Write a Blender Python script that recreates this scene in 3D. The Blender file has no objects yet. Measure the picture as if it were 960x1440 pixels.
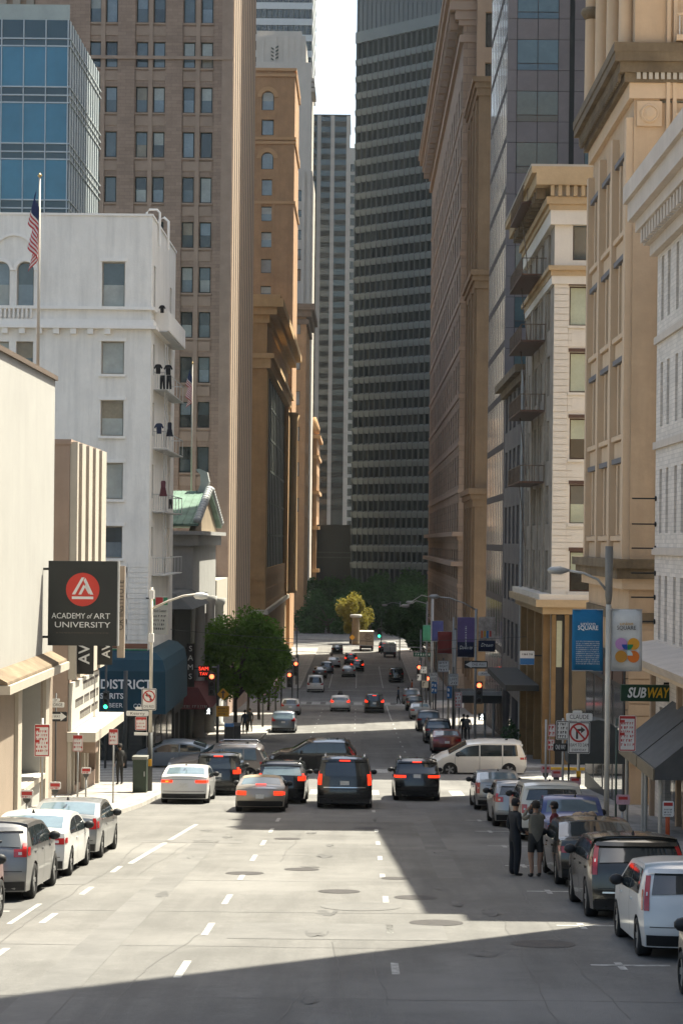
import bpy, bmesh, math, random
from mathutils import Vector, Matrix
R = random.Random(7)
S = bpy.context.scene
C = S.collection
# ------------------------------------------------------------------ camera, sky, sun, exposure
F, VX, VY, ROLL, CZ = 2800.0, 505.0, 762.0, 0.0105, 18.0
cam_d = bpy.data.cameras.new('camera'); cam = bpy.data.objects.new('camera', cam_d); C.objects.link(cam)
cam_d.sensor_fit = 'VERTICAL'; cam_d.sensor_height = 36; cam_d.lens = 70
cam_d.shift_x = -(VX - 480) / 1440; cam_d.shift_y = (VY - 720) / 1440
cam_d.clip_start = .5; cam_d.clip_end = 9000
cam.matrix_world = Matrix.Translation((0, 0, CZ)) @ Matrix.Rotation(math.pi / 2, 4, 'X') @ Matrix.Rotation(ROLL, 4, 'Z')
S.camera = cam
SUN_EL, SUN_H = math.radians(60.5), math.atan2(.71, .70)      # elevation; heading of the sun from +X towards +Y
w = bpy.data.worlds.new('World'); S.world = w; w.use_nodes = True
nt = w.node_tree; bg = nt.nodes['Background']
sky = nt.nodes.new('ShaderNodeTexSky'); sky.sky_type = 'NISHITA'; sky.sun_disc = False
sky.sun_elevation = SUN_EL; sky.sun_rotation = math.pi / 2 - SUN_H
sky.air_density = 1.0; sky.dust_density = 4.0; sky.ozone_density = 0.6
nt.links.new(sky.outputs[0], bg.inputs[0]); bg.inputs[1].default_value = .092
sl = bpy.data.lights.new('sun', 'SUN'); sl.energy = 5.0; sl.angle = math.radians(.5); sl.color = (1, .93, .82)
so = bpy.data.objects.new('sun', sl); C.objects.link(so)
so.rotation_euler = Vector((math.cos(SUN_H) * math.cos(SUN_EL), math.sin(SUN_H) * math.cos(SUN_EL), math.sin(SUN_EL))).to_track_quat('Z', 'Y').to_euler()
so.location = (60, 60, 120)
S.view_settings.view_transform = 'Standard'; S.view_settings.look = 'None'
S.view_settings.exposure = 1.72; S.view_settings.gamma = 1
S.view_settings.use_white_balance = True; S.view_settings.white_balance_temperature = 6650; S.view_settings.white_balance_tint = 4

# ------------------------------------------------------------------ helpers
def unroll(px, py):
    dx, dy = px - VX, py - VY
    return dx * math.cos(ROLL) + dy * math.sin(ROLL), -dx * math.sin(ROLL) + dy * math.cos(ROLL)
def xx(px, py, Y): return unroll(px, py)[0] * Y / F
def zz(px, py, Y): return CZ - unroll(px, py)[1] * Y / F
def yy(px, py, X): return X * F / unroll(px, py)[0]
HP = [(-200, -12), (-40, 1.1), (0, 4.2), (80, 10.37), (100, 11.75), (150, 14.55), (200, 16.65), (250, 17.6), (320, 18.0), (400, 18.0), (6000, 18.0)]
def _h(Y):
    for (a, ha), (b, hb) in zip(HP, HP[1:]):
        if Y <= b: return ha + (hb - ha) * (Y - a) / (b - a)
    return 18.0
def gz(Y): return CZ - sum(_h(Y + d) for d in (-6, -3, 0, 3, 6)) / 5
def col(r, g, b):
    f = lambda v: (v / 255 / 12.92) if v / 255 <= .04045 else ((v / 255 + .055) / 1.055) ** 2.4
    return (f(r), f(g), f(b))
MATS = {}
def mat(name, c, rough=.8, var=.12, scale=1.2, bump=0., bscale=25., metal=0., spec=.4, coat=0., emit=0., streak=0., track=0., brick=None, obj=False, joint=.55, sheen=0):
    if name in MATS: return MATS[name]
    m = bpy.data.materials.new(name); m.use_nodes = True; t = m.node_tree; N, L = t.nodes, t.links
    b = N['Principled BSDF']; b.inputs['Roughness'].default_value = rough; b.inputs['Metallic'].default_value = metal
    b.inputs['Specular IOR Level'].default_value = spec; b.inputs['Coat Weight'].default_value = coat; b.inputs['Coat Roughness'].default_value = .06
    if emit: b.inputs['Emission Color'].default_value = (*c, 1); b.inputs['Emission Strength'].default_value = emit
    if obj: tc = N.new('ShaderNodeTexCoord').outputs['Object']
    else: tc = N.new('ShaderNodeNewGeometry').outputs['Position']
    def mixc(a, bb, fac, mode='MIX'):
        x = N.new('ShaderNodeMix'); x.data_type = 'RGBA'; x.blend_type = mode
        for k, v in ((0, fac), (6, a), (7, bb)):
            if hasattr(v, 'links'): L.new(v, x.inputs[k])
            else: x.inputs[k].default_value = v if k == 0 else (*v, 1)
        return x.outputs[2]
    def noise(sc, det=5, vec=None, ro=.6):
        n = N.new('ShaderNodeTexNoise'); n.inputs['Scale'].default_value = sc; n.inputs['Detail'].default_value = det; n.inputs['Roughness'].default_value = ro
        L.new(vec or tc, n.inputs['Vector']); return n.outputs['Fac']
    def ramp(v, lo, hi):
        r = N.new('ShaderNodeMapRange'); r.inputs[1].default_value = lo; r.inputs[2].default_value = hi; L.new(v, r.inputs[0]); return r.outputs[0]
    out = None
    if var:
        n1 = ramp(noise(scale), .3, .7)
        out = mixc([x * (1 - var) for x in c], [min(1, x * (1 + var)) for x in c], n1)
        n2 = ramp(noise(scale * 9, 3), .3, .7)
        out = mixc(out, mixc(out, (.55, .52, .5), 1., 'MULTIPLY'), 0.) if False else mixc(out, [x * (1 - var * 1.5) for x in c], _scaled(N, L, n2, .35))
    hgt = None
    if brick:
        sp = N.new('ShaderNodeSeparateXYZ'); L.new(tc, sp.inputs[0]); ad = N.new('ShaderNodeMath'); L.new(sp.outputs[0], ad.inputs[0]); L.new(sp.outputs[1], ad.inputs[1])
        cb = N.new('ShaderNodeCombineXYZ'); L.new(ad.outputs[0], cb.inputs[0]); L.new(sp.outputs[1 if len(brick) > 2 else 2], cb.inputs[1])
        if len(brick) > 2: L.new(sp.outputs[0], cb.inputs[0])
        bt = N.new('ShaderNodeTexBrick'); L.new(cb.outputs[0], bt.inputs['Vector']); bt.inputs['Scale'].default_value = 1
        bt.inputs['Brick Width'].default_value = brick[0]; bt.inputs['Row Height'].default_value = brick[1]; bt.inputs['Mortar Size'].default_value = min(brick[:2]) * .06
        bt.inputs['Color1'].default_value = (.9, .9, .9, 1); bt.inputs['Color2'].default_value = (1.1, 1.1, 1.1, 1); bt.inputs['Mortar'].default_value = (joint, joint, joint, 1)
        out = mixc(out or c, bt.outputs[0], 1., 'MULTIPLY'); hgt = bt.outputs[1]
    if streak:
        mp = N.new('ShaderNodeMapping'); mp.inputs['Scale'].default_value = (1.4, 1.4, .12); L.new(tc, mp.inputs[0])
        s = ramp(noise(1.3, 6, mp.outputs[0], .7), .45, .75)
        out = mixc(out or c, [x * .45 for x in c], _scaled(N, L, s, streak))
    if track:
        sp_ = ramp(noise(14, 6, None, .8), .35, .65); out = mixc(out or c, [x * .55 for x in c], _scaled(N, L, sp_, .45)); out = mixc(out, [x * 1.8 for x in c], _scaled(N, L, ramp(noise(45, 2), .6, .75), .4))
        # faint wheel tracks and wear running along the street
        mp = N.new('ShaderNodeMapping'); mp.inputs['Scale'].default_value = (1.1, .035, 1); L.new(tc, mp.inputs[0])
        out = mixc(out or c, [x * .6 for x in c], _scaled(N, L, ramp(noise(1.0, 5, mp.outputs[0], .65), .42, .72), track))
        out = mixc(out, [min(1, x * 1.35) for x in c], _scaled(N, L, ramp(noise(.16, 4), .5, .7), track * .8))
    if out: L.new(out, b.inputs['Base Color'])
    else: b.inputs['Base Color'].default_value = (*c, 1)
    if bump:
        bp = N.new('ShaderNodeBump'); bp.inputs['Strength'].default_value = bump; bp.inputs['Distance'].default_value = .03
        L.new(noise(bscale, 4), bp.inputs['Height']); L.new(bp.outputs[0], b.inputs['Normal'])
    MATS[name] = m
    return m
def _scaled(N, L, v, k):
    x = N.new('ShaderNodeMath'); x.operation = 'MULTIPLY'; L.new(v, x.inputs[0]); x.inputs[1].default_value = k; return x.outputs[0]
WM = {}
def place(o, parent=None, M=None):
    M = M or Matrix.Identity(4)
    C.objects.link(o)
    if parent: o.parent = parent; o.matrix_basis = WM[parent].inverted() @ M
    else: o.matrix_basis = M
    WM[o] = M
    return o
def tag(o, label=None, cat=None, group=None, kind=None):
    for k, v in (('label', label), ('category', cat), ('group', group), ('kind', kind)):
        if v: o[k] = v
    return o
def root(name, label, cat, loc=(0, 0, 0), group=None, rz=0, M=None):
    o = bpy.data.objects.new(name, None); o.empty_display_size = .3
    place(o, None, M or (Matrix.Translation(loc) @ Matrix.Rotation(rz, 4, 'Z')))
    return tag(o, label, cat, group)
UP = Vector((0, 0, 1))
class MB:
    def __init__(s): s.v = []; s.f = []; s.smooth = False; s.mi = []
    def pts(s, ps): i = len(s.v); s.v += [tuple(p) for p in ps]; return i
    def face(s, ps): i = s.pts(ps); s.f.append(tuple(range(i, i + len(ps))))
    def box(s, a, b):
        (x0, y0, z0), (x1, y1, z1) = a, b
        x0, x1 = min(x0, x1), max(x0, x1); y0, y1 = min(y0, y1), max(y0, y1); z0, z1 = min(z0, z1), max(z0, z1)
        s.hexa([(x0, y0, z0), (x1, y0, z0), (x1, y1, z0), (x0, y1, z0)], [(x0, y0, z1), (x1, y0, z1), (x1, y1, z1), (x0, y1, z1)]); return s
    def hexa(s, lo, hi):                    # two rings of the same count, counter-clockwise from above
        n = len(lo); i = s.pts(lo); j = s.pts(hi)
        s.f.append(tuple(range(i + n - 1, i - 1, -1))); s.f.append(tuple(range(j, j + n)))
        for k in range(n): m = (k + 1) % n; s.f.append((i + k, i + m, j + m, j + k))
        return s
    def tube(s, path, rad, n=8, cap=True):
        path = [Vector(p) for p in path]; rads = rad if isinstance(rad, (list, tuple)) else [rad] * len(path); rings = []
        for k, p in enumerate(path):
            d = (path[min(k + 1, len(path) - 1)] - path[max(k - 1, 0)]).normalized()
            a = d.cross(UP if abs(d.z) < .95 else Vector((1, 0, 0))).normalized(); b = d.cross(a)
            rings.append(s.pts([p + (a * math.cos(t) + b * math.sin(t)) * rads[k] for t in [2 * math.pi * q / n for q in range(n)]]))
        for i, j in zip(rings, rings[1:]):
            for q in range(n): m = (q + 1) % n; s.f.append((i + q, i + m, j + m, j + q))
        if cap: s.f.append(tuple(rings[0] + q for q in range(n - 1, -1, -1))); s.f.append(tuple(rings[-1] + q for q in range(n)))
        return s
    def lathe(s, prof, c=(0, 0, 0), n=20, axis='Z', caps=True):
        rings = []
        for r, h in prof:
            ps = []
            for q in range(n):
                t = 2 * math.pi * q / n; a, b = r * math.cos(t), r * math.sin(t)
                p = (a, b, h) if axis == 'Z' else ((h, a, b) if axis == 'X' else (b, h, a))
                ps.append((p[0] + c[0], p[1] + c[1], p[2] + c[2]))
            rings.append(s.pts(ps))
        for i, j in zip(rings, rings[1:]):
            for q in range(n): m = (q + 1) % n; s.f.append((i + q, i + m, j + m, j + q))
        if caps: s.f.append(tuple(rings[0] + q for q in range(n - 1, -1, -1))); s.f.append(tuple(rings[-1] + q for q in range(n)))
        return s
    def mesh(s, name, m=None, smooth=None):
        me = bpy.data.meshes.new(name); me.from_pydata(s.v, [], s.f)
        if m: me.materials.append(m)
        if smooth or (smooth is None and s.smooth):
            for p in me.polygons: p.use_smooth = True
        me.update(); return me
    def build(s, name, m, parent=None, M=None, smooth=None):   # vertices are in world space unless M is given
        o = bpy.data.objects.new(name, s.mesh(name, m, smooth))
        if M is None and parent is not None:
            P = WM[parent]; T = P.inverted(); o.data.transform(T); M = P
        return place(o, parent, M)
    def thing(s, name, m, label, cat, group=None, M=None, smooth=None):
        if M is None:                       # put the origin at the thing's base
            xs = [p[0] for p in s.v]; ys = [p[1] for p in s.v]; z0 = min(p[2] for p in s.v)
            c = ((min(xs) + max(xs)) / 2, (min(ys) + max(ys)) / 2, z0)
            s.v = [(p[0] - c[0], p[1] - c[1], p[2] - c[2]) for p in s.v]; M = Matrix.Translation(c)
        return tag(place(bpy.data.objects.new(name, s.mesh(name, m, smooth)), None, M), label, cat, group)
def fix_normals(o):
    bm = bmesh.new(); bm.from_mesh(o.data); bmesh.ops.recalc_face_normals(bm, faces=bm.faces); bm.to_mesh(o.data); bm.free(); return o
def smooth_angle(o, deg=40):
    bm = bmesh.new(); bm.from_mesh(o.data); bmesh.ops.remove_doubles(bm, verts=bm.verts, dist=.0005); bmesh.ops.recalc_face_normals(bm, faces=bm.faces)
    for f in bm.faces: f.smooth = True
    for e in bm.edges: e.smooth = not (len(e.link_faces) == 2 and e.calc_face_angle(0) > math.radians(deg))
    bm.to_mesh(o.data); bm.free(); return o
# a facade: O lower-left corner seen from outside, u to the right, holes (u0, u1, v0, v1)
def norm(u): return u.cross(UP)
def wall_face(mb, O, u, W, H, holes=(), depth=.3):
    n = norm(u)
    P = lambda a, b, d=0: O + u * a + UP * b - n * d
    us = sorted({0, W, *[x for h in holes for x in h[:2]]}); vs = sorted({0, H, *[x for h in holes for x in h[2:4]]})
    for v0, v1 in zip(vs, vs[1:]):
        row = [h for h in holes if h[2] <= (v0 + v1) / 2 <= h[3]]
        st = None
        for u0, u1 in zip(us, us[1:]):
            inside = any(h[0] <= (u0 + u1) / 2 <= h[1] for h in row)
            if inside:
                if st is not None: mb.face([P(st, v0), P(u0, v0), P(u0, v1), P(st, v1)]); st = None
            elif st is None: st = u0
        if st is not None: mb.face([P(st, v0), P(W, v0), P(W, v1), P(st, v1)])
    for a, b, c, d in [h[:4] for h in holes]:
        mb.face([P(a, c), P(b, c), P(b, c, depth), P(a, c, depth)]); mb.face([P(a, d, depth), P(b, d, depth), P(b, d), P(a, d)])
        mb.face([P(a, c), P(a, c, depth), P(a, d, depth), P(a, d)]); mb.face([P(b, c, depth), P(b, c), P(b, d), P(b, d, depth)])
def frame_at(O, u, a, b, d=0):
    n = norm(u); p = O + u * a + UP * b - n * d
    return Matrix.Translation(p) @ Matrix.Rotation(math.atan2(u.y, u.x), 4, 'Z')
MESH = {}
def cached(key, fn):
    if key not in MESH: MESH[key] = fn()
    return MESH[key]
def inst(name, me, parent, M): return place(bpy.data.objects.new(name, me), parent, M)
def bars(w, h, t, d, mid=(), vert=()):
    mb = MB(); mb.box((0, 0, 0), (t, d, h)); mb.box((w - t, 0, 0), (w, d, h)); mb.box((t, 0, 0), (w - t, d, t)); mb.box((t, 0, h - t), (w - t, d, h))
    for z in mid: mb.box((t, .004, z * h - t / 2), (w - t, d - .004, z * h + t / 2))
    for x in vert: mb.box((x * w - t / 2, .008, t), (x * w + t / 2, d - .008, h - t))
    return mb
# sash window: frame mesh with its panes (and sill) as children
def window(parent, O, u, r, depth, fm, panes, mids=(.5,), verts=(), sill=None, t=.07, name='window'):
    a, b, c, d = r[:4]; w, h = b - a, d - c
    k = (round(w, 2), round(h, 2), mids, verts, t)
    me = cached(('frame', k, fm.name), lambda: bars(w, h, t, .1, mids, verts).mesh('window_frame', fm))
    o = inst(name, me, parent, frame_at(O, u, a, c, depth - .002))
    zs = [t / h, *mids, 1 - t / h]; xs = [t / w, *verts, 1 - t / w]
    for z0, z1 in zip(zs, zs[1:]):
        for x0, x1 in zip(xs, xs[1:]):
            pm = panes(R) if callable(panes) else panes
            me = cached(('pane', round(w * (x1 - x0), 2), round(h * (z1 - z0), 2), pm.name), lambda: MB().box((0, 0, 0), (w * (x1 - x0), .02, h * (z1 - z0))).mesh('pane', pm))
            inst('pane', me, o, frame_at(O, u, a + w * x0, c + h * z0, depth - .05))
    if sill:
        me = cached(('sill', round(w, 2), sill.name), lambda: MB().box((-.1, -.12, -.14), (w + .1, .1, 0)).mesh('sill', sill))
        inst('sill', me, o, frame_at(O, u, a, c - .003, 0))
    return o
def ubox(mb, O, u, a0, a1, b0, b1, d0, d1):     # box on a facade: a along u, b up, d outwards
    n = norm(u)
    P = lambda a, b, d: O + u * a + UP * b + n * d
    mb.hexa([P(a0, b0, d1), P(a1, b0, d1), P(a1, b0, d0), P(a0, b0, d0)], [P(a0, b1, d1), P(a1, b1, d1), P(a1, b1, d0), P(a0, b1, d0)]); return mb
TMP = bpy.data.scenes.new('tmp')
def evaluate(o):          # evaluate one object in a scene of its own, which is fast
    TMP.collection.objects.link(o); TMP.view_layers[0].update(); dg = TMP.view_layers[0].depsgraph
    return bpy.data.meshes.new_from_object(o.evaluated_get(dg), depsgraph=dg)
def text_mesh(name, s, size, m, ext=.006, bold=0, align='CENTER', spacing=1.0, shear=0):
    cu = bpy.data.curves.new('t', 'FONT'); cu.body = s; cu.size = size; cu.extrude = ext; cu.offset = bold; cu.align_x = align; cu.align_y = 'CENTER'; cu.space_character = spacing; cu.shear = shear
    cu.resolution_u = 3
    o = bpy.data.objects.new('t', cu); me = evaluate(o); me.name = name
    bpy.data.objects.remove(o); bpy.data.curves.remove(cu); me.materials.clear(); me.materials.append(m)
    return me
# put text flat on a face with frame M (x right, y inwards, z up), centred at (a, b), proud by e
def text_on(parent, M, s, size, a, b, m, e=.02, rot=0, name='lettering', fit=None, **k):
    me = text_mesh(name, s, size, m, **k)
    if fit:
        w_ = max((v.co.x for v in me.vertices), default=1) - min((v.co.x for v in me.vertices), default=0)
        if w_ > 0: me.transform(Matrix.Scale(fit / w_, 4, (1, 0, 0)))
    return inst(name, me, parent, M @ Matrix.Translation((a, -e, b)) @ Matrix.Rotation(math.pi / 2, 4, 'X') @ Matrix.Rotation(rot, 4, 'Z'))
EX, EY, MY = Vector((1, 0, 0)), Vector((0, 1, 0)), Vector((0, -1, 0))
# ------------------------------------------------------------------ ground, road, pavements
m_asph = mat('asphalt', (.15, .145, .136), .88, .22, .45, .5, 55, spec=.25, track=.8)
m_asph2 = mat('asphalt_patch', (.075, .073, .07), .85, .2, .8, .35, 60, spec=.3)
m_walk = mat('concrete_pavement', (.27, .25, .225), .9, .16, .7, .2, 40, brick=(1.5, 1.5, 1), joint=.8)
m_kerb = mat('kerb_concrete', (.33, .31, .28), .9, .2, 1.5, .2, 40)
m_paint = mat('road_paint', (.33, .325, .305), .85, .5, 7, .1, 80)
m_yel = mat('yellow_kerb_paint', (.55, .33, .03), .8, .2, 2)
def strip(ys, xl, xr, dz=0):
    mb = MB()
    for a, b in zip(ys, ys[1:]):
        mb.face([(xl(a), a, gz(a) + dz), (xr(a), a, gz(a) + dz), (xr(b), b, gz(b) + dz), (xl(b), b, gz(b) + dz)])
    return mb
def frange(a, b, n): return [a + (b - a) * i / n for i in range(n + 1)]
YS = frange(-60, 420, 160)
k_ = lambda v: (lambda y: v)
tag(strip(YS + [600, 1200, 5000], k_(-2500), k_(2500), -.03).build('ground', m_asph2), kind='structure')
road = tag(strip(YS, k_(-60), k_(60)).build('road', m_asph), kind='structure')
def kl(y): return -8.5 if y < 66 else -8.5 + .45 * min(1, (y - 66) / 8)
KR = 6.45
def slab(name, ys, xl, xr, kerb_r=True, ends=(False, False)):    # pavement 0.14 m up with a kerb along its road side
    o = strip(ys, xl, xr, .14).build(name, m_walk); tag(o, kind='structure')
    mb = MB(); s = xr if kerb_r else xl; sg = 1 if kerb_r else -1
    for a, b in zip(ys, ys[1:]):
        x0, x1 = s(a), s(b)
        ring = lambda y, x: [(x, y, gz(y) - .02), (x + sg * .15, y, gz(y) - .02), (x + sg * .13, y, gz(y) + .145), (x, y, gz(y) + .145)]
        A, B = ring(a, x0), ring(b, x1)
        for i in range(4): j = (i + 1) % 4; mb.face([A[i], A[j], B[j], B[i]])
    for e, y in zip(ends, (ys[0], ys[-1])):
        yo = y + (.15 if y == ys[-1] else -.15)
        if e: mb.box((xl(y), y, gz(y) - .1), (xr(y), yo, gz(y) + .145))
    tag(fix_normals(mb.build('kerb', m_kerb)), kind='structure')
slab('pavement_left', frange(-50, 88.5, 46), k_(-40), kl, True, (0, 1))
slab('pavement_left', frange(106, 211, 40), k_(-40), k_(-6.9), True, (1, 1))
slab('pavement_left', frange(232, 335, 30), k_(-40), k_(-6.9), True, (1, 1))
slab('pavement_right', frange(-50, 87, 46), k_(KR), k_(40), False, (0, 1))
slab('pavement_right', frange(107, 211, 40), k_(6.75), k_(40), False, (1, 1))
slab('pavement_right', frange(232, 335, 30), k_(6.75), k_(40), False, (1, 1))
mb = MB(); mb.box((10, 106.7, gz(107)-.05), (22, 106.88, gz(107) + .16)); mb.build('painted_kerb', m_yel, road)
def marks(name, x0, x1, y0, y1, skew=0, m=m_paint):
    n = max(1, int((y1 - y0) / 3)); mb = MB()
    for a, b in zip(frange(y0, y1, n), frange(y0, y1, n)[1:]):
        sa, sb = skew * (a - y0), skew * (b - y0)
        mb.face([(x0 + sa, a, gz(a) + .005), (x1 + sa, a, gz(a) + .005), (x1 + sb, b, gz(b) + .005), (x0 + sb, b, gz(b) + .005)])
    return mb.build(name, m, road)
for x in (-2.62, .62):
    for i in range(9): marks('lane_dash', x - .06, x + .06, 29.4 + 5.2 * i + (.6 if x > 0 else 0), 31.3 + 5.2 * i)
marks('lane_line', -5.62, -5.48, 49, 64, .028); marks('lane_line', -6.3, -6.2, 36, 39.5, 0)
for i in range(4): marks('lane_dash', -5.75, -5.63, 31 + 5.2 * i, 32.6 + 5.2 * i)
for i, yv in enumerate((24, 31.2, 36.6, 43, 49.5, 56, 62, 67.5)):
    marks('parking_tick', 4.2 - .5, 4.2 + .75, yv, yv + .16); marks('parking_tick', 4.1, 4.22, yv - .45, yv + .45)
for yv in (38, 44.5, 51.5): marks('parking_tick', -7.2, -6.6, yv, yv + .14)
for i in range(12): marks('crosswalk_bar', -8.0 + i * 1.2, -7.45 + i * 1.2, 83.5, 87.2)
for i in range(9): marks('crosswalk_bar', -6.2 + i * 1.4, -5.4 + i * 1.4, 102.6, 106)
for i in range(11): marks('crosswalk_bar', -14.5, -8.3, 90.4 + i * 1.45, 91.0 + i * 1.45)
for i in range(11): marks('crosswalk_bar', 6.8, 10.5, 90.4 + i * 1.45, 91.0 + i * 1.45)
for i in range(9): marks('crosswalk_bar', -6.2 + i * 1.45, -5.3 + i * 1.45, 204.3, 208.5)
for y0 in (203.4, 209.2, 230): marks('crosswalk_line', -6.8, 6.6, y0, y0 + .5)
for x in (-3.4, -.2, 3.0):
    for i in range(13): marks('lane_dash', x - .05, x + .05, 110 + 7 * i, 111.8 + 7 * i)
    marks('lane_line', x - .06, x + .06, 236, 285)
marks('lane_line', 2.9, 3.02, 175, 203)
for x0, x1, y0, y1 in ((-2.2, 1.6, 34.2, 36.6), (-7.8, -5.9, 43.5, 45.6), (-1.5, 1.9, 66, 70), (-4.6, -3.9, 22, 60), (1.9, 2.5, 46, 82), (-6.4, -3.2, 56, 57), (-.5, .25, 110, 150), (3.6, 4.1, 112, 180), (-5.5, -2.4, 158, 160)):
    marks('asphalt_repair', x0, x1, y0, y1, 0, mat('asphalt_repair', (.12, .116, .109), .85, .2, .8, .3, 60))
for i in range(7): marks('tar_seam', -8 + R.random() * 11, 0, 0, 0) if False else None
m_tar = mat('tar_crack', (.07, .066, .06), .6, .2, 2)
def crack(x, y, n, dx, w=.009):
    mb = MB(); pts = [(x, y)]
    for i in range(n): pts.append((pts[-1][0] + dx + R.uniform(-.05, .05), pts[-1][1] + R.uniform(.3, .9)))
    for (a, b), (c, d) in zip(pts, pts[1:]): mb.face([(a - w, b, gz(b) + .003), (a + w, b, gz(b) + .003), (c + w, d, gz(d) + .003), (c - w, d, gz(d) + .003)])
    mb.build('tar_seam', m_tar, road)
for a in ((.45, 27, 12, 0), (-5.9, 33, 40, .004), (-1.0, 24, 8, .03), (-3.9, 40, 14, -.02), (2.6, 25, 20, .01), (1.1, 46, 24, 0), (-.6, 110, 70, 0), (2.2, 120, 60, .0), (-4.2, 115, 60, 0), (-7.1, 30, 50, .004), (3.6, 26, 50, 0), (-1.9, 50, 30, .01), (.2, 22, 20, -.02), (-3.3, 24, 18, .03), (-5.0, 46, 20, .02)): crack(*a)
m_man = mat('manhole_iron', (.05, .045, .042), .6, .2, 6, .4, 30, metal=.3)
for x, y, r in ((-.35, 42.6, .45), (.1, 39.6, .8), (1.25, 41.5, .45), (-2.6, 46.7, .45), (-1.3, 47.9, .42), (1.5, 36.9, .5), (.9, 45.8, .35), (3.2, 33.9, .55), (-2.0, 58, .4), (.4, 63, .5)):
    b0 = MB(); n = 24
    ring = [(x + r * math.cos(t), y + r * math.sin(t)) for t in [6.2832 * q / n for q in range(n)]]
    b0.face([(a, b, gz(b) + .007) for a, b in ring]); b0.build('manhole_cover', m_man if r < .6 else MATS['asphalt_repair'], road)

for y in (27.5, 33.1, 38.4, 44.8, 52, 59.5, 66.5, 74, 121, 139, 156, 178):      # transverse joints, wavering a little
    mb = MB(); pts = [(x, y + R.uniform(-.06, .06)) for x in frange(-8.2, 6.2, 14)]
    for (a, b), (c_, d) in zip(pts, pts[1:]): mb.face([(a, b - .012, gz(b) + .0035), (c_, d - .012, gz(d) + .0035), (c_, d + .012, gz(d) + .0035), (a, b + .012, gz(b) + .0035)])
    mb.build('tar_seam', m_tar, road)
m_oil = mat('oil_stain', (.08, .077, .072), .7, .3, 3)
for i in range(26):
    x, y = R.choice((-4.1, -1.0, 2.2)) + R.uniform(-.5, .5), R.uniform(26, 80); a, b = R.uniform(.08, .25), R.uniform(.2, .9); n = 14
    MB().face([(0, 0, 0)] * 3) if False else None
    mb = MB(); mb.face([(x + a * math.cos(t) * R.uniform(.7, 1.2), y + b * math.sin(t) * R.uniform(.7, 1.2), gz(y + b * math.sin(t)) + .0062) for t in [6.2832 * q / n for q in range(n)]]); mb.build('oil_stain', m_oil, road)
# ------------------------------------------------------------------ shared building pieces
g_dark = mat('glass_dark', (.018, .022, .022), .06, 0, spec=.8)
g_sky = mat('glass_sky', (.16, .20, .22), .08, .25, .6, spec=.9)
g_mid = mat('glass_mid', (.06, .08, .085), .06, .3, .5, spec=.9)
g_blind = mat('glass_blind', (.36, .37, .33), .25, .2, .8, spec=.7)
g_tan = mat('glass_tan_blind', (.24, .19, .12), .2, .25, .8, spec=.7)
g_green = mat('glass_green_blind', (.42, .46, .34), .25, .15, .8, spec=.7)
g_blue = mat('glass_blue', (.035, .13, .185), .05, .2, .25, spec=1, metal=.35)
g_teal = mat('glass_teal_dark', (.012, .035, .045), .1, .15, .4, spec=.8)
m_dkframe = mat('window_frame_dark', (.022, .032, .026), .5, .1)
m_brframe = mat('window_frame_brown', (.09, .045, .03), .5, .1)
m_whframe = mat('window_frame_cream', (.42, .38, .32), .6, .1)
m_white = mat('white_paint', (.62, .60, .56), .7, .05)
m_black = mat('black_paint', (.012, .013, .013), .5, .1)
m_steel = mat('galvanised_steel', (.34, .34, .33), .5, .15, 2, metal=.4)
m_dkfront = mat('dark_shop_front', (.02, .021, .022), .5, .2, 1)
m_roof = mat('roof_gravel', (.2, .19, .17), .9, .2, 1)
def pick(*mw):
    ms, ws = [m for m, _ in mw], [x for _, x in mw]
    return lambda r: r.choices(ms, ws)[0]
class B:
    def __init__(s, name, label, X0, X1, Y0, Y1, z0, z1, m, side, holesW=(), holesS=(), dW=.3, dS=.3, cat='building', mS=None):
        s.X0, s.X1, s.Y0, s.Y1, s.z0, s.z1, s.m = X0, X1, Y0, Y1, z0, z1, m
        s.root = root(name, label, cat, ((X0 + X1) / 2, (Y0 + Y1) / 2, z0))
        s.WO, s.Wu = Vector((X0, Y0, z0)), EX
        s.SO, s.Su = (Vector((X1, Y0, z0)), EY) if side == 'L' else (Vector((X0, Y1, z0)), MY)
        s.W, s.D, s.H = X1 - X0, Y1 - Y0, z1 - z0
        mb = MB(); wall_face(mb, s.WO, EX, s.W, s.H, holesW, dW)
        if mS: sb_ = MB(); wall_face(sb_, s.SO, s.Su, s.D, s.H, holesS, dS); sb_.build('side_wall', mS, s.root)
        else: wall_face(mb, s.SO, s.Su, s.D, s.H, holesS, dS)
        BO, Bu = (Vector((X0, Y1, z0)), MY) if side == 'L' else (Vector((X1, Y0, z0)), EY)
        wall_face(mb, BO, Bu, s.D, s.H); wall_face(mb, Vector((X1, Y1, z0)), -EX, s.W, s.H)
        mb.face([(X0, Y0, z1), (X1, Y0, z1), (X1, Y1, z1), (X0, Y1, z1)])
        s.wall = mb.build('wall', m, s.root)
        s.dW, s.dS = dW, dS
    def slab(s, name, p, za, zb, m=None, pw=None):
        pw = p if pw is None else pw
        return MB().box((s.X0 - p, s.Y0 - pw, za), (s.X1 + p, s.Y1 + p, zb)).build(name, m or s.m, s.root)
    def wbox(s, name, a0, a1, b0, b1, d0, d1, m=None): return ubox(MB(), s.WO, s.Wu, a0, a1, b0, b1, d0, d1).build(name, m or s.m, s.root)
    def sbox(s, name, a0, a1, b0, b1, d0, d1, m=None): return ubox(MB(), s.SO, s.Su, a0, a1, b0, b1, d0, d1).build(name, m or s.m, s.root)
    def wins(s, holes, face, fm, panes, **k):
        O, u, d = (s.WO, s.Wu, s.dW) if face == 'W' else (s.SO, s.Su, s.dS)
        for h in holes: window(s.root, O, u, h, d, fm, panes, **k)
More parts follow.
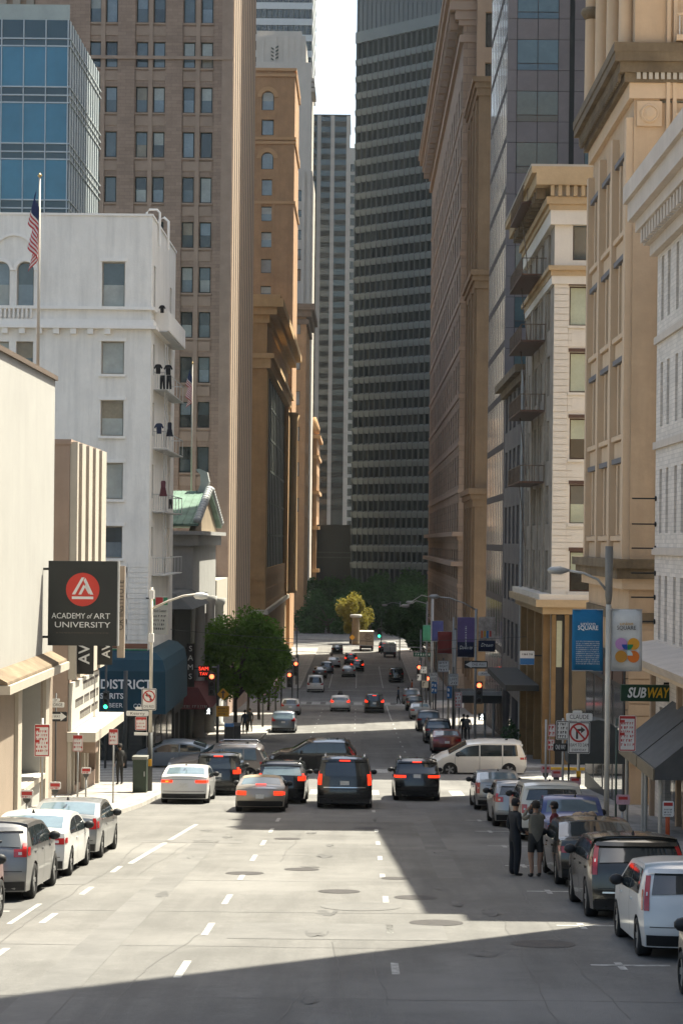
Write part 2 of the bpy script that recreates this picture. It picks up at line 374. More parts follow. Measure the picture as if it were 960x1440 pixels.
def arch_fill(mb, O, u, h, r0=None, d=.28):        # fills the corners above a round arch at the top of hole h
    a, b, c, e = h[:4]; r = (b - a) / 2; cx, cz = (a + b) / 2, e - r; n = norm(u); P = lambda x, z, q=0: O + u * x + UP * z - n * q
    for sg in (-1, 1):
        arc = [(cx + sg * r * math.cos(t), cz + r * math.sin(t)) for t in [math.pi / 2 * k / 7 for k in range(8)]]
        for (x0, z0), (x1, z1) in zip(arc, arc[1:]):
            q = [P(x0, z0), P(x1, z1), P(x1, e), P(x0, e)]
            mb.face(q if sg < 0 else q[::-1])
            mb.face([P(x0, z0), P(x0, z0, d), P(x1, z1, d), P(x1, z1)])
def arch_trim(mb, O, u, h, w=.2, p=.08):
    a, b, c, e = h[:4]; r = (b - a) / 2; cx, cz = (a + b) / 2, e - r; n = norm(u); P = lambda x, z, q: O + u * x + UP * z + n * q
    ts = [math.pi * k / 12 for k in range(13)]
    for t0, t1 in zip(ts, ts[1:]):
        q = [(cx + rr * math.cos(t), cz + rr * math.sin(t)) for rr, t in ((r + .02, t0), (r + w, t0), (r + w, t1), (r + .02, t1))]
        mb.hexa([P(*x, 0) for x in q], [P(*x, p) for x in q])

# ------------------------------------------------------------------ left: white stucco building with the canopy (academy)
m_stucco = mat('white_stucco', (.36, .35, .325), .9, .05, .6, .15, 12, streak=.12)
m_tanst = mat('tan_stucco', (.27, .215, .165), .9, .08, .8, .1, 15, streak=.15)
XL = -11.5
z0 = 4.0
hS = [(67.9 - 40, 72.3 - 40, 9.5 - z0, 13.2 - z0), (50 - 40, 62 - 40, 10.5 - z0, 13.2 - z0)]
ac = B('stucco_building', 'white stucco building with blank upper wall and slanted canopy over tan ground floor', -24, XL, 40, 75, z0, 23.95, m_stucco, 'L', (), hS, dS=.9)
MB().box((-24.1, 39.9, 23.95), (XL + .1, 75.1, 24.12)).build('coping', mat('coping_brown', (.11, .08, .06), .8), ac.root)
ubox(MB(), ac.SO, EY, .02, 27.85, 0, 13.2 - z0, -.2, .03).build('ground_floor_cladding', m_tanst, ac.root)
ubox(MB(), ac.SO, EY, 72.35 - 40, 34.98, 0, 13.2 - z0, -.2, .03).build('ground_floor_cladding', m_tanst, ac.root)
for a in (66.7, 72.6): ubox(MB(), ac.SO, EY, a - 40, a + .75 - 40, 0, 13.2 - z0, .035, .16).build('pilaster', mat('cream_trim', (.42, .375, .31), .8, .06), ac.root)
cw = MB(); cw.hexa([(XL + .02, 62, 13.42), (XL + .62, 62, 13.42), (XL + .62, 74.6, 13.42), (XL + .02, 74.6, 13.42)], [(XL + .02, 62, 13.8), (XL + .6, 62, 13.5), (XL + .6, 74.6, 13.5), (XL + .02, 74.6, 13.8)]); cw.build('canopy', mat('canopy_rusty_top', (.17, .125, .08), .9, .35, 1.2), ac.root)
MB().box((XL + .02, 61.95, 13.12), (XL + .7, 74.65, 13.4)).build('canopy_fascia', MATS['cream_trim'], ac.root)
ubox(MB(), ac.SO, EY, 27.95, 32.28, 9.55 - z0, 13.15 - z0, -.86, -.84).build('shop_window', g_dark, ac.root)
ubox(MB(), ac.SO, EY, 27.8, 32.4, 9.3 - z0, 9.48 - z0, -.6, .2).build('sill', MATS['cream_trim'], ac.root)
for a in (29.3, 30.8): ubox(MB(), ac.SO, EY, a, a + .08, 9.55 - z0, 13.15 - z0, -.83, -.76).build('mullion', m_brframe, ac.root)
ubox(MB(), ac.SO, EY, 10, 22, 10.5 - z0, 13.2 - z0, -.86, -.84).build('shop_window', g_dark, ac.root)

# ------------------------------------------------------------------ left: ribbed pink-brown corner building
m_pink = mat('pink_brown_stone', (.30, .22, .17), .9, .08, .8, .12, 12, streak=.15)
m_rib = mat('rib_cream', (.42, .375, .31), .85, .06, 1)
grv = [(79.5 + 2.05 * i, 80.35 + 2.05 * i) for i in range(4)]
z0 = 6.0; zt = 21.75
slits = [(a - 79, b - 79, 12.6 - z0, 18.8 - z0) for a, b in grv]
rb = B('ribbed_building', 'narrow pink-brown corner building with cream vertical ribs and slit windows', -17.5, XL, 79, 88.2, z0, zt, m_pink, 'L', (), slits + [(1.2, 3.9, 7.9 - z0, 10.0 - z0), (5.3, 8.6, 7.9 - z0, 10.0 - z0)], dS=.35)
rb.wins(slits, 'S', m_brframe, mat('slit_glass', (.035, .025, .03), .15, .2, spec=.6), mids=(.33, .66))
rb.wins([(1.2, 3.9, 7.9 - z0, 10.0 - z0), (5.3, 8.6, 7.9 - z0, 10.0 - z0)], 'S', m_brframe, g_dark, mids=(), verts=(.5,), name='shop_window')
for i in range(5):
    y0 = 79 + .02 + (0 if i == 0 else grv[i - 1][1] - 79 + .05); y1 = (grv[i][0] - .05) if i < 4 else 88.1
    y0 = max(79.05, y0); MB().box((XL + .005, y0, 12.4), (XL + .3, y1, zt + .1)).build('rib', m_rib, rb.root)
MB().box((-17.55, 78.95, zt), (XL + .05, 88.25, zt + .2)).build('coping', m_pink, rb.root)
MB().box((XL + .02, 79.2, 10.35), (XL + .14, 87.6, 12.25)).build('sign_board', mat('sign_cream', (.46, .44, .39), .7, .04), rb.root)
Msb = Matrix.Translation((XL + .14, 79.2, 10.35)) @ Matrix.Rotation(math.pi / 2, 4, 'Z')
m_ink = mat('sign_ink', (.06, .05, .045), .7, 0)
for i, (wd, a, zc) in enumerate(((4.6, 5.6, 1.58), (6.9, 4.5, 1.0), (5.6, 5.2, .42))):   # rows of lettering too small to read: broken strokes
    mb = MB(); x = a - wd / 2
    while x < a + wd / 2:
        wch = R.uniform(.1, .2); mb.box((x, -.012, zc - .17), (x + wch * .45, 0, zc + .17)); mb.box((x + wch * .45, -.012, zc + .06), (x + wch, 0, zc + .17)); x += wch + (.09 if R.random() > .2 else .3)
    mb.build('lettering', m_ink, rb.root, Msb)['kind'] = 'stuff'
MB().box((XL + .02, 78.9, 9.95), (XL + 1.15, 88.4, 10.33)).build('ledge', m_rib, rb.root)
MB().box((XL + .3, 80, 9.4), (XL + 1.0, 80.8, 9.94)).build('ledge_bracket', m_pink, rb.root)
for a in (79.05, 80.0, 83.1, 84.1, 87.8): MB().box((XL + .01, a, 6), (XL + .14, a + .3, 9.93)).build('pilaster', m_rib, rb.root)

# ------------------------------------------------------------------ left beyond the cross street: white painted building with fire escapes
m_wht = mat('white_painted_wall', (.77, .735, .665), .85, .07, .7, .3, 9, streak=.4)
m_whtrim = mat('white_trim', (.79, .755, .69), .8, .05, 1, streak=.15)
Y0 = 109; z0 = 4.5; X0 = -23
rows = [(368, 432), (480, 526), (563, 613), (651, 702), (740, 785)]
A = lambda px, py: xx(px, py, Y0) - X0
Bz = lambda px, py: zz(px, py, Y0) - z0
hA = [(A(158, 560) - .63, A(158, 560) + .63, Bz(158, b), Bz(158, a)) for a, b in rows]
hB = [(A(c, 480) - .47, A(c, 480) + .47, Bz(c, b), Bz(c, a)) for c in (35, 1) for a, b in ((368, 431), (480, 526))]
zt = zz(120, 303, Y0)
wb = B('white_apartment_building', 'tall white painted building with sash windows, balustrade and fire escapes on its side', X0, XL, Y0, 123, z0, zt, m_wht, 'L', hA + hB + [(1.0, 10.2, .9, 3.6)], [(1.0, 5.4, 1, 3.4), (7, 12.6, 1, 3.4)] + [(1.2, 2.1, Bz(158, b) + .1, Bz(158, a)) for a, b in rows] + [(10.5, 11.6, Bz(158, b), Bz(158, a)) for a, b in rows], dS=.25)
pn = pick((g_blind, 4), (g_mid, 3), (g_tan, 2), (g_sky, 2))
wb.wins(hA + hB, 'W', m_whframe, pn, sill=m_whtrim)
wb.wins([(1.2, 2.1, Bz(158, b) + .1, Bz(158, a)) for a, b in rows] + [(10.5, 11.6, Bz(158, b), Bz(158, a)) for a, b in rows], 'S', m_whframe, pick((g_mid, 2), (g_dark, 2), (g_blind, 1)), t=.05)
wb.wins([(1.0, 10.2, .9, 3.6)], 'W', m_dkframe, g_dark, mids=(), verts=(.2, .4, .6, .8), name='shop_window')
wb.wins([(1.0, 5.4, 1, 3.4), (7, 12.6, 1, 3.4)], 'S', m_dkframe, g_dark, mids=(), verts=(.33, .66), name='shop_window')
for i in (0, 2): mb = MB(); arch_fill(mb, wb.WO, EX, hB[i]); arch_trim(mb, wb.WO, EX, hB[i]); mb.build('window_arch', m_whtrim, wb.root)
big = (A(-7, 400), A(47, 400), 0, Bz(20, 332)); mb = MB(); arch_trim(mb, wb.WO, EX, big, .16, .1); mb.build('relieving_arch', m_whtrim, wb.root)
for h in hA: wb.wbox('lintel', h[0] - .12, h[1] + .12, h[3] + .02, h[3] + .2, .003, .07, m_whtrim)
zb = Bz(100, 462)
for b0, b1, p in ((zb, zb + .18, .3), (zb + .18, zb + .5, .14), (zb + 1.05, zb + 1.22, .18)): MB().box((X0 - .05, Y0 - p, z0 + b0), (XL + p, Y0 + 8, z0 + b1)).build('string_course', m_whtrim, wb.root)
bal = MB().lathe([(.045, 0), (.085, .14), (.05, .34), (.08, .5), (.045, .56)], n=8).mesh('baluster', m_whtrim, True)
for i in range(13): inst('baluster', bal, wb.root, Matrix.Translation((xx(3, 420, Y0) - 1.2 + i * .235, Y0 - .1, z0 + zb + .5)))
for i in range(7):
    c_ = xx(8 + i * 24, 465, Y0); MB().box((c_ - .16, Y0 - .24, z0 + zb - .3), (c_ + .16, Y0 - .01, z0 + zb - .003)).build('bracket', m_whtrim, wb.root)
wb.slab('parapet_coping', .06, zt, zt + .12, m_whtrim)
MB().tube([(XL - .35, Y0 + .4, zt - .5), (XL - .35, Y0 + .4, zt + .25), (XL - .2, Y0 + .4, zt + .42), (XL + .22, Y0 + .4, zt + .42), (XL + .38, Y0 + .4, zt + .25), (XL + .38, Y0 + .4, zt - 1.6)], .06, 8).build('pipe', m_whtrim, wb.root)
MB().tube([(XL + .1, Y0 + 3, zt - .9), (XL + .1, Y0 + 3, zt + .3), (XL + .35, Y0 + 3, zt + .42), (XL + .6, Y0 + 3, zt + .2), (XL + .6, Y0 + 3, zt - 1.4)], .07, 8).build('pipe', m_whtrim, wb.root)
# painted brick courses low on the corner
for i in range(15):
    b0 = Bz(190, 900) + i * .285
    for a0, a1 in (((8.5 if i % 2 else 9.1), 10.35), (10.38, 11.49)):
        wb.wbox('brick_course', a0 + R.uniform(-.1, .1), a1, b0, b0 + .262, .003, .04, m_wht)
wb.wbox('painted_band', 6.5, 11.49, Bz(190, 912), Bz(190, 905), .003, .05, mat('rust_red', (.22, .10, .06), .8))
wb.wbox('painted_band', 6.5, 11.49, Bz(190, 918), Bz(190, 913), .003, .06, mat('bright_green', (.04, .22, .09), .7))
# balconies of the fire escape
m_iron = mat('white_iron', (.5, .5, .48), .6, .15, 4)
for k, py in enumerate((478, 557, 637, 722, 808)):
    zf = zz(228, py, 115)
    e = bpy.data.objects.new('fire_escape_balcony', MB().box((XL + .02, 110.5, zf), (XL + .75, 121, zf + .06)).mesh('fire_escape_balcony', m_iron)); place(e, wb.root, Matrix.Identity(4))
    if k == 0: MB().box((XL + .75, 110.5, zf + .065), (XL + .82, 121, zf + 1.15)).build('parapet_panel', m_whtrim, e); MB().box((XL + .02, 110.5, zf + .065), (XL + .74, 110.57, zf + 1.15)).build('parapet_panel', m_whtrim, e)
    else:
        mb = MB()
        for y in frange(110.55, 120.9, 5): mb.tube([(XL + .72, y, zf + .12), (XL + .72, y, zf + 1.0)], .018, 5)
        for x in frange(XL + .1, XL + .72, 5): mb.tube([(x, 110.55, zf + .12), (x, 110.55, zf + 1.0)], .018, 5)
        mb.build('railing_bars', m_iron, e)['kind'] = 'stuff'
        MB().tube([(XL + .03, 110.55, zf + 1.0), (XL + .72, 110.55, zf + 1.0), (XL + .72, 120.9, zf + 1.0), (XL + .03, 120.9, zf + 1.0)], .03, 6).build('handrail', m_iron, e)
for y in (112, 113.2): MB().tube([(XL + .5, y, 16), (XL + .5, y, 29)], .035, 6).build('downpipe', m_iron, wb.root)
wb.wbox('shop_front', 3, 11.48, 0, 4.6, -.02, .06, m_dkfront); wb.sbox('shop_front', .02, 13.9, 0, 4.4, -.02, .06, m_dkfront)
for a in (3.3, 5.4, 7.5, 9.6): wb.wbox('shop_pane', a, a + 1.85, .9 + (CZ - 18), 3.7, .062, .075, g_dark)
for a in (.5, 4, 7.5, 11): wb.sbox('shop_pane', a, a + 2.6, .9, 3.4, .062, .075, g_dark)
# blue corner awning
m_awn = mat('teal_awning_canvas', (.006, .04, .062), .85, .12, 1.5, .1, 20)
aw = root('corner_awning', 'teal blue canvas awning wrapping the corner of the white building, with white shop lettering', 'awning', (XL, 108, 11))
zt_, zl = zz(200, 925, 108), zz(200, 1003, 108)
mb = MB(); pr = [(0, zt_ + .35), (.7, zt_ + .25), (1.25, zt_ - .1), (1.5, zt_ - .7), (1.55, zl)]
for (d0, a0), (d1, a1) in zip(pr, pr[1:]):
    mb.face([(-20, Y0 - d1, a1), (XL + d1 * .75, Y0 - d1, a1), (XL + d0 * .75, Y0 - d0, a0), (-20, Y0 - d0, a0)])
    mb.face([(XL + d1 * .75, Y0 - d1, a1), (XL + d1 * .75, 121, a1), (XL + d0 * .75, 121, a0), (XL + d0 * .75, Y0 - d0, a0)])
mb.face([(XL + d * .75, 121, a) for d, a in pr] + [(XL, 121, zl)])
mb.build('canvas', m_awn, aw)
m_wtxt = mat('white_lettering', (.7, .7, .68), .7, 0)
MF = lambda x, y, z: Matrix.Translation((x, y, z))
Mw = MF(0, Y0 - 1.545, 0)
text_on(aw, Mw, 'L DISTRICT', .7, xx(171, 965, 107.5), zz(190, 963, 107.5), m_wtxt, bold=.012, fit=3.25)
text_on(aw, Mw, 'SPIRITS', .42, xx(159, 977, 107.5) - .05, zz(160, 979, 107.5), m_wtxt, bold=.008, fit=1.25, e=.03)
text_on(aw, Mw, 'BEER', .34, xx(163, 992, 107.5), zz(163, 992, 107.5), m_wtxt, fit=.75, e=.04)
text_on(aw, Mw, 'COLD', .34, xx(198, 992, 107.5), zz(198, 993, 107.5), m_wtxt, fit=.75, e=.04)

# ------------------------------------------------------------------ left: low dark restaurant, gabled copper-roof building, pale low building
m_dkst = mat('dark_painted_front', (.035, .036, .033), .8, .2, .8, streak=.2)
sm = B('dark_restaurant', 'low dark restaurant front with sloping roof edge beside the alley', -22, XL, 125, 137, 2.5, zz(250, 850, 127), m_dkst, 'L', [(8.2, 10.2, 2.2, 6.0)], [(1, 3, 1.5, 4.5), (4.2, 7.4, 1.5, 4.5), (8.6, 11, 1.5, 4.5)], dS=.4)
sm.wins([(1, 3, 1.5, 4.5), (4.2, 7.4, 1.5, 4.5), (8.6, 11, 1.5, 4.5)], 'S', m_brframe, g_dark, mids=(.75,), verts=(.5,), name='shop_window')
sm.wins([(8.2, 10.2, 2.2, 6.0)], 'W', m_dkframe, g_dark)
mb = MB(); za = sm.z1; mb.hexa([(-20, 124, za - .2), (XL + 1.2, 124, za - .2), (XL + 1.2, 138, za - .2), (-20, 138, za - .2)], [(-19.5, 125, za + .75), (XL, 125, za + .75), (XL, 137.5, za + .75), (-19.5, 137.5, za + .75)]); mb.build('roof_edge', mat('slate_roof', (.05, .055, .058), .7, .3, 1.5), sm.root)
m_gst = mat('grey_stone', (.30, .295, .28), .9, .1, .9, .15, 12, streak=.25)
m_cop = mat('copper_green_roof', (.10, .17, .125), .7, .4, .5, streak=.35)
ez, rz_ = zz(272, 747, 138), zz(297, 700, 149)
gb = B('gabled_building', 'classical grey building with green copper gable roof and pediment to the street', -24, XL, 138, 160, 2, ez, m_gst, 'L', (), [(3 + 7.5 * i, 7 + 7.5 * i, 4, 10.5) for i in range(2)], dS=.6)
gb.wins([(3 + 7.5 * i, 7 + 7.5 * i, 4, 10.5) for i in range(2)], 'S', m_dkframe, g_dark, mids=(.4, .7), verts=(.5,))
mb = MB(); ym, e = 149, .7
mb.hexa([(-25, 138 - e, ez + .35), (XL + .4, 138 - e, ez + .35), (XL + .4, ym, rz_ + .35), (-25, ym, rz_ + .35)], [(-25, 138 - e, ez + .5), (XL + .4, 138 - e, ez + .5), (XL + .4, ym, rz_ + .5), (-25, ym, rz_ + .5)])
mb.hexa([(-25, ym, rz_ + .34), (XL + .4, ym, rz_ + .34), (XL + .4, 160 + e, ez + .35), (-25, 160 + e, ez + .35)], [(-25, ym, rz_ + .49), (XL + .4, ym, rz_ + .49), (XL + .4, 160 + e, ez + .5), (-25, 160 + e, ez + .5)])
mb.build('roof', m_cop, gb.root)
for i in range(8):
    x = -15.2 + i * .5; mb = MB(); mb.tube([(x, 138 - e, ez + .52), (x, ym, rz_ + .52)], .035, 5); mb.build('roof_seam', m_cop, gb.root)
mb = MB(); mb.hexa([(XL - .3, 138, ez), (XL + .1, 138, ez), (XL + .1, 160, ez), (XL - .3, 160, ez)], [(XL - .3, 148.9, rz_ + .3), (XL + .1, 148.9, rz_ + .3), (XL + .1, 149.1, rz_ + .3), (XL - .3, 149.1, rz_ + .3)]); mb.build('pediment', mat('ochre_stone_pediment', (.24, .185, .12), .9, .2, 1), gb.root)
MB().box((-24.3, 137.3, ez - .25), (XL + .75, 160.7, ez + .02)).build('cornice', m_gst, gb.root)
MB().box((-24.2, 137.7, ez - 1.0), (XL + .4, 160.3, ez - .253)).build('frieze', m_gst, gb.root)
for sgn, ya, yb in ((1, 137.4, 148.6), (-1, 160.6, 149.4)):
    for i in range(14):
        t = (i + .5) / 14; y = ya + (yb - ya) * t; z = ez + .5 + (rz_ - ez) * t
        MB().lathe([(.2, 0), (.3, .15), (.3, .35), (.1, .5)], (XL + .3, y, z - .05), 8).build('roof_ornament', mat('grey_lead', (.33, .34, .33), .6, .15), gb.root, smooth=True)
mb = MB(); prof = [(0, 0), (.9, 0), (1.1, .8), (.9, 1.5), (.2, 1.75), (-.2, 1.7), (.25, 1.3), (.3, .7)]
mb.hexa([(XL + .0, 154.4, rz_ + .4 + b) for a, b in prof] and [(XL - .6 + a * .8, 148.5, rz_ + .4 + b) for a, b in prof], [(XL - .6 + a * .8, 149.5, rz_ + .4 + b) for a, b in prof]); fix_normals(mb.build('roof_finial', MATS['grey_lead'], gb.root))
for i in range(3): MB().lathe([(.5, 0), (.5, .3), (.38, .35), (.33, 9.6), (.45, 9.8), (.5, 10.2)], (XL + .45, 139.2 + 9.6 * i, gz(139 + 9.6 * i) + .1), 14).build('column', m_gst, gb.root, smooth=True)
pl = B('low_pale_building', 'low cream building with small grid windows between gabled building and brown tower', -20, XL, 161.5, 174.9, 1.5, zz(312, 815, 165), m_rib, 'L', [(5.8, 8.2, 6.8, 8.6)], [(.4, 1.7, 3, 8)])
pl.wins([(5.8, 8.2, 6.8, 8.6)], 'W', m_whframe, g_dark, mids=(.33, .66), verts=(.25, .5, .75), t=.06)
pl.wins([(.4, 1.7, 3, 8)], 'S', m_whframe, g_dark)

# ------------------------------------------------------------------ left: brown brick tower with pale ribbed side
m_brn = mat('brown_brick', (.325, .228, .17), .9, .14, .5, .5, 5, brick=(.9, .3), streak=.12, joint=.82)
m_brnt = mat('tan_terracotta', (.36, .26, .195), .9, .12, .8, .4, 6)
m_ribo = mat('buff_brick_rib', (.34, .25, .175), .9, .1, .6)
Y0 = 175.5; X0 = -29; z0 = 1.0; zt = zz(250, -240, Y0)
cols = [(132, 1), (155, 0), (198, 1), (222, 0), (264, 1), (289, 0)]
zr = [zz(230, 77 + 63.2 * i, Y0) for i in range(-3, 10)]
hW = []
for c_, _ in cols:
    a = xx(c_, 300, Y0) - X0
    for z in zr: hW.append((a - .52, a + .52, z - 1.14 - z0, z + 1.14 - z0 + (.25 if abs(z - zr[2]) < .1 else 0)))
hW = sorted(hW)
bays = []
bt = B('brown_brick_tower', 'tall brown brick office tower with paired dark sash windows and ribbed street side', X0, XL, Y0, 211, z0, zt, m_brn, 'L', hW, bays, dS=.8)
bt.wins(hW, 'W', m_dkframe, pick((g_sky, 4), (g_mid, 4), (g_blind, 2), (g_dark, 2), (g_tan, .7)), t=.1)
for h in hW:
    if abs(h[2] + 1.14 + z0 - zr[2]) < .2: mb = MB(); arch_fill(mb, bt.WO, EX, h); arch_trim(mb, bt.WO, EX, h, .3, .06); mb.build('window_arch', m_brn, bt.root)
for c_ in (143, 210, 276.5):
    a = xx(c_, 300, Y0) - X0
    for z in zr:
        bt.wbox('spandrel', a - 1.3, a + 1.3, z - 2.3 - z0, z - 1.5 - z0, .003, .06, m_brnt); bt.wbox('sill', a - 1.4, a + 1.4, z - 1.32 - z0, z - 1.17 - z0, .003, .14, m_brnt)
    bt.wbox('mullion_pier', a - .18, a + .18, 10, zt - z0, .065, .16, m_brnt)
for px in (113, 176, 243, 312): a = xx(px, 300, Y0) - X0; bt.wbox('pier', a - .75, a + .75, 2, zt - z0, .003, .2)
bt.wbox('corner_pilaster', bt.W - 1.0, bt.W - .05, 2, zt - z0, .003, .28, m_brnt)
zc = zz(200, 84, Y0); bt.wbox('string_course', 0, bt.W, zc - z0, zc - z0 + .28, .21, .36, m_brnt)
for i in range(12):
    y0 = .1 + 3.0 * i; bt.sbox('rib', y0, y0 + 1.6, 8, zt - z0, .003, .03, m_ribo)
m_slate = mat('dark_green_bronze', (.05, .058, .05), .6, .2, .7, streak=.3)
for i, h in enumerate(bays):
    bt.sbox('bay_glazing', h[0], h[1], h[2], h[3], -.78, -.74, g_dark)
    for k in range(22): bt.sbox('spandrel', h[0] + .01, h[1] - .01, 13 + k * 3.95, 14.4 + k * 3.95, -.735, -.6, m_slate)
for i in range(12): bt.sbox('groove_strip', 1.73 + 3.0 * i, min(35.4, 3.07 + 3.0 * i), 8, zt - z0, .003, .012, mat('groove_shade', (.06, .042, .03), .9, .2, .8))  # shading of the grooves put into the dark strip colour

# ------------------------------------------------------------------ left far: ochre banking hall, orange brick tower, pale deco tower and others
m_och = mat('ochre_stone', (.38, .24, .11), .9, .16, .5, .2, 5, streak=.3)
m_och2 = mat('ochre_stone_trim', (.46, .31, .15), .9, .12, .6, streak=.2)
Y0 = 243; z0 = 0; zt = zz(372, 415, Y0)
oh = B('ochre_bank_hall', 'ochre stone banking hall with heavy cornice and one huge dark window bay', -24, XL, Y0, 316, z0, zt, m_och, 'L', [(9.2, 9.9, zz(355, 475, Y0), zz(355, 445, Y0))], [(3.4, 66, zz(373, 800, Y0), zz(374, 520, Y0))], dS=.35)
hb = (3.4, 66, zz(373, 800, Y0), zz(374, 520, Y0))
oh.sbox('great_window', hb[0], hb[1], hb[2], hb[3], -.34, -.3, mat('great_window_bronze', (.03, .032, .026), .35, .3, .3, spec=.6))
for i in range(13): oh.sbox('mullion', hb[0] + .3 + 4.9 * i, hb[0] + .7 + 4.9 * i, hb[2], hb[3], -.29, -.2, MATS['dark_green_bronze'])
for i in range(5): oh.sbox('transom', hb[0], hb[1], hb[2] + 4 + 4.2 * i, hb[2] + 4.35 + 4.2 * i, -.295, -.24, MATS['dark_green_bronze'])
oh.sbox('pilaster', .2, 3.2, 9, hb[3], .003, .12, m_och2); oh.sbox('pilaster', 67, 72.5, 9, hb[3], .003, .3, m_och2)
for i in range(3): MB().lathe([(.75, 0), (.6, .4), (.5, hb[3] - 12), (.8, hb[3] - 11)], (XL + 1.1, 308 + 3.2 * i, 10), 12).build('column', m_och2, oh.root, smooth=True)
for p, a, b in ((.5, hb[3] + .2, hb[3] + 1.4), (.9, hb[3] + 1.4, hb[3] + 2.0), (.3, zt - 3.4, zt - 2.4), (1.2, zt - 2.4, zt - 1.5), (2.0, zt - 1.5, zt - .5), (1.6, zt - .5, zt)): oh.slab('cornice', p, a, b, m_och2, pw=p * .5)
for a, b in ((9.6, 10.2), (11.5, 12.0), (13.2, 13.7)): oh.slab('base_course', .06, a, b, m_och, pw=.15)
oh.slab('base_ledge', .45, 9.0, 9.6, mat('pale_ledge', (.5, .47, .4), .85), pw=.3)
m_org = mat('orange_brick', (.36, .205, .10), .9, .2, .5, .3, 4, streak=.3)
m_orgt = mat('orange_terracotta', (.42, .25, .12), .9, .1, .4)
Y0 = 324; X0 = -24; z0 = 0; zt = zz(390, 97, Y0)
wr = [(128, 155), (168, 190), (214, 238), (252, 275), (290, 311), (326, 348), (364, 384), (402, 421), (440, 459)]
cx_ = xx(375.5, 260, Y0) - X0
hW = [(cx_ + dx - 1.0, cx_ + dx + 1.0, zz(375, b, Y0), zz(375, a, Y0)) for a, b in wr for dx in (0, -5.5)]
ot = B('orange_brick_tower', 'slim orange brick tower with single column of arched and square sash windows', X0, -11.2, Y0, 345, z0, zt, m_org, 'L', hW, dW=.5)
ot.wins(hW, 'W', m_dkframe, pick((g_sky, 3), (g_blind, 1)), t=.16)
for i in (0, 1, 4, 5): mb = MB(); arch_fill(mb, ot.WO, EX, hW[i], d=.5); arch_trim(mb, ot.WO, EX, hW[i], .7, .2); mb.build('window_arch', m_orgt, ot.root)
for py in (96, 104, 193, 199, 283): zc = zz(390, py, Y0); ot.slab('string_course', .25, zc - .45, zc, m_orgt)
for px in (366, 384.5, 404): a = xx(px, 260, Y0) - X0; ot.wbox('pier', a - .25, a + .25, 0, zz(390, 242, Y0), .003, .12)
Y0 = 400
o2 = B('orange_cornice_building', 'orange brick building with dark projecting cornice below the pale tower', -26, xx(429, 600, Y0), Y0, 430, 0, zz(420, 428, Y0), m_org, 'L', [(xx(418, 500, Y0) + 26 - .6, xx(418, 500, Y0) + 26 + .6, zz(418, 470 + 50 * i, Y0), zz(418, 450 + 50 * i, Y0)) for i in range(6)], [(2 + 6 * i, 5 + 6 * i, 6 + 6.5 * k, 10 + 6.5 * k) for i in range(4) for k in range(9)], dS=.6)
for p, a, b in ((.5, -4, -3), (1.0, -2.5, -1.2), (1.6, -1.2, 0)): o2.slab('cornice', p, o2.z1 + a, o2.z1 + b, m_dkst if False else mat('brown_cornice', (.16, .11, .075), .9, .15))
o2.wins([(xx(418, 500, Y0) + 26 - .6, xx(418, 500, Y0) + 26 + .6, zz(418, 470 + 50 * i, Y0), zz(418, 450 + 50 * i, Y0)) for i in range(6)], 'W', m_dkframe, g_sky, t=.12)
o2.wins([(2 + 6 * i, 5 + 6 * i, 6 + 6.5 * k, 10 + 6.5 * k) for i in range(4) for k in range(9)], 'S', m_dkframe, g_blind, t=.15)
m_pale = mat('pale_limestone', (.47, .42, .36), .9, .07, .4, .1, 4, streak=.12)
Y0 = 441; zs = lambda py: zz(420, py, Y0)
hW = [(xx(px, 400, Y0) + 24 - .9, xx(px, 400, Y0) + 24 + .9, zs(b), zs(a)) for a, b in ((267, 283), (295, 305), (323, 337), (350, 366), (378, 395)) for px in (419.5,)]
dt = B('pale_deco_tower', 'pale limestone art deco tower with stepped crown rising behind the orange tower', -24, xx(438, 330, Y0), Y0, 470, 0, zs(240), m_pale, 'L', hW, dW=.4)
dt.wins(hW, 'W', m_dkframe, g_mid, t=.15)
for px, t0, ins in ((437, 87, .4), (428, 48, 1.4), (423, 40, 2.4)):
    mb = MB(); mb.box((-24, Y0 + ins, zs(240)), (xx(px, 150, Y0), 468 - ins, zs(t0))); mb.build('crown_tier', m_pale, dt.root)
for i in range(4): MB().box((xx(364 + i * 17, 80, Y0), Y0 + 1.15, zs(86)), (xx(371 + i * 17, 80, Y0), Y0 + 1.39, zs(50))).build('crown_fluting', m_pale, dt.root)
for i in range(4):
    for sg in (-1, 1):
        x = xx(386, 70, Y0) + sg * .5; z = zs(82 - 5 * i); mb = MB(); mb.hexa([(x - .3, Y0 + 1.05, z), (x + .3, Y0 + 1.05, z + sg * .35), (x + .3, Y0 + 1.2, z + sg * .35), (x - .3, Y0 + 1.2, z)], [(x - .3, Y0 + 1.05, z + .35), (x + .3, Y0 + 1.05, z + .35 + sg * .35), (x + .3, Y0 + 1.2, z + .35 + sg * .35), (x - .3, Y0 + 1.2, z + .35)]); mb.build('crown_chevron', m_slate, dt.root)
for i in range(3): MB().box((xx(437, 110, Y0), Y0 + 3, zs(124 - 7 * i)), (xx(443 - i, 110, Y0), 455, zs(119 - 7 * i))).build('crown_fin', m_pale, dt.root)
for px in (413, 426, 434): a = xx(px, 300, Y0) + 24; dt.wbox('pilaster', a - .35, a + .35, 0, zs(240), .003, .35)
Y0 = 470
o3 = B('far_orange_building', 'far orange building with small ornate turret at the street end', -30, xx(445, 700, Y0), Y0, 500, 0, zz(440, 610, Y0), m_org, 'L', (), [(2 + 7 * i, 5 + 7 * i, 6 + 6 * k, 10 + 6 * k) for i in range(4) for k in range(6)], dS=.5)
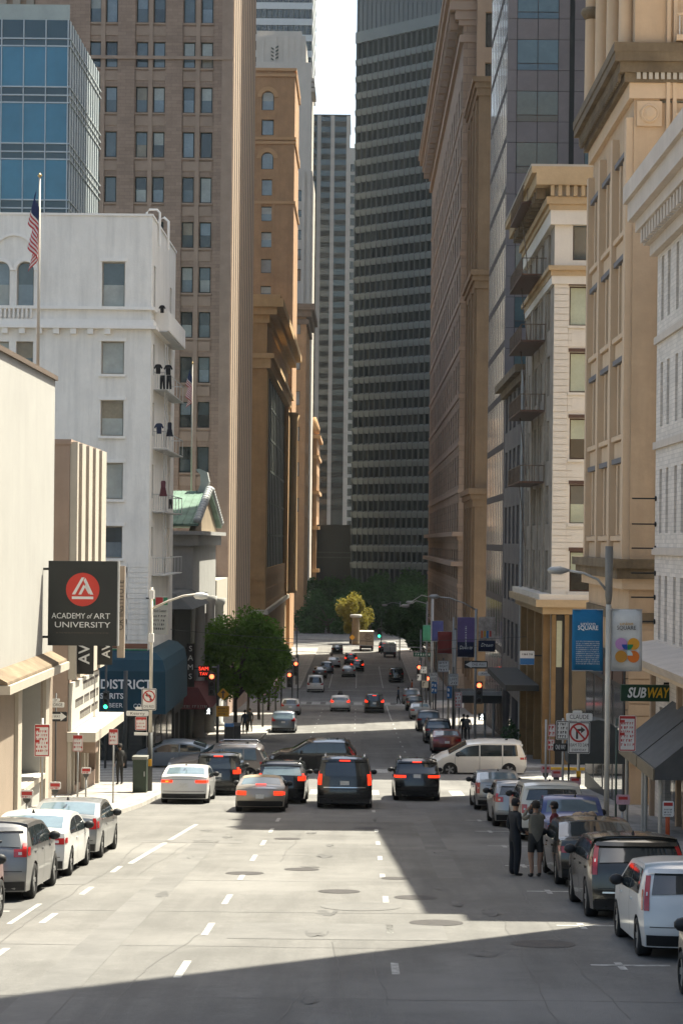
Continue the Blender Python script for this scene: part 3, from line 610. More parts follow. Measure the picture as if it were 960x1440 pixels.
o3.wins([(2 + 7 * i, 5 + 7 * i, 6 + 6 * k, 10 + 6 * k) for i in range(4) for k in range(6)], 'S', m_dkframe, g_blind, t=.2)
for p, py in ((.8, 612), (.5, 640), (.6, 690), (.7, 740), (.8, 800)): z = zz(440, py, Y0); o3.slab('string_course', p, z - .8, z, m_orgt)
MB().lathe([(1.2, 0), (1.3, 1.2), (.9, 2.5), (.3, 4)], (xx(442, 610, Y0), Y0 + 1, o3.z1), 10).build('turret', m_orgt, o3.root, smooth=True)
# white-banded glass tower behind
Y0 = 540; z1 = zz(400, -80, Y0)
m_band = mat('white_band_panel', (.48, .50, .50), .7, .05, .3)
gt = B('white_banded_tower', 'high office tower with white bands and dark ribbon windows behind the pale tower', -50, xx(438, 40, Y0), Y0, 580, 0, z1, g_dark, 'L', ())
for i in range(8):
    z = zz(400, 103 - 22.5 * i, Y0); gt.slab('floor_band', .3, z, z + 1.75, m_band)
for px in frange(352, 436, 11): x = xx(px, 40, Y0); MB().box((x - .12, Y0 - .22, 90), (x + .12, Y0 - .005, z1)).build('mullion', m_slate, gt.root)
# blue glass office block, far left
m_mul = mat('pale_mullion', (.42, .45, .46), .5, .05, metal=.3)
Y0 = 128; X0 = -26; X1 = xx(97, 160, Y0); zt = zz(50, 28, Y0)
gl = B('blue_glass_building', 'blue glass office block with planted roof terrace behind white building', X0, X1, Y0, 143, 10, zt, g_teal, 'L')
for fl in range(7):
    zb = zz(50, 232 + 79.5 * (fl - 2) + 49, Y0)
    for c_ in range(8):
        x1 = X1 - .1 - c_ * 1.42
        MB().box((x1 - 1.36, Y0 - .06, zb), (x1, Y0 - .003, zb + 2.55)).build('pane', g_blue, gl.root)
    for d in (0, 2.62, 3.1): gl.slab('transom', .1, zb - .05 + d, zb + .03 + d, m_mul)
for c_ in range(9): x = X1 - .07 - c_ * 1.42; MB().box((x - .03, Y0 - .16, 12), (x + .03, Y0 - .004, zt)).build('mullion', m_mul, gl.root)
for i in range(13): y = Y0 + .1 + i * 1.12; MB().box((X1 + .004, y, 12), (X1 + .04, y + .62, zt)).build('fin', mat('pale_fin', (.38, .42, .43), .5, .1, metal=.2), gl.root)
MB().box((X0, Y0 + .02, zt), (X1, Y0 + .06, zt + 1.0)).build('terrace_glass', mat('terrace_glass', (.3, .33, .3), .1, .1), gl.root)
bp = B('brown_brick_block', 'brown brick block with tiled turret roof seen over the glass terrace', -60, xx(66, 20, 200), 200, 214, 10, zz(60, 22, 200) + 0, m_brn, 'L')
MB().lathe([(1.0, 0), (.9, .5), (.25, 1.4), (.05, 2.0)], (xx(91, 20, 200) , 201, bp.z1 + .6), 8).build('turret_roof', m_org, bp.root)
MB().box((xx(66, 20, 200), 200, 10), (xx(99, 20, 200), 206, bp.z1 + .6)).build('wing', m_brn, bp.root)
bo = B('beige_ribbed_block', 'beige ribbed stone block rising behind the glass terrace', -40, xx(67, 5, 190), 190, 198, 10, 82, m_ribo, 'L')
for i in range(8): MB().box((-40 + i * 1.3, 189.7, 40), (-39.3 + i * 1.3, 189.99, 82)).build('rib', m_rib, bo.root)
# ------------------------------------------------------------------ far end: dark towers
m_conc = mat('grey_concrete_mullion', (.46, .43, .39), .8, .06, .3)
mat('tower_mullion_tan', (.07, .062, .05), .6, .3, .2)
Y0 = 560; X0, X1 = xx(425, 400, Y0), xx(489, 400, Y0); zt = zz(465, 164, Y0)
dk = B('dark_finned_tower', 'dark glass tower with pale vertical fins at the end of the street', X0, X1, Y0, 585, 0, zt, g_teal, 'L')
m_spd = mat('bronze_spandrel', (.022, .022, .018), .5, .3, .3)
for i in range(36):
    z = zz(460, 172 + 15.4 * i, Y0)
    for pa, pb in ((426, 443), (450, 462), (469, 486)):
        if pa == 426 and i > 30: continue
        MB().box((xx(pa, 400, Y0), Y0 - .12, z - 1.2), (xx(pb, 400, Y0), Y0 - .004, z + .3)).build('spandrel', m_spd if i % 4 or i > 12 else MATS['tower_mullion_tan'], dk.root)
for px in (446.5, 465.5, 487.5): x = xx(px, 400, Y0); MB().box((x - .52, Y0 - .6, 16), (x + .52, Y0 - .003, zt + .2)).build('fin', m_conc, dk.root)
MB().box((X0 - .2, Y0 - .5, zt), (X1 + .3, 585, zt + .5)).build('parapet', m_spd, dk.root)
Y0 = 600
pt = B('thin_pale_tower', 'thin pale tower with punched windows between two dark towers', xx(487, 400, Y0), xx(506, 300, Y0), Y0, 620, 0, zz(495, 208, Y0), m_conc, 'L')
for i in range(34):
    z = zz(495, 236 + 15.2 * i, Y0); MB().box((xx(491, 400, Y0), Y0 - .05, z - 1.1), (xx(497, 400, Y0), Y0 - .003, z + 1.1)).build('window', g_dark, pt.root)
MB().box((xx(490, 400, Y0) , Y0 - .3, 10), (xx(491, 400, Y0), Y0 - .003, zz(495, 225, Y0))).build('fin', m_conc, pt.root)
MB().box((xx(498, 400, Y0) , Y0 - .3, 10), (xx(500, 400, Y0), Y0 - .003, zz(495, 225, Y0))).build('fin', m_slate, pt.root)
# banded tower, turned to the other street grid
A_, B_ = Vector((-1.4, 462, 0)), Vector((30, 432.5, 0)); u_ = (B_ - A_).normalized(); n_ = norm(u_)
ct = root('banded_dark_tower', 'huge dark tower with grey horizontal bands closing the street end', 'building', ((A_ + B_) / 2))
Wt = (B_ - A_).length; ztop = 185
mb = MB()
for O, u, W in ((A_, u_, Wt), (B_, -n_, 30), (B_ - n_ * 30, -u_, Wt), (A_ - n_ * 30, n_, 30)): wall_face(mb, O, u, W, ztop)
q = [A_, B_, B_ - n_ * 30, A_ - n_ * 30]; mb.face([p + UP * ztop for p in q]); mb.build('wall', mat('tower_dark_glass', (.022, .03, .029), .3, .1, spec=.06), ct)
m_tb = mat('tower_grey_band', (.14, .16, .16), .75, .06, .3, streak=.08)
m_tfin = mat('tower_fluted_panel', (.10, .115, .12), .7, .05)
zt1 = zz(508, 74, 462)
zb0 = zz(540, 800, 452); pitch = 3.88; nfl = int((zt1 - zb0) / pitch)
gme = MB().box((0, 0, 0), (1.48, .06, 2.22)).mesh('pane', mat('tower_pane', (.024, .032, .031), .3, .5, .12, spec=.06))
gme2 = MB().box((0, 0, 0), (1.48, .06, 2.22)).mesh('pane', mat('tower_pane_pale', (.05, .052, .042), .3, .5, .15, spec=.06))  # a share of the panes takes this slightly paler tone
np_ = 0
for i in range(nfl + 1):
    z = zb0 + i * pitch
    mb = MB(); P = lambda a, b, d: A_ + u_ * a + UP * b + n_ * d
    mb.hexa([P(-.3, z, .55), P(Wt, z, .55), P(Wt, z, .01), P(-.3, z, .01)], [P(-.3, z + 1.25, .75), P(Wt, z + 1.25, .75), P(Wt, z + 1.25, .01), P(-.3, z + 1.25, .01)])
    mb.hexa([P(-.3, z + 1.25, .75), P(Wt, z + 1.25, .75), P(Wt, z + 1.25, .01), P(-.3, z + 1.25, .01)], [P(-.3, z + 1.62, .2), P(Wt, z + 1.62, .2), P(Wt, z + 1.62, .01), P(-.3, z + 1.62, .01)])
    mb.build('spandrel_band', m_tb, ct)
    for c_ in range(12):
        if np_ < 300: inst('pane', gme if R.random() > .2 else gme2, ct, frame_at(A_, u_, .25 + c_ * 1.68, z + 1.62, -.09)); np_ += 1
for c_ in range(19):
    a = .1 + c_ * 1.68; ubox(MB(), A_, u_, a - .06, a + .06, zb0 - 6, zt1 + 2, .1, .78).build('mullion', mat('tower_mullion', (.085, .095, .093), .7, .1), ct)
ubox(MB(), A_, u_, -.3, Wt, zt1 + 2, zt1 + 4.6, .01, .7).build('crown_band', m_tb, ct)
ubox(MB(), A_, u_, -.2, Wt, zt1 + 4.6, ztop - .1, .01, .35).build('crown_panel', m_tfin, ct)
for i in range(30): a = i * 1.4; ubox(MB(), A_, u_, a, a + .35, zt1 + 4.6, ztop - .1, .353, .6).build('crown_fin', m_tfin, ct)
# low dark block below
lo = B('low_dark_block', 'low dark block behind the trees at the street end', -14, xx(500, 780, 470), 476, 500, 0, zz(470, 738, 476), mat('dark_block', (.022, .025, .022), .6, .2, .3), 'L')
for py in (783, 776): z = zz(470, py, 476); lo.slab('floor_band', .3, z - .3, z, MATS['dark_green_bronze'])

# ------------------------------------------------------------------ right: white brick building with big cornice
XR = 10.3
m_wbr = mat('white_brick', (.60, .54, .475), .9, .08, .8, .3, 14, brick=(.4, .14), joint=.75)
m_wst = mat('pale_stone', (.52, .45, .38), .9, .1, .7, .2, 10, streak=.2)
z0 = 7.5; zt = 29.7; Ya, Yb = 47.5, 69.5
hs = []
for fl in range(4):
    zc = 14.75 + fl * 3.66
    for y in (68.3, 66.9, 65.1, 63.7, 61.8, 60.4, 58, 56.6, 54, 52.6): hs.append((Yb - y - .28, Yb - y + .28, zc - z0, zc + 2.2 - z0))
w1 = B('white_brick_building', 'white brick building with deep corbelled cornice and narrow shuttered windows', XR, 24, Ya, Yb, z0, zt, m_wbr, 'R', (), hs + [(1.5, 6.5, .6, 5.0), (8, 13, .6, 5.0)], dS=.25)
m_shut = mat('shutter_pale', (.40, .35, .30), .8, .1)
for h in hs:
    o = bpy.data.objects.new('shutter', cached('shut', lambda: bars(.56, 2.2, .05, .06).mesh('shutter', m_shut))); place(o, w1.root, frame_at(w1.SO, MY, h[0], h[2], .16))
    sl_ = cached('slat', lambda: MB().box((0, 0, 0), (.46, .05, .12)).mesh('slat', m_shut))
    for k in range(11): inst('slat', sl_, o, frame_at(w1.SO, MY, h[0] + .05, h[2] + .07 + k * .185, .17) @ Matrix.Rotation(-.5, 4, 'X'))
w1.wins([(1.5, 6.5, .6, 5.0), (8, 13, .6, 5.0)], 'S', m_dkframe, g_dark, mids=(.75,), verts=(.33, .66), name='shop_window')
for p, a, b in ((.25, -1.6, -1.2), (.45, -1.2, -.7), (.7, -.7, -.3), (.95, -.3, .35), (1.1, .35, .95)): w1.slab('cornice', p, zt + a, zt + b, m_wst)
for i in range(34): MB().box((XR - .62, Ya + .2 + i * .65, zt - 1.19), (XR - .46, Ya + .5 + i * .65, zt - .71)).build('corbel', m_wst, w1.root)
for b in (14.2 + 3.66 * k for k in range(1, 4)): w1.slab('string_course', .1, b - .2, b + .05, m_wst)
mb = MB(); mb.hexa([(XR - 1.35, Ya, 14.15), (XR, Ya, 14.15), (XR, Yb + .1, 14.15), (XR - 1.35, Yb + .1, 14.15)], [(XR - 1.5, Ya, 14.42), (XR, Ya, 14.68), (XR, Yb + .15, 14.68), (XR - 1.5, Yb + .15, 14.42)]); mb.build('ledge', m_wst, w1.root)
MB().box((XR - 1.2, Ya, 13.98), (XR - .01, Yb, 14.14)).build('ledge_soffit', mat('cream_ledge', (.55, .44, .32), .9, .08), w1.root)
for y in (49, 55.3, 61.8, 63.2, 68.9): MB().box((XR - .16, y, 7.7), (XR - .004, y + .3, 13.94)).build('pilaster', m_ribo, w1.root)
for py in (701, 737, 771, 806, 840, 874):
    z = zz(910, py, 69.2); o = MB().tube([(XR - .004, 69.2, z), (XR - .85, 69.2, z)], .028, 6); o.lathe([(.09, 0), (.09, .05)], (XR - .06, 69.2, z), 8, 'X'); o.build('iron_rod', m_black, w1.root)
# lower parts of the block nearer than the frame, and the tall one before them: they shade the road
w2 = B('narrow_stucco_building', 'narrow cream stucco building beyond the white brick one', XR, 24, 45.6, 47.4, 7.5, 31.6, m_tanst, 'R', (), [(.4, 1.4, 3 + 3.8 * k, 5.2 + 3.8 * k) for k in range(5)])
w2.wins([(.4, 1.4, 3 + 3.8 * k, 5.2 + 3.8 * k) for k in range(5)], 'S', m_dkframe, g_mid)
w3 = B('low_shop_building', 'low tan shop building with flat roof beside the stucco one', XR, 24, 43.0, 45.5, 7.5, 26.0, m_tanst, 'R', (), [(.6, 1.9, 3 + 3.8 * k, 5.2 + 3.8 * k) for k in range(4)])
w3.wins([(.6, 1.9, 3 + 3.8 * k, 5.2 + 3.8 * k) for k in range(4)], 'S', m_dkframe, g_mid)
w4 = B('tall_tan_building', 'tall tan apartment building on the right side', XR, 26, 14, 42.8, 8, 76, m_tanst, 'R', (), [(2 + 4.2 * i, 3.4 + 4.2 * i, 5 + 3.8 * k, 7.2 + 3.8 * k) for i in range(6) for k in range(12)])
w4.wins([(2 + 4.2 * i, 3.4 + 4.2 * i, 5 + 3.8 * k, 7.2 + 3.8 * k) for i in range(6) for k in range(12)], 'S', m_dkframe, g_mid)

# ------------------------------------------------------------------ right: beige building past the lane
m_bei = mat('beige_terracotta', (.52, .37, .235), .88, .1, .6, .25, 10, streak=.25)
m_beit = mat('beige_trim', (.56, .41, .27), .88, .07, .8)
m_beid = mat('weathered_cornice', (.17, .125, .075), .9, .35, .8, .3, 8, streak=.4)
Ya, Yb = 76, 89.3; z0 = 7; zt = 44.5
zc0 = 16.9                         # top of base cornice
zcn = zz(889, 150, Ya) - .4        # underside of the upper cornice
bays = []; fls = []
for i in range(3):
    y1 = Yb - .7 - i * 4.15
    for k in range(4):
        za = zc0 + 1.5 + k * 3.95; zb = za + 2.75
        if zb < zcn - .3:
            for q in range(3): bays.append((Yb - (y1 - .25 - q * 1.0), Yb - (y1 - .25 - q * 1.0) + .62, za - z0, zb - z0))
bays = [(a if a >= 0 else 0, b, c_, d) for a, b, c_, d in bays]
wW = [(xx(928, 80, Ya) - XR - .0, xx(960, 80, Ya) - XR + .6, zz(940, 145, Ya) - z0, zz(940, 72, Ya) - z0)]
be = B('beige_office_building', 'beige terracotta corner building with heavy weathered cornice and medallion', XR, 24, Ya, Yb, z0, zt, m_bei, 'R', wW, bays + [(1, 4.6, .8, 6.6), (5.4, 8.6, .8, 6.6), (9.4, 12.4, .8, 6.6)], dS=.5)
be.wins(bays, 'S', m_whframe, pick((g_blind, 2), (g_mid, 2), (g_tan, 2)), t=.06)
be.wins([(1, 4.6, .8, 6.6), (5.4, 8.6, .8, 6.6), (9.4, 12.4, .8, 6.6)], 'S', m_dkframe, g_dark, mids=(.7,), verts=(.5,), name='shop_window')
be.wins(wW, 'W', m_whframe, g_blind, mids=(.35,), t=.1)
for i in range(4): a = .08 + i * 4.2; be.sbox('pilaster', a, a + .55, zc0 - z0 + .4, zcn - z0, .003, .28, m_beit)
for i in range(3):
    a = .7 + i * 4.2
    for k in range(4):
        za = zc0 + 1.5 + k * 3.95 - z0
        if za + 2.75 < zcn - z0 - .3:
            be.sbox('spandrel_panel', a + .1, a + 3.35, za - 1.05, za - .3, .003, .1, m_beit); be.sbox('sill', a, a + 3.45, za - .25, za - .06, .003, .22, m_beit)
            be.sbox('window_head', a + .05, a + 3.4, za + 2.8, za + 3.0, .003, .2, mat('slate_blue_head', (.16, .15, .15), .8)); 
            for q in (0, 1): be.sbox('mullion', a + 1.03 + q * 1.02, a + 1.3 + q * 1.02, za, za + 2.75, .003, .12, m_beit)
for p, a, b, m in ((.25, -.6, 0, m_beit), (.5, 0, .35, m_beid), (.75, .35, .75, m_beid), (1.0, .75, 1.1, m_beid), (1.05, 1.1, 1.45, m_beid)): be.slab('cornice', p * .8, zcn + 1.3 + a, zcn + 1.3 + b, m, pw=p * .45)
for i in range(11): MB().box((XR + .05 + i * .23, Ya - .3, zcn + 1.4), (XR + .19 + i * .23, Ya - .22, zcn + 1.72)).build('dentil', m_rib, be.root)
for i in range(38): MB().box((XR - .62, Ya + .1 + i * .35, zcn + 1.4), (XR - .5, Ya + .28 + i * .35, zcn + 1.7)).build('dentil', m_beid, be.root)
be.wbox('medallion_frame', .1, 1.05, zcn - z0 - .35, zcn - z0 + .6, .003, .1, m_beit)
Mm = MB(); Mm.lathe([(.36, 0), (.36, .05), (.3, .09), (.26, .05), (.12, .1)], (0, 0, 0), 20, 'Y'); Mm.v = [(x, -y, z) for x, y, z in Mm.v]; fix_normals(Mm.build('medallion', m_beit, be.root, Matrix.Translation((XR + .575, Ya - .101, zcn + .12))))
be.wbox('drain_pipe', 1.2, 1.34, 6, zt - z0, .05, .2, m_beit)
be.wbox('window_surround', 1.45, 1.6, 9, zt - z0, .003, .16, m_beit)
for py in (168, 28): z = zz(940, py, Ya) - z0; be.wbox('balcony_slab', 1.5, 4.5, z - .9, z - .7, .003, .6, m_beit); [be.wbox('balcony_bar', 1.6 + .14 * k, 1.64 + .14 * k, z - .7, z + .05, .5, .55, m_iron) for k in range(14)]; be.wbox('balcony_rail', 1.5, 4.5, z + .05, z + .13, .47, .58, m_beit)
for i in range(4):
    z = zcn + 2.8; y = Ya + .9 + i * 3.9; o = MB().lathe([(.34, 0), (.3, .3), (.27, 5.6), (.42, 5.9), (.45, 6.4)], (XR - .22, y, z), 12); o.build('column', m_beit, be.root, smooth=True)
    MB().lathe([(.3, 0), (.5, .3), (.42, .5)], (XR - .22, y, z + 4.2), 12).build('column_band', m_beid, be.root, smooth=True)
for p, a, b, m in ((.1, -1.9, -1.5, m_beid), (.3, -.6, -.2, m_beit), (.55, -.2, .2, m_beid), (.7, .2, .55, m_beid)): be.slab('base_cornice', p, zc0 + a, zc0 + b, m, pw=p)
for i in range(9): MB().box((XR - .06, Ya + .3 + i * 1.42, zc0 - 3.1), (XR - .003, Ya + .75 + i * 1.42, zc0 - 1.95)).build('base_baluster', m_beit, be.root)
for i in range(11): be.wbox('stone_course', 0.02, 3.6, 2.6 + i * .47, 2.6 + i * .47 + .43, .003, .07, m_bei)
for i in range(16):
    for a0, a1 in ((.0, .95), (4.65, 5.35), (8.65, 9.35), (12.45, 13.25)): be.sbox('stone_block', a0 + .02, a1, .3 + i * .4, .3 + i * .4 + .36, .003, .08, m_bei)
be.sbox('shop_front', .3, 13.2, .2, 6.9 - .2, .085, .13, m_dkfront)
for a in (.6, 3.8, 7.0, 10.2): o = be.sbox('shop_pane', a, a + 2.7, .9, 5.4, .132, .14, g_dark); be.sbox('fascia_sign', a, a + 2.7, 5.6, 6.3, .132, .17, mat('fascia_navy', (.03, .04, .08), .6) if a < 5 else m_brframe)
# arched dark doorway hood on the lane corner
hd = MB(); n = 12; pts = [(math.cos(math.pi * k / n), math.sin(math.pi * k / n)) for k in range(n + 1)]
for (a, b), (c_, d) in zip(pts, pts[1:]): hd.hexa([(8.6 + a * 1.0, 71.2, 10.4 + b * 1.25), (8.6 + c_ * 1.0, 71.2, 10.4 + d * 1.25), (8.6 + c_ * 1.0, 72.6, 10.4 + d * 1.25), (8.6 + a * 1.0, 72.6, 10.4 + b * 1.25)], [(8.6 + a * 1.06, 71.2, 10.4 + b * 1.32), (8.6 + c_ * 1.06, 71.2, 10.4 + d * 1.32), (8.6 + c_ * 1.06, 72.6, 10.4 + d * 1.32), (8.6 + a * 1.06, 72.6, 10.4 + b * 1.32)])
hd.box((7.55, 71.25, 10.15), (7.62, 72.6, 10.45)); hd.box((9.6, 71.25, 10.15), (9.66, 72.6, 10.45))
hood = root('barrel_awning', 'dark barrel-vaulted canvas awning over the corner entrance behind the no-turn sign', 'awning', (8.6, 71.9, gz(72) + .14))
hd.face([(8.6 + a * 1.03, 71.22, 10.4 + b * 1.28) for a, b in pts][::-1]); hd.face([(7.6, 71.22, 10.15), (9.63, 71.22, 10.15), (9.63, 71.22, 10.41), (7.6, 71.22, 10.41)])
fix_normals(hd.build('canvas', mat('charcoal_canvas', (.06, .065, .062), .85, .15), hood)); 
for x in (7.58, 9.63): MB().tube([(x, 71.4, gz(71.4) + .13), (x, 71.4, 10.2)], .035, 6).build('post', m_black, hood)
# ------------------------------------------------------------------ right beyond the cross street: pale tile building, its street side toned down for shade
m_tile = mat('cream_tile', (.68, .61, .51), .8, .07, .7, .15, 10, streak=.12)
m_tilet = mat('buff_terracotta', (.45, .32, .18), .85, .12, .8, .2, 8)
m_tile_shade = mat('tile_shade_tone', (.34, .285, .22), .9, .25, .8, .3, 8, streak=.35)  # the cream tile darkened for the street side, canyon shade in its colour
XR2 = 10.6; Ya, Yb = 110, 128; z0 = 3.2; X1 = 18
zt = zz(800, 240, Ya)
wr = [(402, 458), (495, 552), (588, 646), (681, 737), (775, 832)]
aw_ = lambda px, py: xx(px, py, Ya) - XR2
hW = [(aw_(800, (a + b) / 2), aw_(830.5, (a + b) / 2), zz(815, b, Ya) - z0, zz(815, a, Ya) - z0) for a, b in wr]
hW.append((aw_(805, 335), aw_(832, 335), zz(815, 366, Ya) - z0, zz(815, 302, Ya) - z0))
hS = [(2 + 4.1 * i, 3.6 + 4.1 * i, h[2], h[3]) for i in range(4) for h in hW[:5]] + [(2 + 4.1 * i, 3.6 + 4.1 * i, hW[5][2], hW[5][3]) for i in range(4)]
ti = B('cream_tile_building', 'cream tiled corner building with projecting bracketed cornice and fire escapes on its shade-toned street side', XR2, X1, Ya, Yb, z0, zt, m_tile, 'R', hW, hS + [(1.5 + 5 * i, 5 + 5 * i, .8, 4.6) for i in range(3)], dW=.35, dS=.4, mS=m_tile_shade)
ti.wins(hW[:5], 'W', m_brframe, pick((g_green, 3), (g_mid, 1), (g_dark, 1)), t=.09, sill=m_tile)
ti.wins(hW[5:], 'W', m_brframe, g_mid, t=.09)
mb = MB(); arch_fill(mb, ti.WO, EX, hW[5], d=.3); arch_trim(mb, ti.WO, EX, hW[5], .22, .1); mb.build('window_arch', m_tilet, ti.root)
ti.wins(hS, 'S', m_brframe, pick((g_mid, 1), (g_dark, 2)), t=.07)
ti.wins([(1.5 + 5 * i, 5 + 5 * i, .8, 4.6) for i in range(3)], 'S', m_dkframe, g_dark, mids=(.75,), verts=(.5,), name='shop_window')
for h in hW[:5]: ti.wbox('lintel', h[0] - .06, h[1] + .06, h[3] + .004, h[3] + .2, .003, .05, m_brframe); ti.wbox('spandrel_panel', h[0] + .15, h[1] - .15, h[2] - 1.0, h[2] - .35, .003, .05, m_tile)
zbase = zz(790, 838, Ya)
k = 0; z = zbase + .1
while z < zz(800, 400, Ya):
    ti.wbox('stone_block', .015, .78, z - z0, z - z0 + .325, .003, .06, m_tile)
    if not any(h[2] - .1 < z - z0 + .16 < h[3] + .2 for h in hW[:5]): ti.wbox('stone_block', .8, 3.4, z - z0, z - z0 + .325, .003, .035, m_tile)
    for q in range(8): ti.sbox('stone_block', .02 + 4.1 * q, 1.2 + 4.1 * q, z - z0, z - z0 + .325, .003, .05, m_tile_shade) if q in (0, 2) else None
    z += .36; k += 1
for q in (1, 3): ti.sbox('bay_pier', 4.1 * q, 4.1 * q + 1.5, zbase - z0, zz(800, 390, Ya) - z0, .003, .1, m_tile_shade)
zz1 = zz(800, 368, Ya)
for p, a, b, m in ((.2, 0, .3, m_tilet), (.35, .3, .55, m_tilet), (.15, -.45, 0, m_tile)): ti.slab('string_course', p, zz1 - .8 + a, zz1 - .8 + b, m)
for p, a, b, m in ((.25, -3.0, -2.2, m_tile), (.35, -2.2, -1.9, m_tilet), (.5, -1.9, -1.5, m_tilet), (1.1, -.9, -.25, m_tilet), (1.35, -.25, .1, m_tilet), (1.4, .1, .22, m_rib)): ti.slab('cornice', p, zt + a, zt + b, m, pw=min(p, .9) * .8)
for i in range(9): MB().box((XR2 - .3 + i * .42, Ya - .62, zt - 1.49), (XR2 - .1 + i * .42, Ya - .42, zt - .91)).build('bracket', m_tilet, ti.root)
for i in range(13): MB().box((XR2 - 1.0, Ya + .4 + i * 1.35, zt - 1.49), (XR2 - .5, Ya + .75 + i * 1.35, zt - .91)).build('bracket', m_beid, ti.root)
for p, a, b in ((.5, -1.0, -.6), (.9, -.6, -.2), (.7, -.2, .1)): ti.slab('base_cornice', p, zbase + a, zbase + b, m_tilet if a < -.5 else m_tile, pw=p)
ti.wbox('base_cladding', .02, 3.6, 0, zbase - z0 - 1.02, .003, .08, m_dkfront)
ti.wbox('tall_window', .32, .62, zz(790, 938, Ya) - z0, zz(790, 873, Ya) - z0, .082, .1, g_green); ti.wbox('shop_pane', 1.2, 2.5, .8, zz(790, 905, Ya) - z0, .082, .1, g_dark)
for a in (.03, .75): ti.wbox('column', a, a + .24, .2, zbase - z0 - 1.03, .082, .3, mat('dark_ochre_stone', (.23, .14, .06), .9, .2))
for i in range(4): ti.sbox('column', 17.2 - 5 * i, 17.9 - 5 * i, .4, zbase - z0 - 1.0, .003, .4, mat('dark_ochre_stone', (.23, .14, .06), .9, .2))
for py in (302, 400, 490, 585, 682):
    zf = zz(757, py, 118); e = ubox(MB(), ti.SO, MY, 5, 14, zf - z0, zf - z0 + .1, .1, 1.5).build('fire_escape_balcony', m_brframe, ti.root)
    mb = MB()
    for y in frange(114.1, 122.9, 14): mb.tube([(XR2 - 1.45, y, zf + .1), (XR2 - 1.45, y, zf + 1.0)], .02, 4)
    for x in frange(XR2 - 1.45, XR2 - .1, 5): mb.tube([(x, 114.1, zf + .1), (x, 114.1, zf + 1.0)], .02, 4)
    mb.build('railing_bars', mat('rusty_iron', (.16, .11, .07), .7, .3, 3), e)['kind'] = 'stuff'; MB().tube([(XR2 - .05, 114.1, zf + 1), (XR2 - 1.45, 114.1, zf + 1), (XR2 - 1.45, 122.9, zf + 1)], .03, 6).build('handrail', MATS['rusty_iron'], e)
    MB().tube([(XR2 - 1.0, 120, zf), (XR2 - 1.0, 115.5, zf - 3.6)], .03, 5).build('stair_stringer', MATS['rusty_iron'], e)
MB().tube([(XR2 - .3, 127, z0 + 1), (XR2 - .3, 127, zz(737, 520, 127))], .09, 8).build('vent_pipe', m_steel, ti.root)
mb = MB(); mb.box((XR2 - 2.3, 112, zz(760, 965, 116)), (XR2 - .42, 128, zz(760, 957, 116))); mb.build('shop_canopy', m_dkst, ti.root)

# ------------------------------------------------------------------ right: grey granite tower
m_gran = mat('pink_grey_granite', (.235, .195, .185), .6, .1, .6, .1, 12)
m_jnt = mat('granite_joint', (.07, .06, .058), .8, .1)
Ya, Yb = 147, 166; z0 = 2; zt = 130; XG = 10.65
gr = B('grey_granite_tower', 'pinkish grey granite tower with blue paired windows and striped glass street side', XG, 24, Ya, Yb, z0, zt, m_jnt, 'R')
ru = 72.4 * Ya / F
zw = zz(755, 99, Ya)          # sill of one window row
xs = [(xx(711.5, 200, Ya), xx(725, 200, Ya)), (xx(725.7, 200, Ya), xx(754, 200, Ya)), (xx(754.7, 200, Ya), xx(783, 200, Ya)), (xx(783.7, 200, Ya), xx(799, 200, Ya)), (xx(806, 200, Ya), xx(821, 200, Ya)), (xx(821.7, 200, Ya), xx(836, 200, Ya)), (xx(836.7, 200, Ya), xx(866, 200, Ya))]
for k in range(-12, 6):
    zs0 = zw + k * ru; hw_ = 43 * Ya / F
    for i, (a, b) in enumerate(xs):
        isw = i in (1, 2, 5) 
        for z_a, z_b in ((zs0 + .02, zs0 + hw_ - .02), (zs0 + hw_ + .02, zs0 + ru - .02)) if not isw else ((zs0 + hw_ + .02, zs0 + ru - .02),):
            if z_a > 3: MB().box((a + .012, Ya - .06, z_a), (b - .012, Ya - .003, z_b)).build('granite_panel', m_gran, gr.root)
        if isw and zs0 > 3:
            o = MB().box((a + .012, Ya - .03, zs0 + .02), (b - .012, Ya - .003, zs0 + hw_ - .02)).build('window', mat('grey_green_glass', (.10, .15, .155), .1, .25, .4, spec=.8), gr.root)
            MB().box((a + .012, Ya - .05, zs0 + .02), (b - .012, Ya - .031, zs0 + .5)).build('lower_pane', mat('glass_blue_dark', (.05, .085, .10), .08, .1, spec=.9), o)
            MB().box((a + .012, Ya - .07, zs0 + .46), (b - .012, Ya - .051, zs0 + .52)).build('transom', m_jnt, o)
MB().box((xx(799.5, 200, Ya), Ya - .02, 3), (xx(805.5, 200, Ya), Ya - .003, zt)).build('recess_strip', m_dkst, gr.root)
g_ref = mat('mirror_strip_glass', (.5, .53, .54), .06, .1, .4, metal=.85)
for i in range(10):
    y = Ya + .25 + i * 1.9
    MB().box((XG - .05, y, 6), (XG - .003, y + 1.15, zt)).build('glass_strip', g_ref, gr.root); MB().box((XG - .06, y + 1.25, 4), (XG - .003, y + 1.8, zt)).build('granite_fin', m_gran, gr.root)
for k in range(32): MB().box((XG - .075, Ya + .2, 6 + k * ru), (XG - .061, Yb, 6.5 + k * ru)).build('floor_line', m_jnt, gr.root)
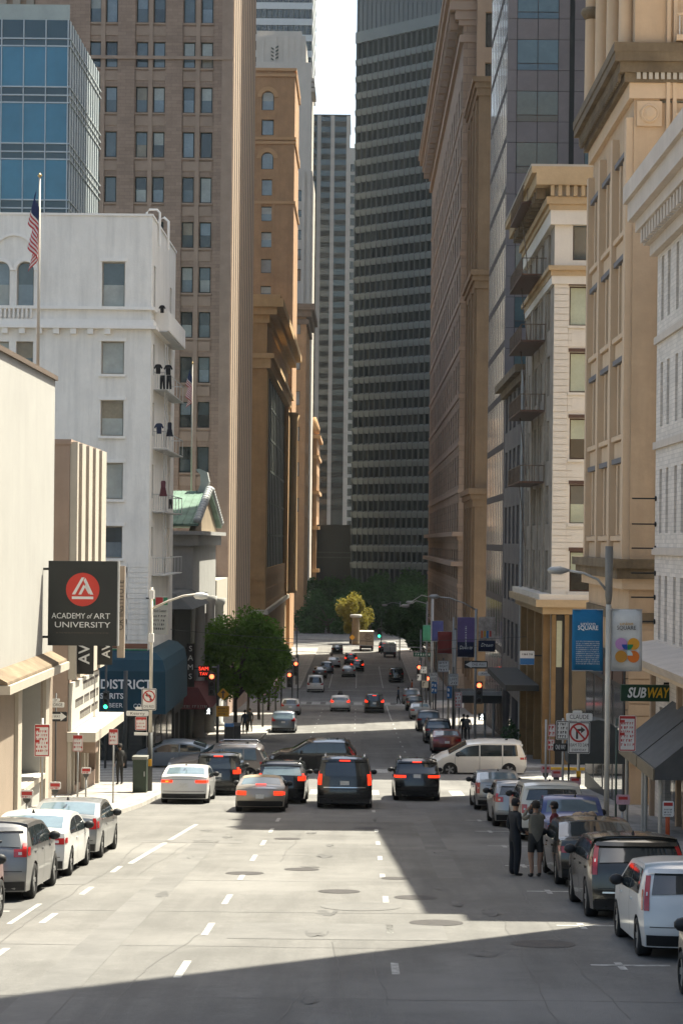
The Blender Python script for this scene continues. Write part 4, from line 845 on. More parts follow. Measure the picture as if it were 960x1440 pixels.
# ------------------------------------------------------------------ right: ochre narrow building and rose stone building
m_och3 = mat('ochre_brick', (.23, .15, .085), .9, .15, .6, .2, 6, streak=.3)
Ya, Yb = 184, 199; 
oc = B('narrow_ochre_building', 'narrow ochre building with ornate cornice between granite tower and rose stone building', 10.6, 16, Ya, Yb, 0, zz(675, 110, Ya), m_och3, 'R', (), [(1.5 + 4.4 * i, 3.5 + 4.4 * i, 6 + 4.2 * k, 9 + 4.2 * k) for i in range(3) for k in range(12)], dS=.5)
oc.wins([(1.5 + 4.4 * i, 3.5 + 4.4 * i, 6 + 4.2 * k, 9 + 4.2 * k) for i in range(3) for k in range(12)], 'S', m_dkframe, g_dark, t=.12)
for py in (112, 383, 690): z = zz(675, py, Ya); [oc.slab('cornice', p, z + a, z + b, m_och3) for p, a, b in ((.2, -1.5, -.8), (.4, -.8, -.3), (.6, -.3, .2))]
for i in range(4): oc.sbox('pilaster', .1 + 4.5 * i, 1.1 + 4.5 * i, 5, oc.z1 - 2, .003, .25, m_och3)
m_rose = mat('rose_stone', (.27, .195, .14), .9, .1, .5, .2, 5, brick=(3, .9), joint=.8, streak=.15)
m_roset = mat('rose_stone_trim', (.31, .225, .165), .9, .1, .5)
Ya, Yb = 214, 306; zt = 77
hS = [(Yb - y - 1.2, Yb - y + 1.2, 9 + 5.1 * k, 12.2 + 5.1 * k) for y in [216.5 + 5.6 * i for i in range(16)] for k in range(12)]
hW = [(1.6 + 3.0 * i, 3.4 + 3.0 * i, 4.5 + 5.1 * k, 8.2 + 5.1 * k) for i in range(2) for k in range(18)]
rs = B('rose_stone_building', 'long rose stone office building with banded courses and deep ornate cornice', 10.6, 26, Ya, Yb, 0, zt, m_rose, 'R', [h for h in hW if h[3] < zt - 2], hS, dS=.7, dW=.5)
rs.wins(hS, 'S', m_dkframe, g_dark, t=.2)
rs.wins([h for h in hW if h[3] < zt - 2], 'W', m_dkframe, g_dark, t=.15)
for p, a, b in ((.4, -5.2, -4.4), (.5, -3.4, -2.8), (.9, -2.8, -1.8), (1.5, -1.8, -.8), (1.9, -.8, 0), (2.1, 0, .6)): rs.slab('cornice', p, zt + a, zt + b, m_roset, pw=p * .3)
for i in range(24): MB().box((10.6 - 1.4, Ya + 1 + 3.8 * i, zt - 3.6), (10.6 - .55, Ya + 1.9 + 3.8 * i, zt - 1.85)).build('cornice_bracket', m_roset, rs.root)
for z in [13.2 + 5.1 * k for k in range(11)]: rs.slab('stone_course', .12, z, z + .4, m_roset)
for p, z in ((.7, 19.2), (.8, 16.0), (.4, 7)): rs.slab('belt_course', p, z - .5, z, m_roset)
up = B('rose_stone_upper_tower', 'plain tan upper tower set back above the rose stone building', 12.0, 15.5, Ya - 1.2, Yb - 20, 30, 150, m_bei if False else mat('tan_brick_upper', (.30, .21, .14), .9, .1, .5, .2, 5, streak=.15), 'R', [(.9, 2.5, 38.6 + 5.4 * k - 30, 42.4 + 5.4 * k - 30) for k in range(20)], dW=.6)
up.wins([(.9, 2.5, 38.6 + 5.4 * k - 30, 42.4 + 5.4 * k - 30) for k in range(20)], 'W', m_dkframe, g_dark, t=.15)
for y in (215 + 4.2 * i for i in range(10)): MB().box((11.7, y, 78), (11.99, y + 1.2, 150)).build('pilaster', m_roset, up.root)

# taller blocks added out of view behind the right-hand frontage to shade the street
for lb, a in (('tall grey tower added unseen behind the cream tile building for its shade', (18.5, 27, 128, 146, 3, 150)), ('tall grey tower added unseen behind the far end of the rose stone building for its shade', (15.2, 34, 308, 338, 0, 110)), ('grey tower added unseen beside the banded tower to shade the far trees', (19.5, 29, 390, 424, 0, 120))):
    X0, X1, Ya, Yb, za, zb = a
    hs = [(1.5 + 3.6 * i, 3.6 + 3.6 * i, 5 + 4 * k, 7.4 + 4 * k) for i in range(int((Yb - Ya - 2) / 3.6)) for k in range(int((zb - za - 8) / 4)) if i < 4]
    t_ = B('added_shade_tower', lb, X0, X1, Ya, Yb, za, zb, m_gst, 'R', (), hs); gl_ = MB().box((0, 0, 0), (2.1, .05, 2.4)).mesh('window', g_mid)
    for h in hs: inst('window', gl_, t_.root, frame_at(t_.SO, MY, h[0], h[2], .25))

hs = [(1.2 + 3.6 * i, 3.2 + 3.6 * i, 8 + 4.0 * k, 10.6 + 4.0 * k) for i in range(5) for k in range(5)]
inf = B('dark_stone_infill', 'lower dark stone building squeezed between cream tile building and granite tower', 10.6, 18, 128.2, 146.8, 2, zz(722, 515, 130), mat('dark_grey_stone', (.16, .14, .125), .85, .2, .7, .2, 8, streak=.3), 'R', (), hs + [(1.2, 8.2, 1, 5.5), (9.5, 17, 1, 5.5)])
inf.wins(hs, 'S', m_brframe, g_dark); inf.wins([(1.2, 8.2, 1, 5.5), (9.5, 17, 1, 5.5)], 'S', m_dkframe, g_dark, verts=(.33, .66), name='shop_window')
for p, a, b in ((.3, -1.0, -.5), (.7, -.5, 0)): inf.slab('cornice', p, inf.z1 + a, inf.z1 + b, m_beid, pw=0)
# ------------------------------------------------------------------ vehicles: one shell builder, many body types
def lerp_pts(pts, x):
    if x <= pts[0][0]: return pts[0][1]
    for (a, va), (b, vb) in zip(pts, pts[1:]):
        if x <= b: return va + (vb - va) * (x - a) / (b - a) if b > a else vb
    return pts[-1][1]
def soft(pts, x, w): return sum(lerp_pts(pts, x + d * w) for d in (-1, -.5, 0, .5, 1)) / 5
def sstep(t): t = max(0, min(1, t)); return t * t * (3 - 2 * t)
class Shape:
    def __init__(s, L, W, H, belt, top, rear, front, axles, wr, corner=.13, tumble=.16, clear=.2, belt_rise=.06):
        s.__dict__.update(L=L, W=W, H=H, belt=belt, top=top, rear=rear, front=front, axles=axles, wr=wr, corner=corner, tumble=tumble, clear=clear, belt_rise=belt_rise)
    def zt(s, y): return soft(s.top, y, .09)
    def bz(s, y): return s.belt - s.belt_rise * (y / s.L - .3)
    def hw(s, y, z):
        y = max(0, min(s.L, y)); p = s.W / 2 * (1 - .05 * (1 - min(1, y / .8)) ** 2 - .09 * (1 - min(1, (s.L - y) / .9)) ** 2)
        b = s.bz(y)
        if z <= b: t = (z - s.clear) / (b - s.clear); f = .94 + .06 * math.sin(math.pi * min(1, max(0, t * .62 + .12)) ) 
        else: f = .94 + .06 * math.sin(math.pi * .74) - s.tumble * ((z - b) / max(.3, s.H - b)) ** 1.15
        return p * f
    def zb(s, y):
        z = s.clear
        for a in s.axles:
            r = s.wr + .055; d = abs(y - a)
            if d < r: z = max(z, s.wr + math.sqrt(max(0, r * r - d * d)) * .98)
        return z
    def P(s, x, y, z, hw=None):          # end shaping: raked and rounded ends
        h = hw or s.hw(y, z); k = min(1, abs(x) / h) ** 3.5
        yy_ = y
        if y < .75: yy_ += (soft(s.rear, z, .03) + s.corner * k) * (1 - sstep(y / .75))
        if y > s.L - .85: yy_ -= (soft(s.front, z, .03) + s.corner * 1.7 * k) * (1 - sstep((s.L - y) / .85))
        return (x, yy_ - s.L / 2, z)
    def crown(s, x, hw, z): return z - .055 * min(1, abs(x) / hw) ** 3
    def body(s):
        ys = sorted(set([round(i * s.L / 44, 4) for i in range(45)] + [round(a + d, 4) for a in s.axles for d in (-s.wr - .056, s.wr + .056, -s.wr - .03, s.wr + .03)]))
        NS, NT = 9, 8; mb = MB(); rows = []
        for y in ys:
            zb, zt = s.zb(y), s.zt(y) - .055; side = []
            for k in range(NS + 1):
                z = zb + (zt - zb) * k / NS; side.append((s.hw(y, z), z))
            he = side[-1][0]
            topp = [(he * math.cos(math.pi / 2 * k / NT) if False else he * (1 - k / NT), None) for k in range(1, NT + 1)]
            pts = [(x, z) for x, z in side] + [(x, s.crown(x, he, zt + .055)) for x, _ in topp]
            full = [(-x, z) for x, z in pts] + [(x, z) for x, z in pts[-2::-1]]
            rows.append([s.P(x, y, z, s.hw(y, z) if i <= NS or i >= len(full) - NS - 1 else he) for i, (x, z) in enumerate(full)])
        idx = [mb.pts(r) for r in rows]; n = len(rows[0])
        for i, j in zip(idx, idx[1:]):
            for k in range(n - 1): mb.f.append((i + k, i + k + 1, j + k + 1, j + k))
        for y, r in ((0, rows[0]), (s.L, rows[-1])):
            for k in range(NS):
                a, b = r[k], r[k + 1]; c_, d = r[n - 1 - k], r[n - 2 - k]; M = 8
                hx = lambda p: abs(p[0])
                ra, rb_ = [], []
                for q in range(M + 1):
                    t = q / M * 2 - 1
                    ra.append(s.P(t * hx(a), y, a[2], hx(a))); rb_.append(s.P(t * hx(b), y, b[2], hx(b)))
                for q in range(M): mb.face([ra[q], ra[q + 1], rb_[q + 1], rb_[q]])
            top = r[NS:n - NS]; base = [s.P(t / 8 * 2 * abs(r[NS][0]) - abs(r[NS][0]), y, r[NS][2], abs(r[NS][0])) for t in range(9)]
            m_ = len(top)
            mb.face(list(top) + base[::-1])
        return mb
    def grid(s, fn, nu, nv):
        mb = MB(); g = [mb.pts([fn(u / nu, v / nv) for u in range(nu + 1)]) for v in range(nv + 1)]
        for a, b in zip(g, g[1:]):
            for k in range(nu): mb.f.append((a + k, a + k + 1, b + k + 1, b + k))
        return mb
    def on_rear(s, x, z, e=.008):
        h = s.hw(0, z); p = s.P(x * h, 0, z, h); return (p[0] * (1 + .004 * (abs(x) > .9)), p[1] - e, p[2])
    def rear_patch(s, x0, x1, z0, z1, e=.008, nu=6, nv=4, taper=0, bow=0):
        return s.grid(lambda u, v: s.on_rear((x0 + (x1 - x0) * u) * (1 - taper * v), z0 + (z1 - z0) * v + bow * (2 * u - 1) ** 2, e), nu, nv)
    def side_patch(s, sg, y0, y1, z0, z1, e=.007, nu=6, nv=4):
        def fn(u, v):
            y = y0 + (y1 - y0) * u; a = z0(y) if callable(z0) else z0; b = z1(y) if callable(z1) else z1
            z = a + (b - a) * v; h = s.hw(y, z); p = s.P(h, y, z, h); return (sg * (p[0] + e), p[1], p[2])
        return s.grid(fn, nu, nv)
    def top_patch(s, x, y0, y1, e=.008, nu=6, nv=6, x1=None):
        def fn(u, v):
            y = y0 + (y1 - y0) * v; z = s.zt(y); h = s.hw(y, z - .055); f = x + ((x1 if x1 is not None else x) - x) * v; q = (2 * u - 1) * f * h
            p = s.P(q, y, s.crown(q, h, z), h); return (p[0], p[1], p[2] + e)
        return s.grid(fn, nu, nv)
def SH_sedan(L=4.75, W=1.82, H=1.44, deck=1.08, **k):
    return Shape(L, W, H, .94, [(0, deck - .03), (.08, deck), (.55, deck + .01), (1.35, H - .06), (1.9, H), (2.5, H), (2.9, H - .06), (3.75, .98), (4.5, .83), (L, .68)], [(.2, .12), (.35, .02), (.6, 0), (.8, .03), (1.1, .1)], [(.2, .15), (.5, 0), (.8, .2)], (1.02, 3.82), .325, **k), dict(rw=('top', .62, 1.28), ws=(2.95, 3.7), sw=(.85, 3.35))
def SH_hatch(L=4.1, W=1.72, H=1.53, **k):
    return Shape(L, W, H, .98, [(0, H - .2), (.12, H - .1), (.6, H - .01), (1.6, H), (2.1, H - .03), (3.1, 1.03), (3.8, .86), (L, .7)], [(.2, .1), (.4, 0), (.65, .03), (1.0, .1), (1.3, .34), (1.55, .52)], [(.2, .12), (.5, 0), (.8, .2)], (.72, 3.28), .31, **k), dict(rw=('rear', 1.05, 1.4), ws=(2.15, 3.05), sw=(.55, 2.85))
def SH_suv(L=4.6, W=1.86, H=1.68, rake=.4, **k):
    return Shape(L, W, H, 1.06, [(0, H - .14), (.12, H - .06), (.5, H - .01), (1.5, H), (2.3, H - .02), (2.6, H - .08), (3.4, 1.13), (4.2, 1.02), (L, .85)], [(.25, .1), (.45, 0), (.75, .02), (1.05, .07), (1.35, .07 + rake * .6), (H, .07 + rake)], [(.25, .12), (.6, 0), (1, .15)], (.92, 3.62), .36, **k), dict(rw=('rear', 1.1, H - .22), ws=(2.65, 3.35), sw=(.5, 3.1))
def SH_big(L=5.15, W=2.04, H=1.92, **k):
    return Shape(L, W, H, 1.18, [(0, H - .1), (.1, H - .04), (.5, H), (2.3, H), (2.7, H - .07), (3.5, 1.28), (4.6, 1.18), (L, 1.05)], [(.3, .06), (.5, 0), (.8, .04), (1.2, .08), (H, .3)], [(.3, .08), (.7, 0), (1.15, .1)], (1.05, 4.0), .40, **k), dict(rw=('rear', 1.22, H - .2), ws=(2.75, 3.45), sw=(.4, 3.2))
def SH_van(L=5.1, W=1.96, H=1.75, **k):
    return Shape(L, W, H, 1.04, [(0, H - .1), (.1, H - .05), (.5, H), (2.4, H), (3.1, H - .08), (4.1, 1.1), (4.7, .92), (L, .75)], [(.25, .1), (.45, 0), (.8, .03), (1.1, .08), (H, .35)], [(.25, .12), (.55, 0), (.9, .2)], (.98, 4.0), .34, **k), dict(rw=('rear', 1.1, H - .22), ws=(3.15, 4.05), sw=(.42, 3.75))
def SH_roadster(L=4.32, W=1.78, H=1.28):
    return Shape(L, W, H, .86, [(0, .84), (.1, .9), (.7, .93), (1.3, H - .03), (1.75, H), (2.15, H - .03), (2.9, .9), (3.8, .76), (L, .58)], [(.2, .14), (.4, .01), (.6, 0), (.9, .12)], [(.2, .15), (.45, 0), (.8, .25)], (.85, 3.27), .32, corner=.2, tumble=.24), dict(rw=('top', .8, 1.2), ws=(2.2, 2.85), sw=(1.1, 2.6))
def SH_pick(L=4.9, W=1.72, H=1.6):
    return Shape(L, W, H, 1.0, [(0, 1.0), (.1, 1.02), (1.68, 1.02), (1.72, 1.05), (1.95, H - .05), (2.2, H), (2.8, H - .02), (3.5, 1.06), (4.4, .98), (L, .85)], [(.3, .05), (.5, 0), (1, .03)], [(.3, .08), (.6, 0), (1, .1)], (.95, 3.85), .35), dict(rw=('top', 1.73, 1.93), ws=(2.85, 3.45), sw=(1.85, 3.2))
c_tyre = mat('tyre_rubber', (.012, .012, .012), .8, .1, 10, obj=True)
c_rim = mat('rim_alloy', (.3, .3, .3), .4, .1, 5, metal=.7, obj=True)
c_glass = mat('car_glass', (.02, .026, .028), .04, 0, spec=1)
c_glassb = mat('car_glass_bright', (.10, .14, .16), .04, .2, 2, spec=1, obj=True)
c_blk = mat('car_black_plastic', (.015, .015, .016), .55, .1, 8, obj=True)
c_red = mat('tail_light_red', (.34, .012, .012), .15, .1, 12, spec=.8, obj=True)
c_redlit = mat('tail_light_lit', (1.0, .035, .01), .3, 0, emit=.55)
c_amber = mat('light_amber_lit', (1.0, .22, .02), .3, 0, emit=.7)
c_clear = mat('lamp_clear', (.5, .48, .46), .15, .1, 12, spec=.9, obj=True)
c_plate = mat('number_plate_white', (.55, .54, .5), .5, .2, 30, obj=True)
c_chrome = mat('chrome_trim', (.6, .6, .6), .2, 0, metal=1)
c_under = mat('underbody_black', (.006, .006, .006), .9, 0)
PAINT = {}
def paint(name, c, metal=.25, rough=.32):
    if name not in PAINT: PAINT[name] = mat('paint_' + name, c, rough, .04, 1.5, metal=metal, spec=.5, coat=.7, obj=True)
    return PAINT[name]
def wheel_meshes(r, wd):
    def tyre():
        mb = MB().lathe([(r * .66, -wd / 2), (r * .93, -wd / 2), (r, -wd * .36), (r, wd * .36), (r * .93, wd / 2), (r * .66, wd / 2)], n=28, axis='X', caps=False); return fixm(mb.mesh('wheel', c_tyre, True))
    def rim():
        mb = MB().lathe([(r * .68, -wd * .46), (r * .6, -wd * .40), (r * .58, -wd * .2), (.02, -wd * .2)], n=24, axis='X', caps=False)
        mb.lathe([(r * .68, wd * .46), (r * .6, wd * .40), (r * .58, wd * .2), (.02, wd * .2)], n=24, axis='X', caps=False); return fixm(mb.mesh('rim_barrel', c_blk, True))
    def spokes():
        mb = MB()
        for sg in (-1, 1):
            for k in range(5):
                t = k * 2 * math.pi / 5; d = Vector((0, math.cos(t), math.sin(t))); e = Vector((0, -math.sin(t), math.cos(t)))
                q = [d * .03 - e * .035, d * r * .64 - e * .05, d * r * .64 + e * .05, d * .03 + e * .035]
                mb.hexa([p + Vector((sg * wd * .30, 0, 0)) for p in q], [p + Vector((sg * wd * .43, 0, 0)) for p in q])
            mb.lathe([(r * .17, sg * wd * .3), (r * .15, sg * wd * .45)], n=12, axis='X')
        return fixm(mb.mesh('rim', c_rim))
    k = (round(r, 3), round(wd, 3))
    return cached(('t', k), tyre), cached(('r', k), rim), cached(('s', k), spokes)
def fixm(me):
    bm = bmesh.new(); bm.from_mesh(me); bmesh.ops.recalc_face_normals(bm, faces=bm.faces); bm.to_mesh(me); bm.free(); return me
def car(name, label, kind, x, y, pm, rz=0, z=None, lit=False, tail='wide', plate=True, rails=False, glass=None, group=None, dark_low=True, cat='car', far=False, roofm=None, brake3=False, spare=False, trimline=False, wiper=False, amber=0, fr_lit=False):
    s, w_ = kind
    c, sn = math.cos(rz), math.sin(rz); fw = (-sn, c); wb = s.axles[1] - s.axles[0]
    za, zb_ = gz(y - fw[1] * wb / 2), gz(y + fw[1] * wb / 2)
    pit = math.atan2(zb_ - za, wb)
    xr = 0
    if abs(c) < .3:       # across the slope: roll instead
        xr = math.atan2(gz(y + .8) - gz(y - .8), 1.6) * (1 if sn > 0 else -1)
    zc = z if z is not None else (za + zb_) / 2
    M = Matrix.Translation((x, y, zc)) @ Matrix.Rotation(rz, 4, 'Z') @ Matrix.Rotation(pit, 4, 'X') @ Matrix.Rotation(xr, 4, 'Y')
    r = root(name, label, cat, group=group, M=M)
    B_ = lambda mb, nm, m, par=None, sm=True: mb.build(nm, m, par or r, M, smooth=sm)
    b = B_(s.body(), 'body', pm); smooth_angle(b, 38)
    B_(MB().box((-s.W * .41, -s.L / 2 + .3, .16), (s.W * .41, s.L / 2 - .35, s.belt - .25)), 'underbody', c_under, sm=False)
    g = glass or c_glass
    y0, y1 = w_['sw']; bw = (y1 - y0)
    if w_['rw'][0] == 'top': B_(s.top_patch(.84, w_['rw'][1], w_['rw'][2]), 'rear_window', g)
    else: B_(s.rear_patch(-.86, .86, w_['rw'][1], w_['rw'][2], taper=.04, bow=-.02, nu=10, nv=5), 'rear_window', g)
    B_(s.top_patch(.86, w_['ws'][0], w_['ws'][1], x1=.8), 'windscreen', c_glass)
    cuts = [y0, y0 + bw * .46, y1] if bw < 2.55 else [y0, y0 + bw * .27, y0 + bw * .62, y1]
    for sg in (-1, 1):
        for a, d in zip(cuts, cuts[1:]):
            B_(s.side_patch(sg, a + .03, d - .03, lambda q: s.bz(q) + .02, lambda q: max(s.bz(q) + .03, s.zt(q) - .13)), 'side_window', g if False else c_glass)
        my = w_['ws'][1] - .52; hh = s.hw(my, s.belt)
        if not far:
            o = B_(MB().lathe([(.02, 0), (.085, .02), (.1, .07), (.07, .13), (.02, .15)], n=10, axis='Y'), 'wing_mirror', pm if False else c_blk)
            o.matrix_basis = Matrix.Translation((sg * (hh + .1), my - s.L / 2, s.belt + .08)) @ Matrix.Scale(1.25, 4, (1, 0, 0))
            for q in cuts[1:]: B_(s.side_patch(sg, q - .008, q + .008, s.clear + .12, s.bz(q), e=.003, nu=1, nv=6), 'door_gap', c_blk)
            for q in cuts[1:]: B_(MB().box((sg * (s.hw(q, s.belt - .1) - .02), q - .28 - s.L / 2, s.belt - .14), (sg * (s.hw(q, s.belt - .1) + .025), q - .1 - s.L / 2, s.belt - .105)), 'door_handle', pm, sm=False)
    # lamps
    lm = c_redlit if lit else c_red
    H, bl = s.H, s.belt
    for sg in (-1, 1):
        if tail == 'tall': rp = [(.9, .995, bl - .2, bl + .34)]; sp = (0.02, .12, bl - .2, bl + .12)
        elif tail == 'stack': rp = [(.88, .995, bl - .30, bl + .1)]; sp = (.02, .1, bl - .3, bl + .2)
        elif tail == 'round': rp = [(.58, .98, .62, .76)]; sp = (.02, .22, .62, .74)
        elif tail == 'kick': rp = [(.70, .99, bl - .17, bl - .01), (.9, .99, bl - .01, bl + .1)]; sp = (.02, .26, bl - .15, bl + .02)
        elif tail == 'slim': rp = [(.5, .99, bl - .13, bl - .03)]; sp = (.02, .3, bl - .12, bl - .02)
        elif tail == 'box': rp = [(.82, .98, bl - .36, bl - .1)]; sp = (.02, .06, bl - .36, bl - .1)
        else: rp = [(.62, .99, bl - .17, bl - .03)]; sp = (.02, .3, bl - .15, bl - .03)
        mb = MB()
        for a in rp:
            p = s.rear_patch(sg * a[0], sg * a[1], a[2], a[3], e=.014); i = len(mb.v); mb.v += p.v; mb.f += [tuple(q + i for q in f) for f in p.f]
        p = s.side_patch(sg, *sp, e=.012); i = len(mb.v); mb.v += p.v; mb.f += [tuple(q + i for q in f) for f in p.f]
        o = B_(mb, 'tail_light', lm)
        if not far:
            a = rp[0]; zc_ = (a[2] + a[3]) / 2; xc = (a[0] + a[1]) / 2; hx = (a[1] - a[0]) * .14
            B_(s.rear_patch(sg * (xc - hx), sg * (xc + hx), zc_ - .035, zc_ + .02, e=.02), 'lamp_lens', c_amber if (amber and sg == -amber) else (c_redlit if lit else c_clear), o)
        B_(s.grid(lambda u, v: (lambda q: (q[0], q[1] + .012, q[2]))(s.P(sg * (.62 + .34 * u) * s.hw(s.L, bl - .25), s.L, bl - .34 + .16 * v, s.hw(s.L, bl - .25))), 4, 3), 'headlight', c_clear)
        for a in s.axles:
            hw_ = s.W / 2 - .115; t_, rr, sp_ = wheel_meshes(s.wr, .23)
            Mw_ = M @ Matrix.Translation((sg * hw_, a - s.L / 2, s.wr)); o = inst('wheel', t_, r, Mw_)
            if not far: inst('rim_barrel', rr, o, Mw_)
            inst('rim', sp_, o, Mw_)
    if dark_low: B_(s.rear_patch(-.97, .97, s.clear + .02, s.clear + .2, e=.01, nu=10), 'bumper_trim', c_blk)
    if not far:
        B_(s.rear_patch(-.9, .9, bl - .46, bl - .445, e=.006, nu=10, nv=1), 'bumper_gap', c_blk)
        if s.top[0][1] > 1.2: B_(s.rear_patch(-.98, .98, H - .19, H - .12, e=.05, nu=10, nv=2), 'spoiler', pm)
        elif s.top[0][1] > 1: B_(s.rear_patch(-.6, .6, bl - .02, bl - .005, e=.006, nu=8, nv=1), 'boot_gap', c_blk)
    if plate: B_(s.rear_patch(-.17, .17, plate if plate is not True else bl - .3, (plate if plate is not True else bl - .3) + .15, e=.016, nu=2, nv=1), 'number_plate', c_plate)
    if brake3: B_(s.rear_patch(-.24, .24, H - .17, H - .12, e=.06, nu=4, nv=1) if w_['rw'][0] == 'rear' else s.top_patch(.22, w_['rw'][1] - .1, w_['rw'][1] - .02, e=.02), 'high_brake_light', c_redlit)
    if rails:
        for sg in (-1, 1): B_(MB().tube([(sg * s.W * .35, .5 - s.L / 2, H - .02), (sg * s.W * .36, .65 - s.L / 2, H + .06), (sg * s.W * .36, 2.2 - s.L / 2, H + .06), (sg * s.W * .35, 2.4 - s.L / 2, H - .03)], .022, 6), 'roof_rail', c_chrome if rails == 'c' else c_blk)
    if roofm: B_(s.top_patch(.93, *roofm[1:], e=.006, x1=.95), 'soft_top' if kind is KROAD else 'roof_panel', roofm[0])
    if trimline: B_(s.rear_patch(-.8, .8, trimline, trimline + .03, e=.014, nu=8, nv=1), 'chrome_strip', c_chrome)
    if wiper: B_(MB().tube([s.on_rear(-.05, bl + .1, .03), s.on_rear(.4, bl + .14, .03)], .012, 5), 'rear_wiper', c_blk)
    if not far and s.top[0][1] != .84: B_(MB().hexa([(-.03, -s.L / 2 + 1.0, H - .02), (.03, -s.L / 2 + 1.0, H - .02), (.02, -s.L / 2 + 1.2, H - .02), (-.02, -s.L / 2 + 1.2, H - .02)], [(-.008, -s.L / 2 + 1.0, H + .07), (.008, -s.L / 2 + 1.0, H + .07), (.006, -s.L / 2 + 1.08, H + .06), (-.006, -s.L / 2 + 1.08, H + .06)]) if s.top[0][1] < 1.9 else MB().tube([(.3, -s.L / 2 + 1, H - .02), (.3, -s.L / 2 + 1, H + .06)], .01, 5), 'roof_antenna', c_blk, sm=False)
    if spare: B_(MB().lathe([(.05, 0), (.36, .02), (.38, .1), (.36, .2), (.1, .22)], (0, -s.L / 2 - .2, .95), 20, 'Y'), 'spare_wheel', c_tyre)
    return r
KROAD = SH_roadster()
silver, grey, dgrey = paint('silver', (.27, .27, .265), .5), paint('grey', (.17, .168, .165), .5), paint('dark_grey', (.07, .075, .08), .5)
black, white, pearl = paint('black', (.008, .009, .009), .1, .22), paint('white', (.56, .555, .535), 0), paint('pearl_beige', (.62, .59, .53), .1)
blue, maroon, bronze, gold = paint('blue', (.015, .035, .13), .3), paint('maroon', (.13, .015, .012), .3), paint('bronze_brown', (.035, .03, .024), .5, .2), paint('sand', (.30, .26, .21), .6)
bluegrey = paint('blue_grey', (.16, .19, .22), .5)
def at(px, py, hx=0):       # road point seen at a pixel: iterate for the depth
    Y = 60
    for _ in range(40): Y = (CZ - gz(Y)) * F / unroll(px, py)[1] * .5 + Y * .5
    return xx(px, py, Y), Y
def park(px, py, L): x, y = at(px, py); return x, y + L / 2
# parked on the left kerb
LX = -7.42
car('parked_car', 'dark red parked car, only its flank and wheel showing behind grey crossover', SH_suv(4.5, 1.8, 1.6), LX - .05, 35.6, maroon)
car('parked_crossover', 'silver-grey crossover with red wraparound tail lights, parked behind white sedan', SH_suv(4.3, 1.78, 1.58, .5), LX, 41.8, grey, tail='kick', glass=c_glass, wiper=True)
car('parked_sedan', 'white sedan with slim dark tail lights parked between two silver cars', SH_sedan(4.7, 1.82, 1.43), LX, 47.0, white, tail='wide', glass=c_glassb)
car('parked_sedan', 'silver sedan with big red tail lights parked nearest the corner kerb', SH_sedan(4.85, 1.83, 1.46), LX + .05, 52.2, silver, tail='kick', glass=c_glassb)
# waiting at the lights
def stop(px, py, L): return park(px, py, L)
x, y = stop(258, 1131, 4.8); car('white_sedan', 'white sedan with lit tail lights waiting by the left kerb', SH_sedan(4.85, 1.84, 1.44), x, y, white, lit=True, tail='slim', glass=c_glassb, amber=1)
car('dark_suv', 'dark green-black SUV waiting in front of the white sedan', SH_suv(4.7, 1.88, 1.75, .25), x + .85, y + 6.2, black, lit=True, tail='kick', brake3=True)
x, y = stop(365, 1143, 4.3); car('roadster', 'champagne silver roadster with folded beige soft top waiting at the lights', KROAD, x, y, gold, lit=True, tail='round', plate=.5, brake3=True, roofm=(mat('beige_canvas', (.30, .23, .15), .9, .1, 6, obj=True), 1.22, 2.05), glass=c_glassb)
car('black_crossover', 'glossy black crossover with roof rails in front of the silver roadster', SH_suv(4.65, 1.88, 1.64, .45), x + .55, y + 5.8, black, lit=True, tail='kick', rails=True, glass=c_glassb)
x, y = stop(484, 1138, 5.1); car('large_black_suv', 'large black SUV with tall red tail lamps and chrome bumper strip at the lights', SH_big(), x, y, black, lit=True, tail='stack', brake3=True, trimline=.78, rails='c')
x, y = stop(586, 1127, 4.6); car('black_compact_suv', 'black compact SUV with amber lit tail lamps waiting in the right lane', SH_suv(4.6, 1.86, 1.69, .35), x, y, black, lit=True, tail='slim', brake3=True, rails='c', plate=.92)
# crossing
def cross(px, py): return at(px, py)
x, y = cross(440, 1085); car('black_suv_crossing', 'black hatch SUV with chrome window line crossing the junction ahead of large SUV', SH_suv(4.6, 1.85, 1.68, .45), x, y + .9, paint('black_brown', (.014, .013, .012), .1, .2), rz=math.pi / 2, lit=False, tail='tall')
x, y = cross(672, 1089); car('minivan', 'pearl beige minivan crossing the junction in front of the right signal', SH_van(), x, y + 1.0, pearl, rz=math.pi / 2, tail='wide')
x, y = cross(296, 1097); car('grey_suv_crossing', 'bronze grey SUV crossing behind the white sedan', SH_suv(4.9, 1.93, 1.74, .3), x + .3, y + .9, paint('taupe', (.15, .135, .13), .5), rz=math.pi / 2, tail='wide', rails='c')
x, y = cross(248, 1080); car('blue_grey_hatch', 'blue-grey fastback hatchback at the far side of the junction by the awning', SH_sedan(4.5, 1.76, 1.47, deck=1.15), x - .1, y + .9, bluegrey, rz=math.pi / 2)
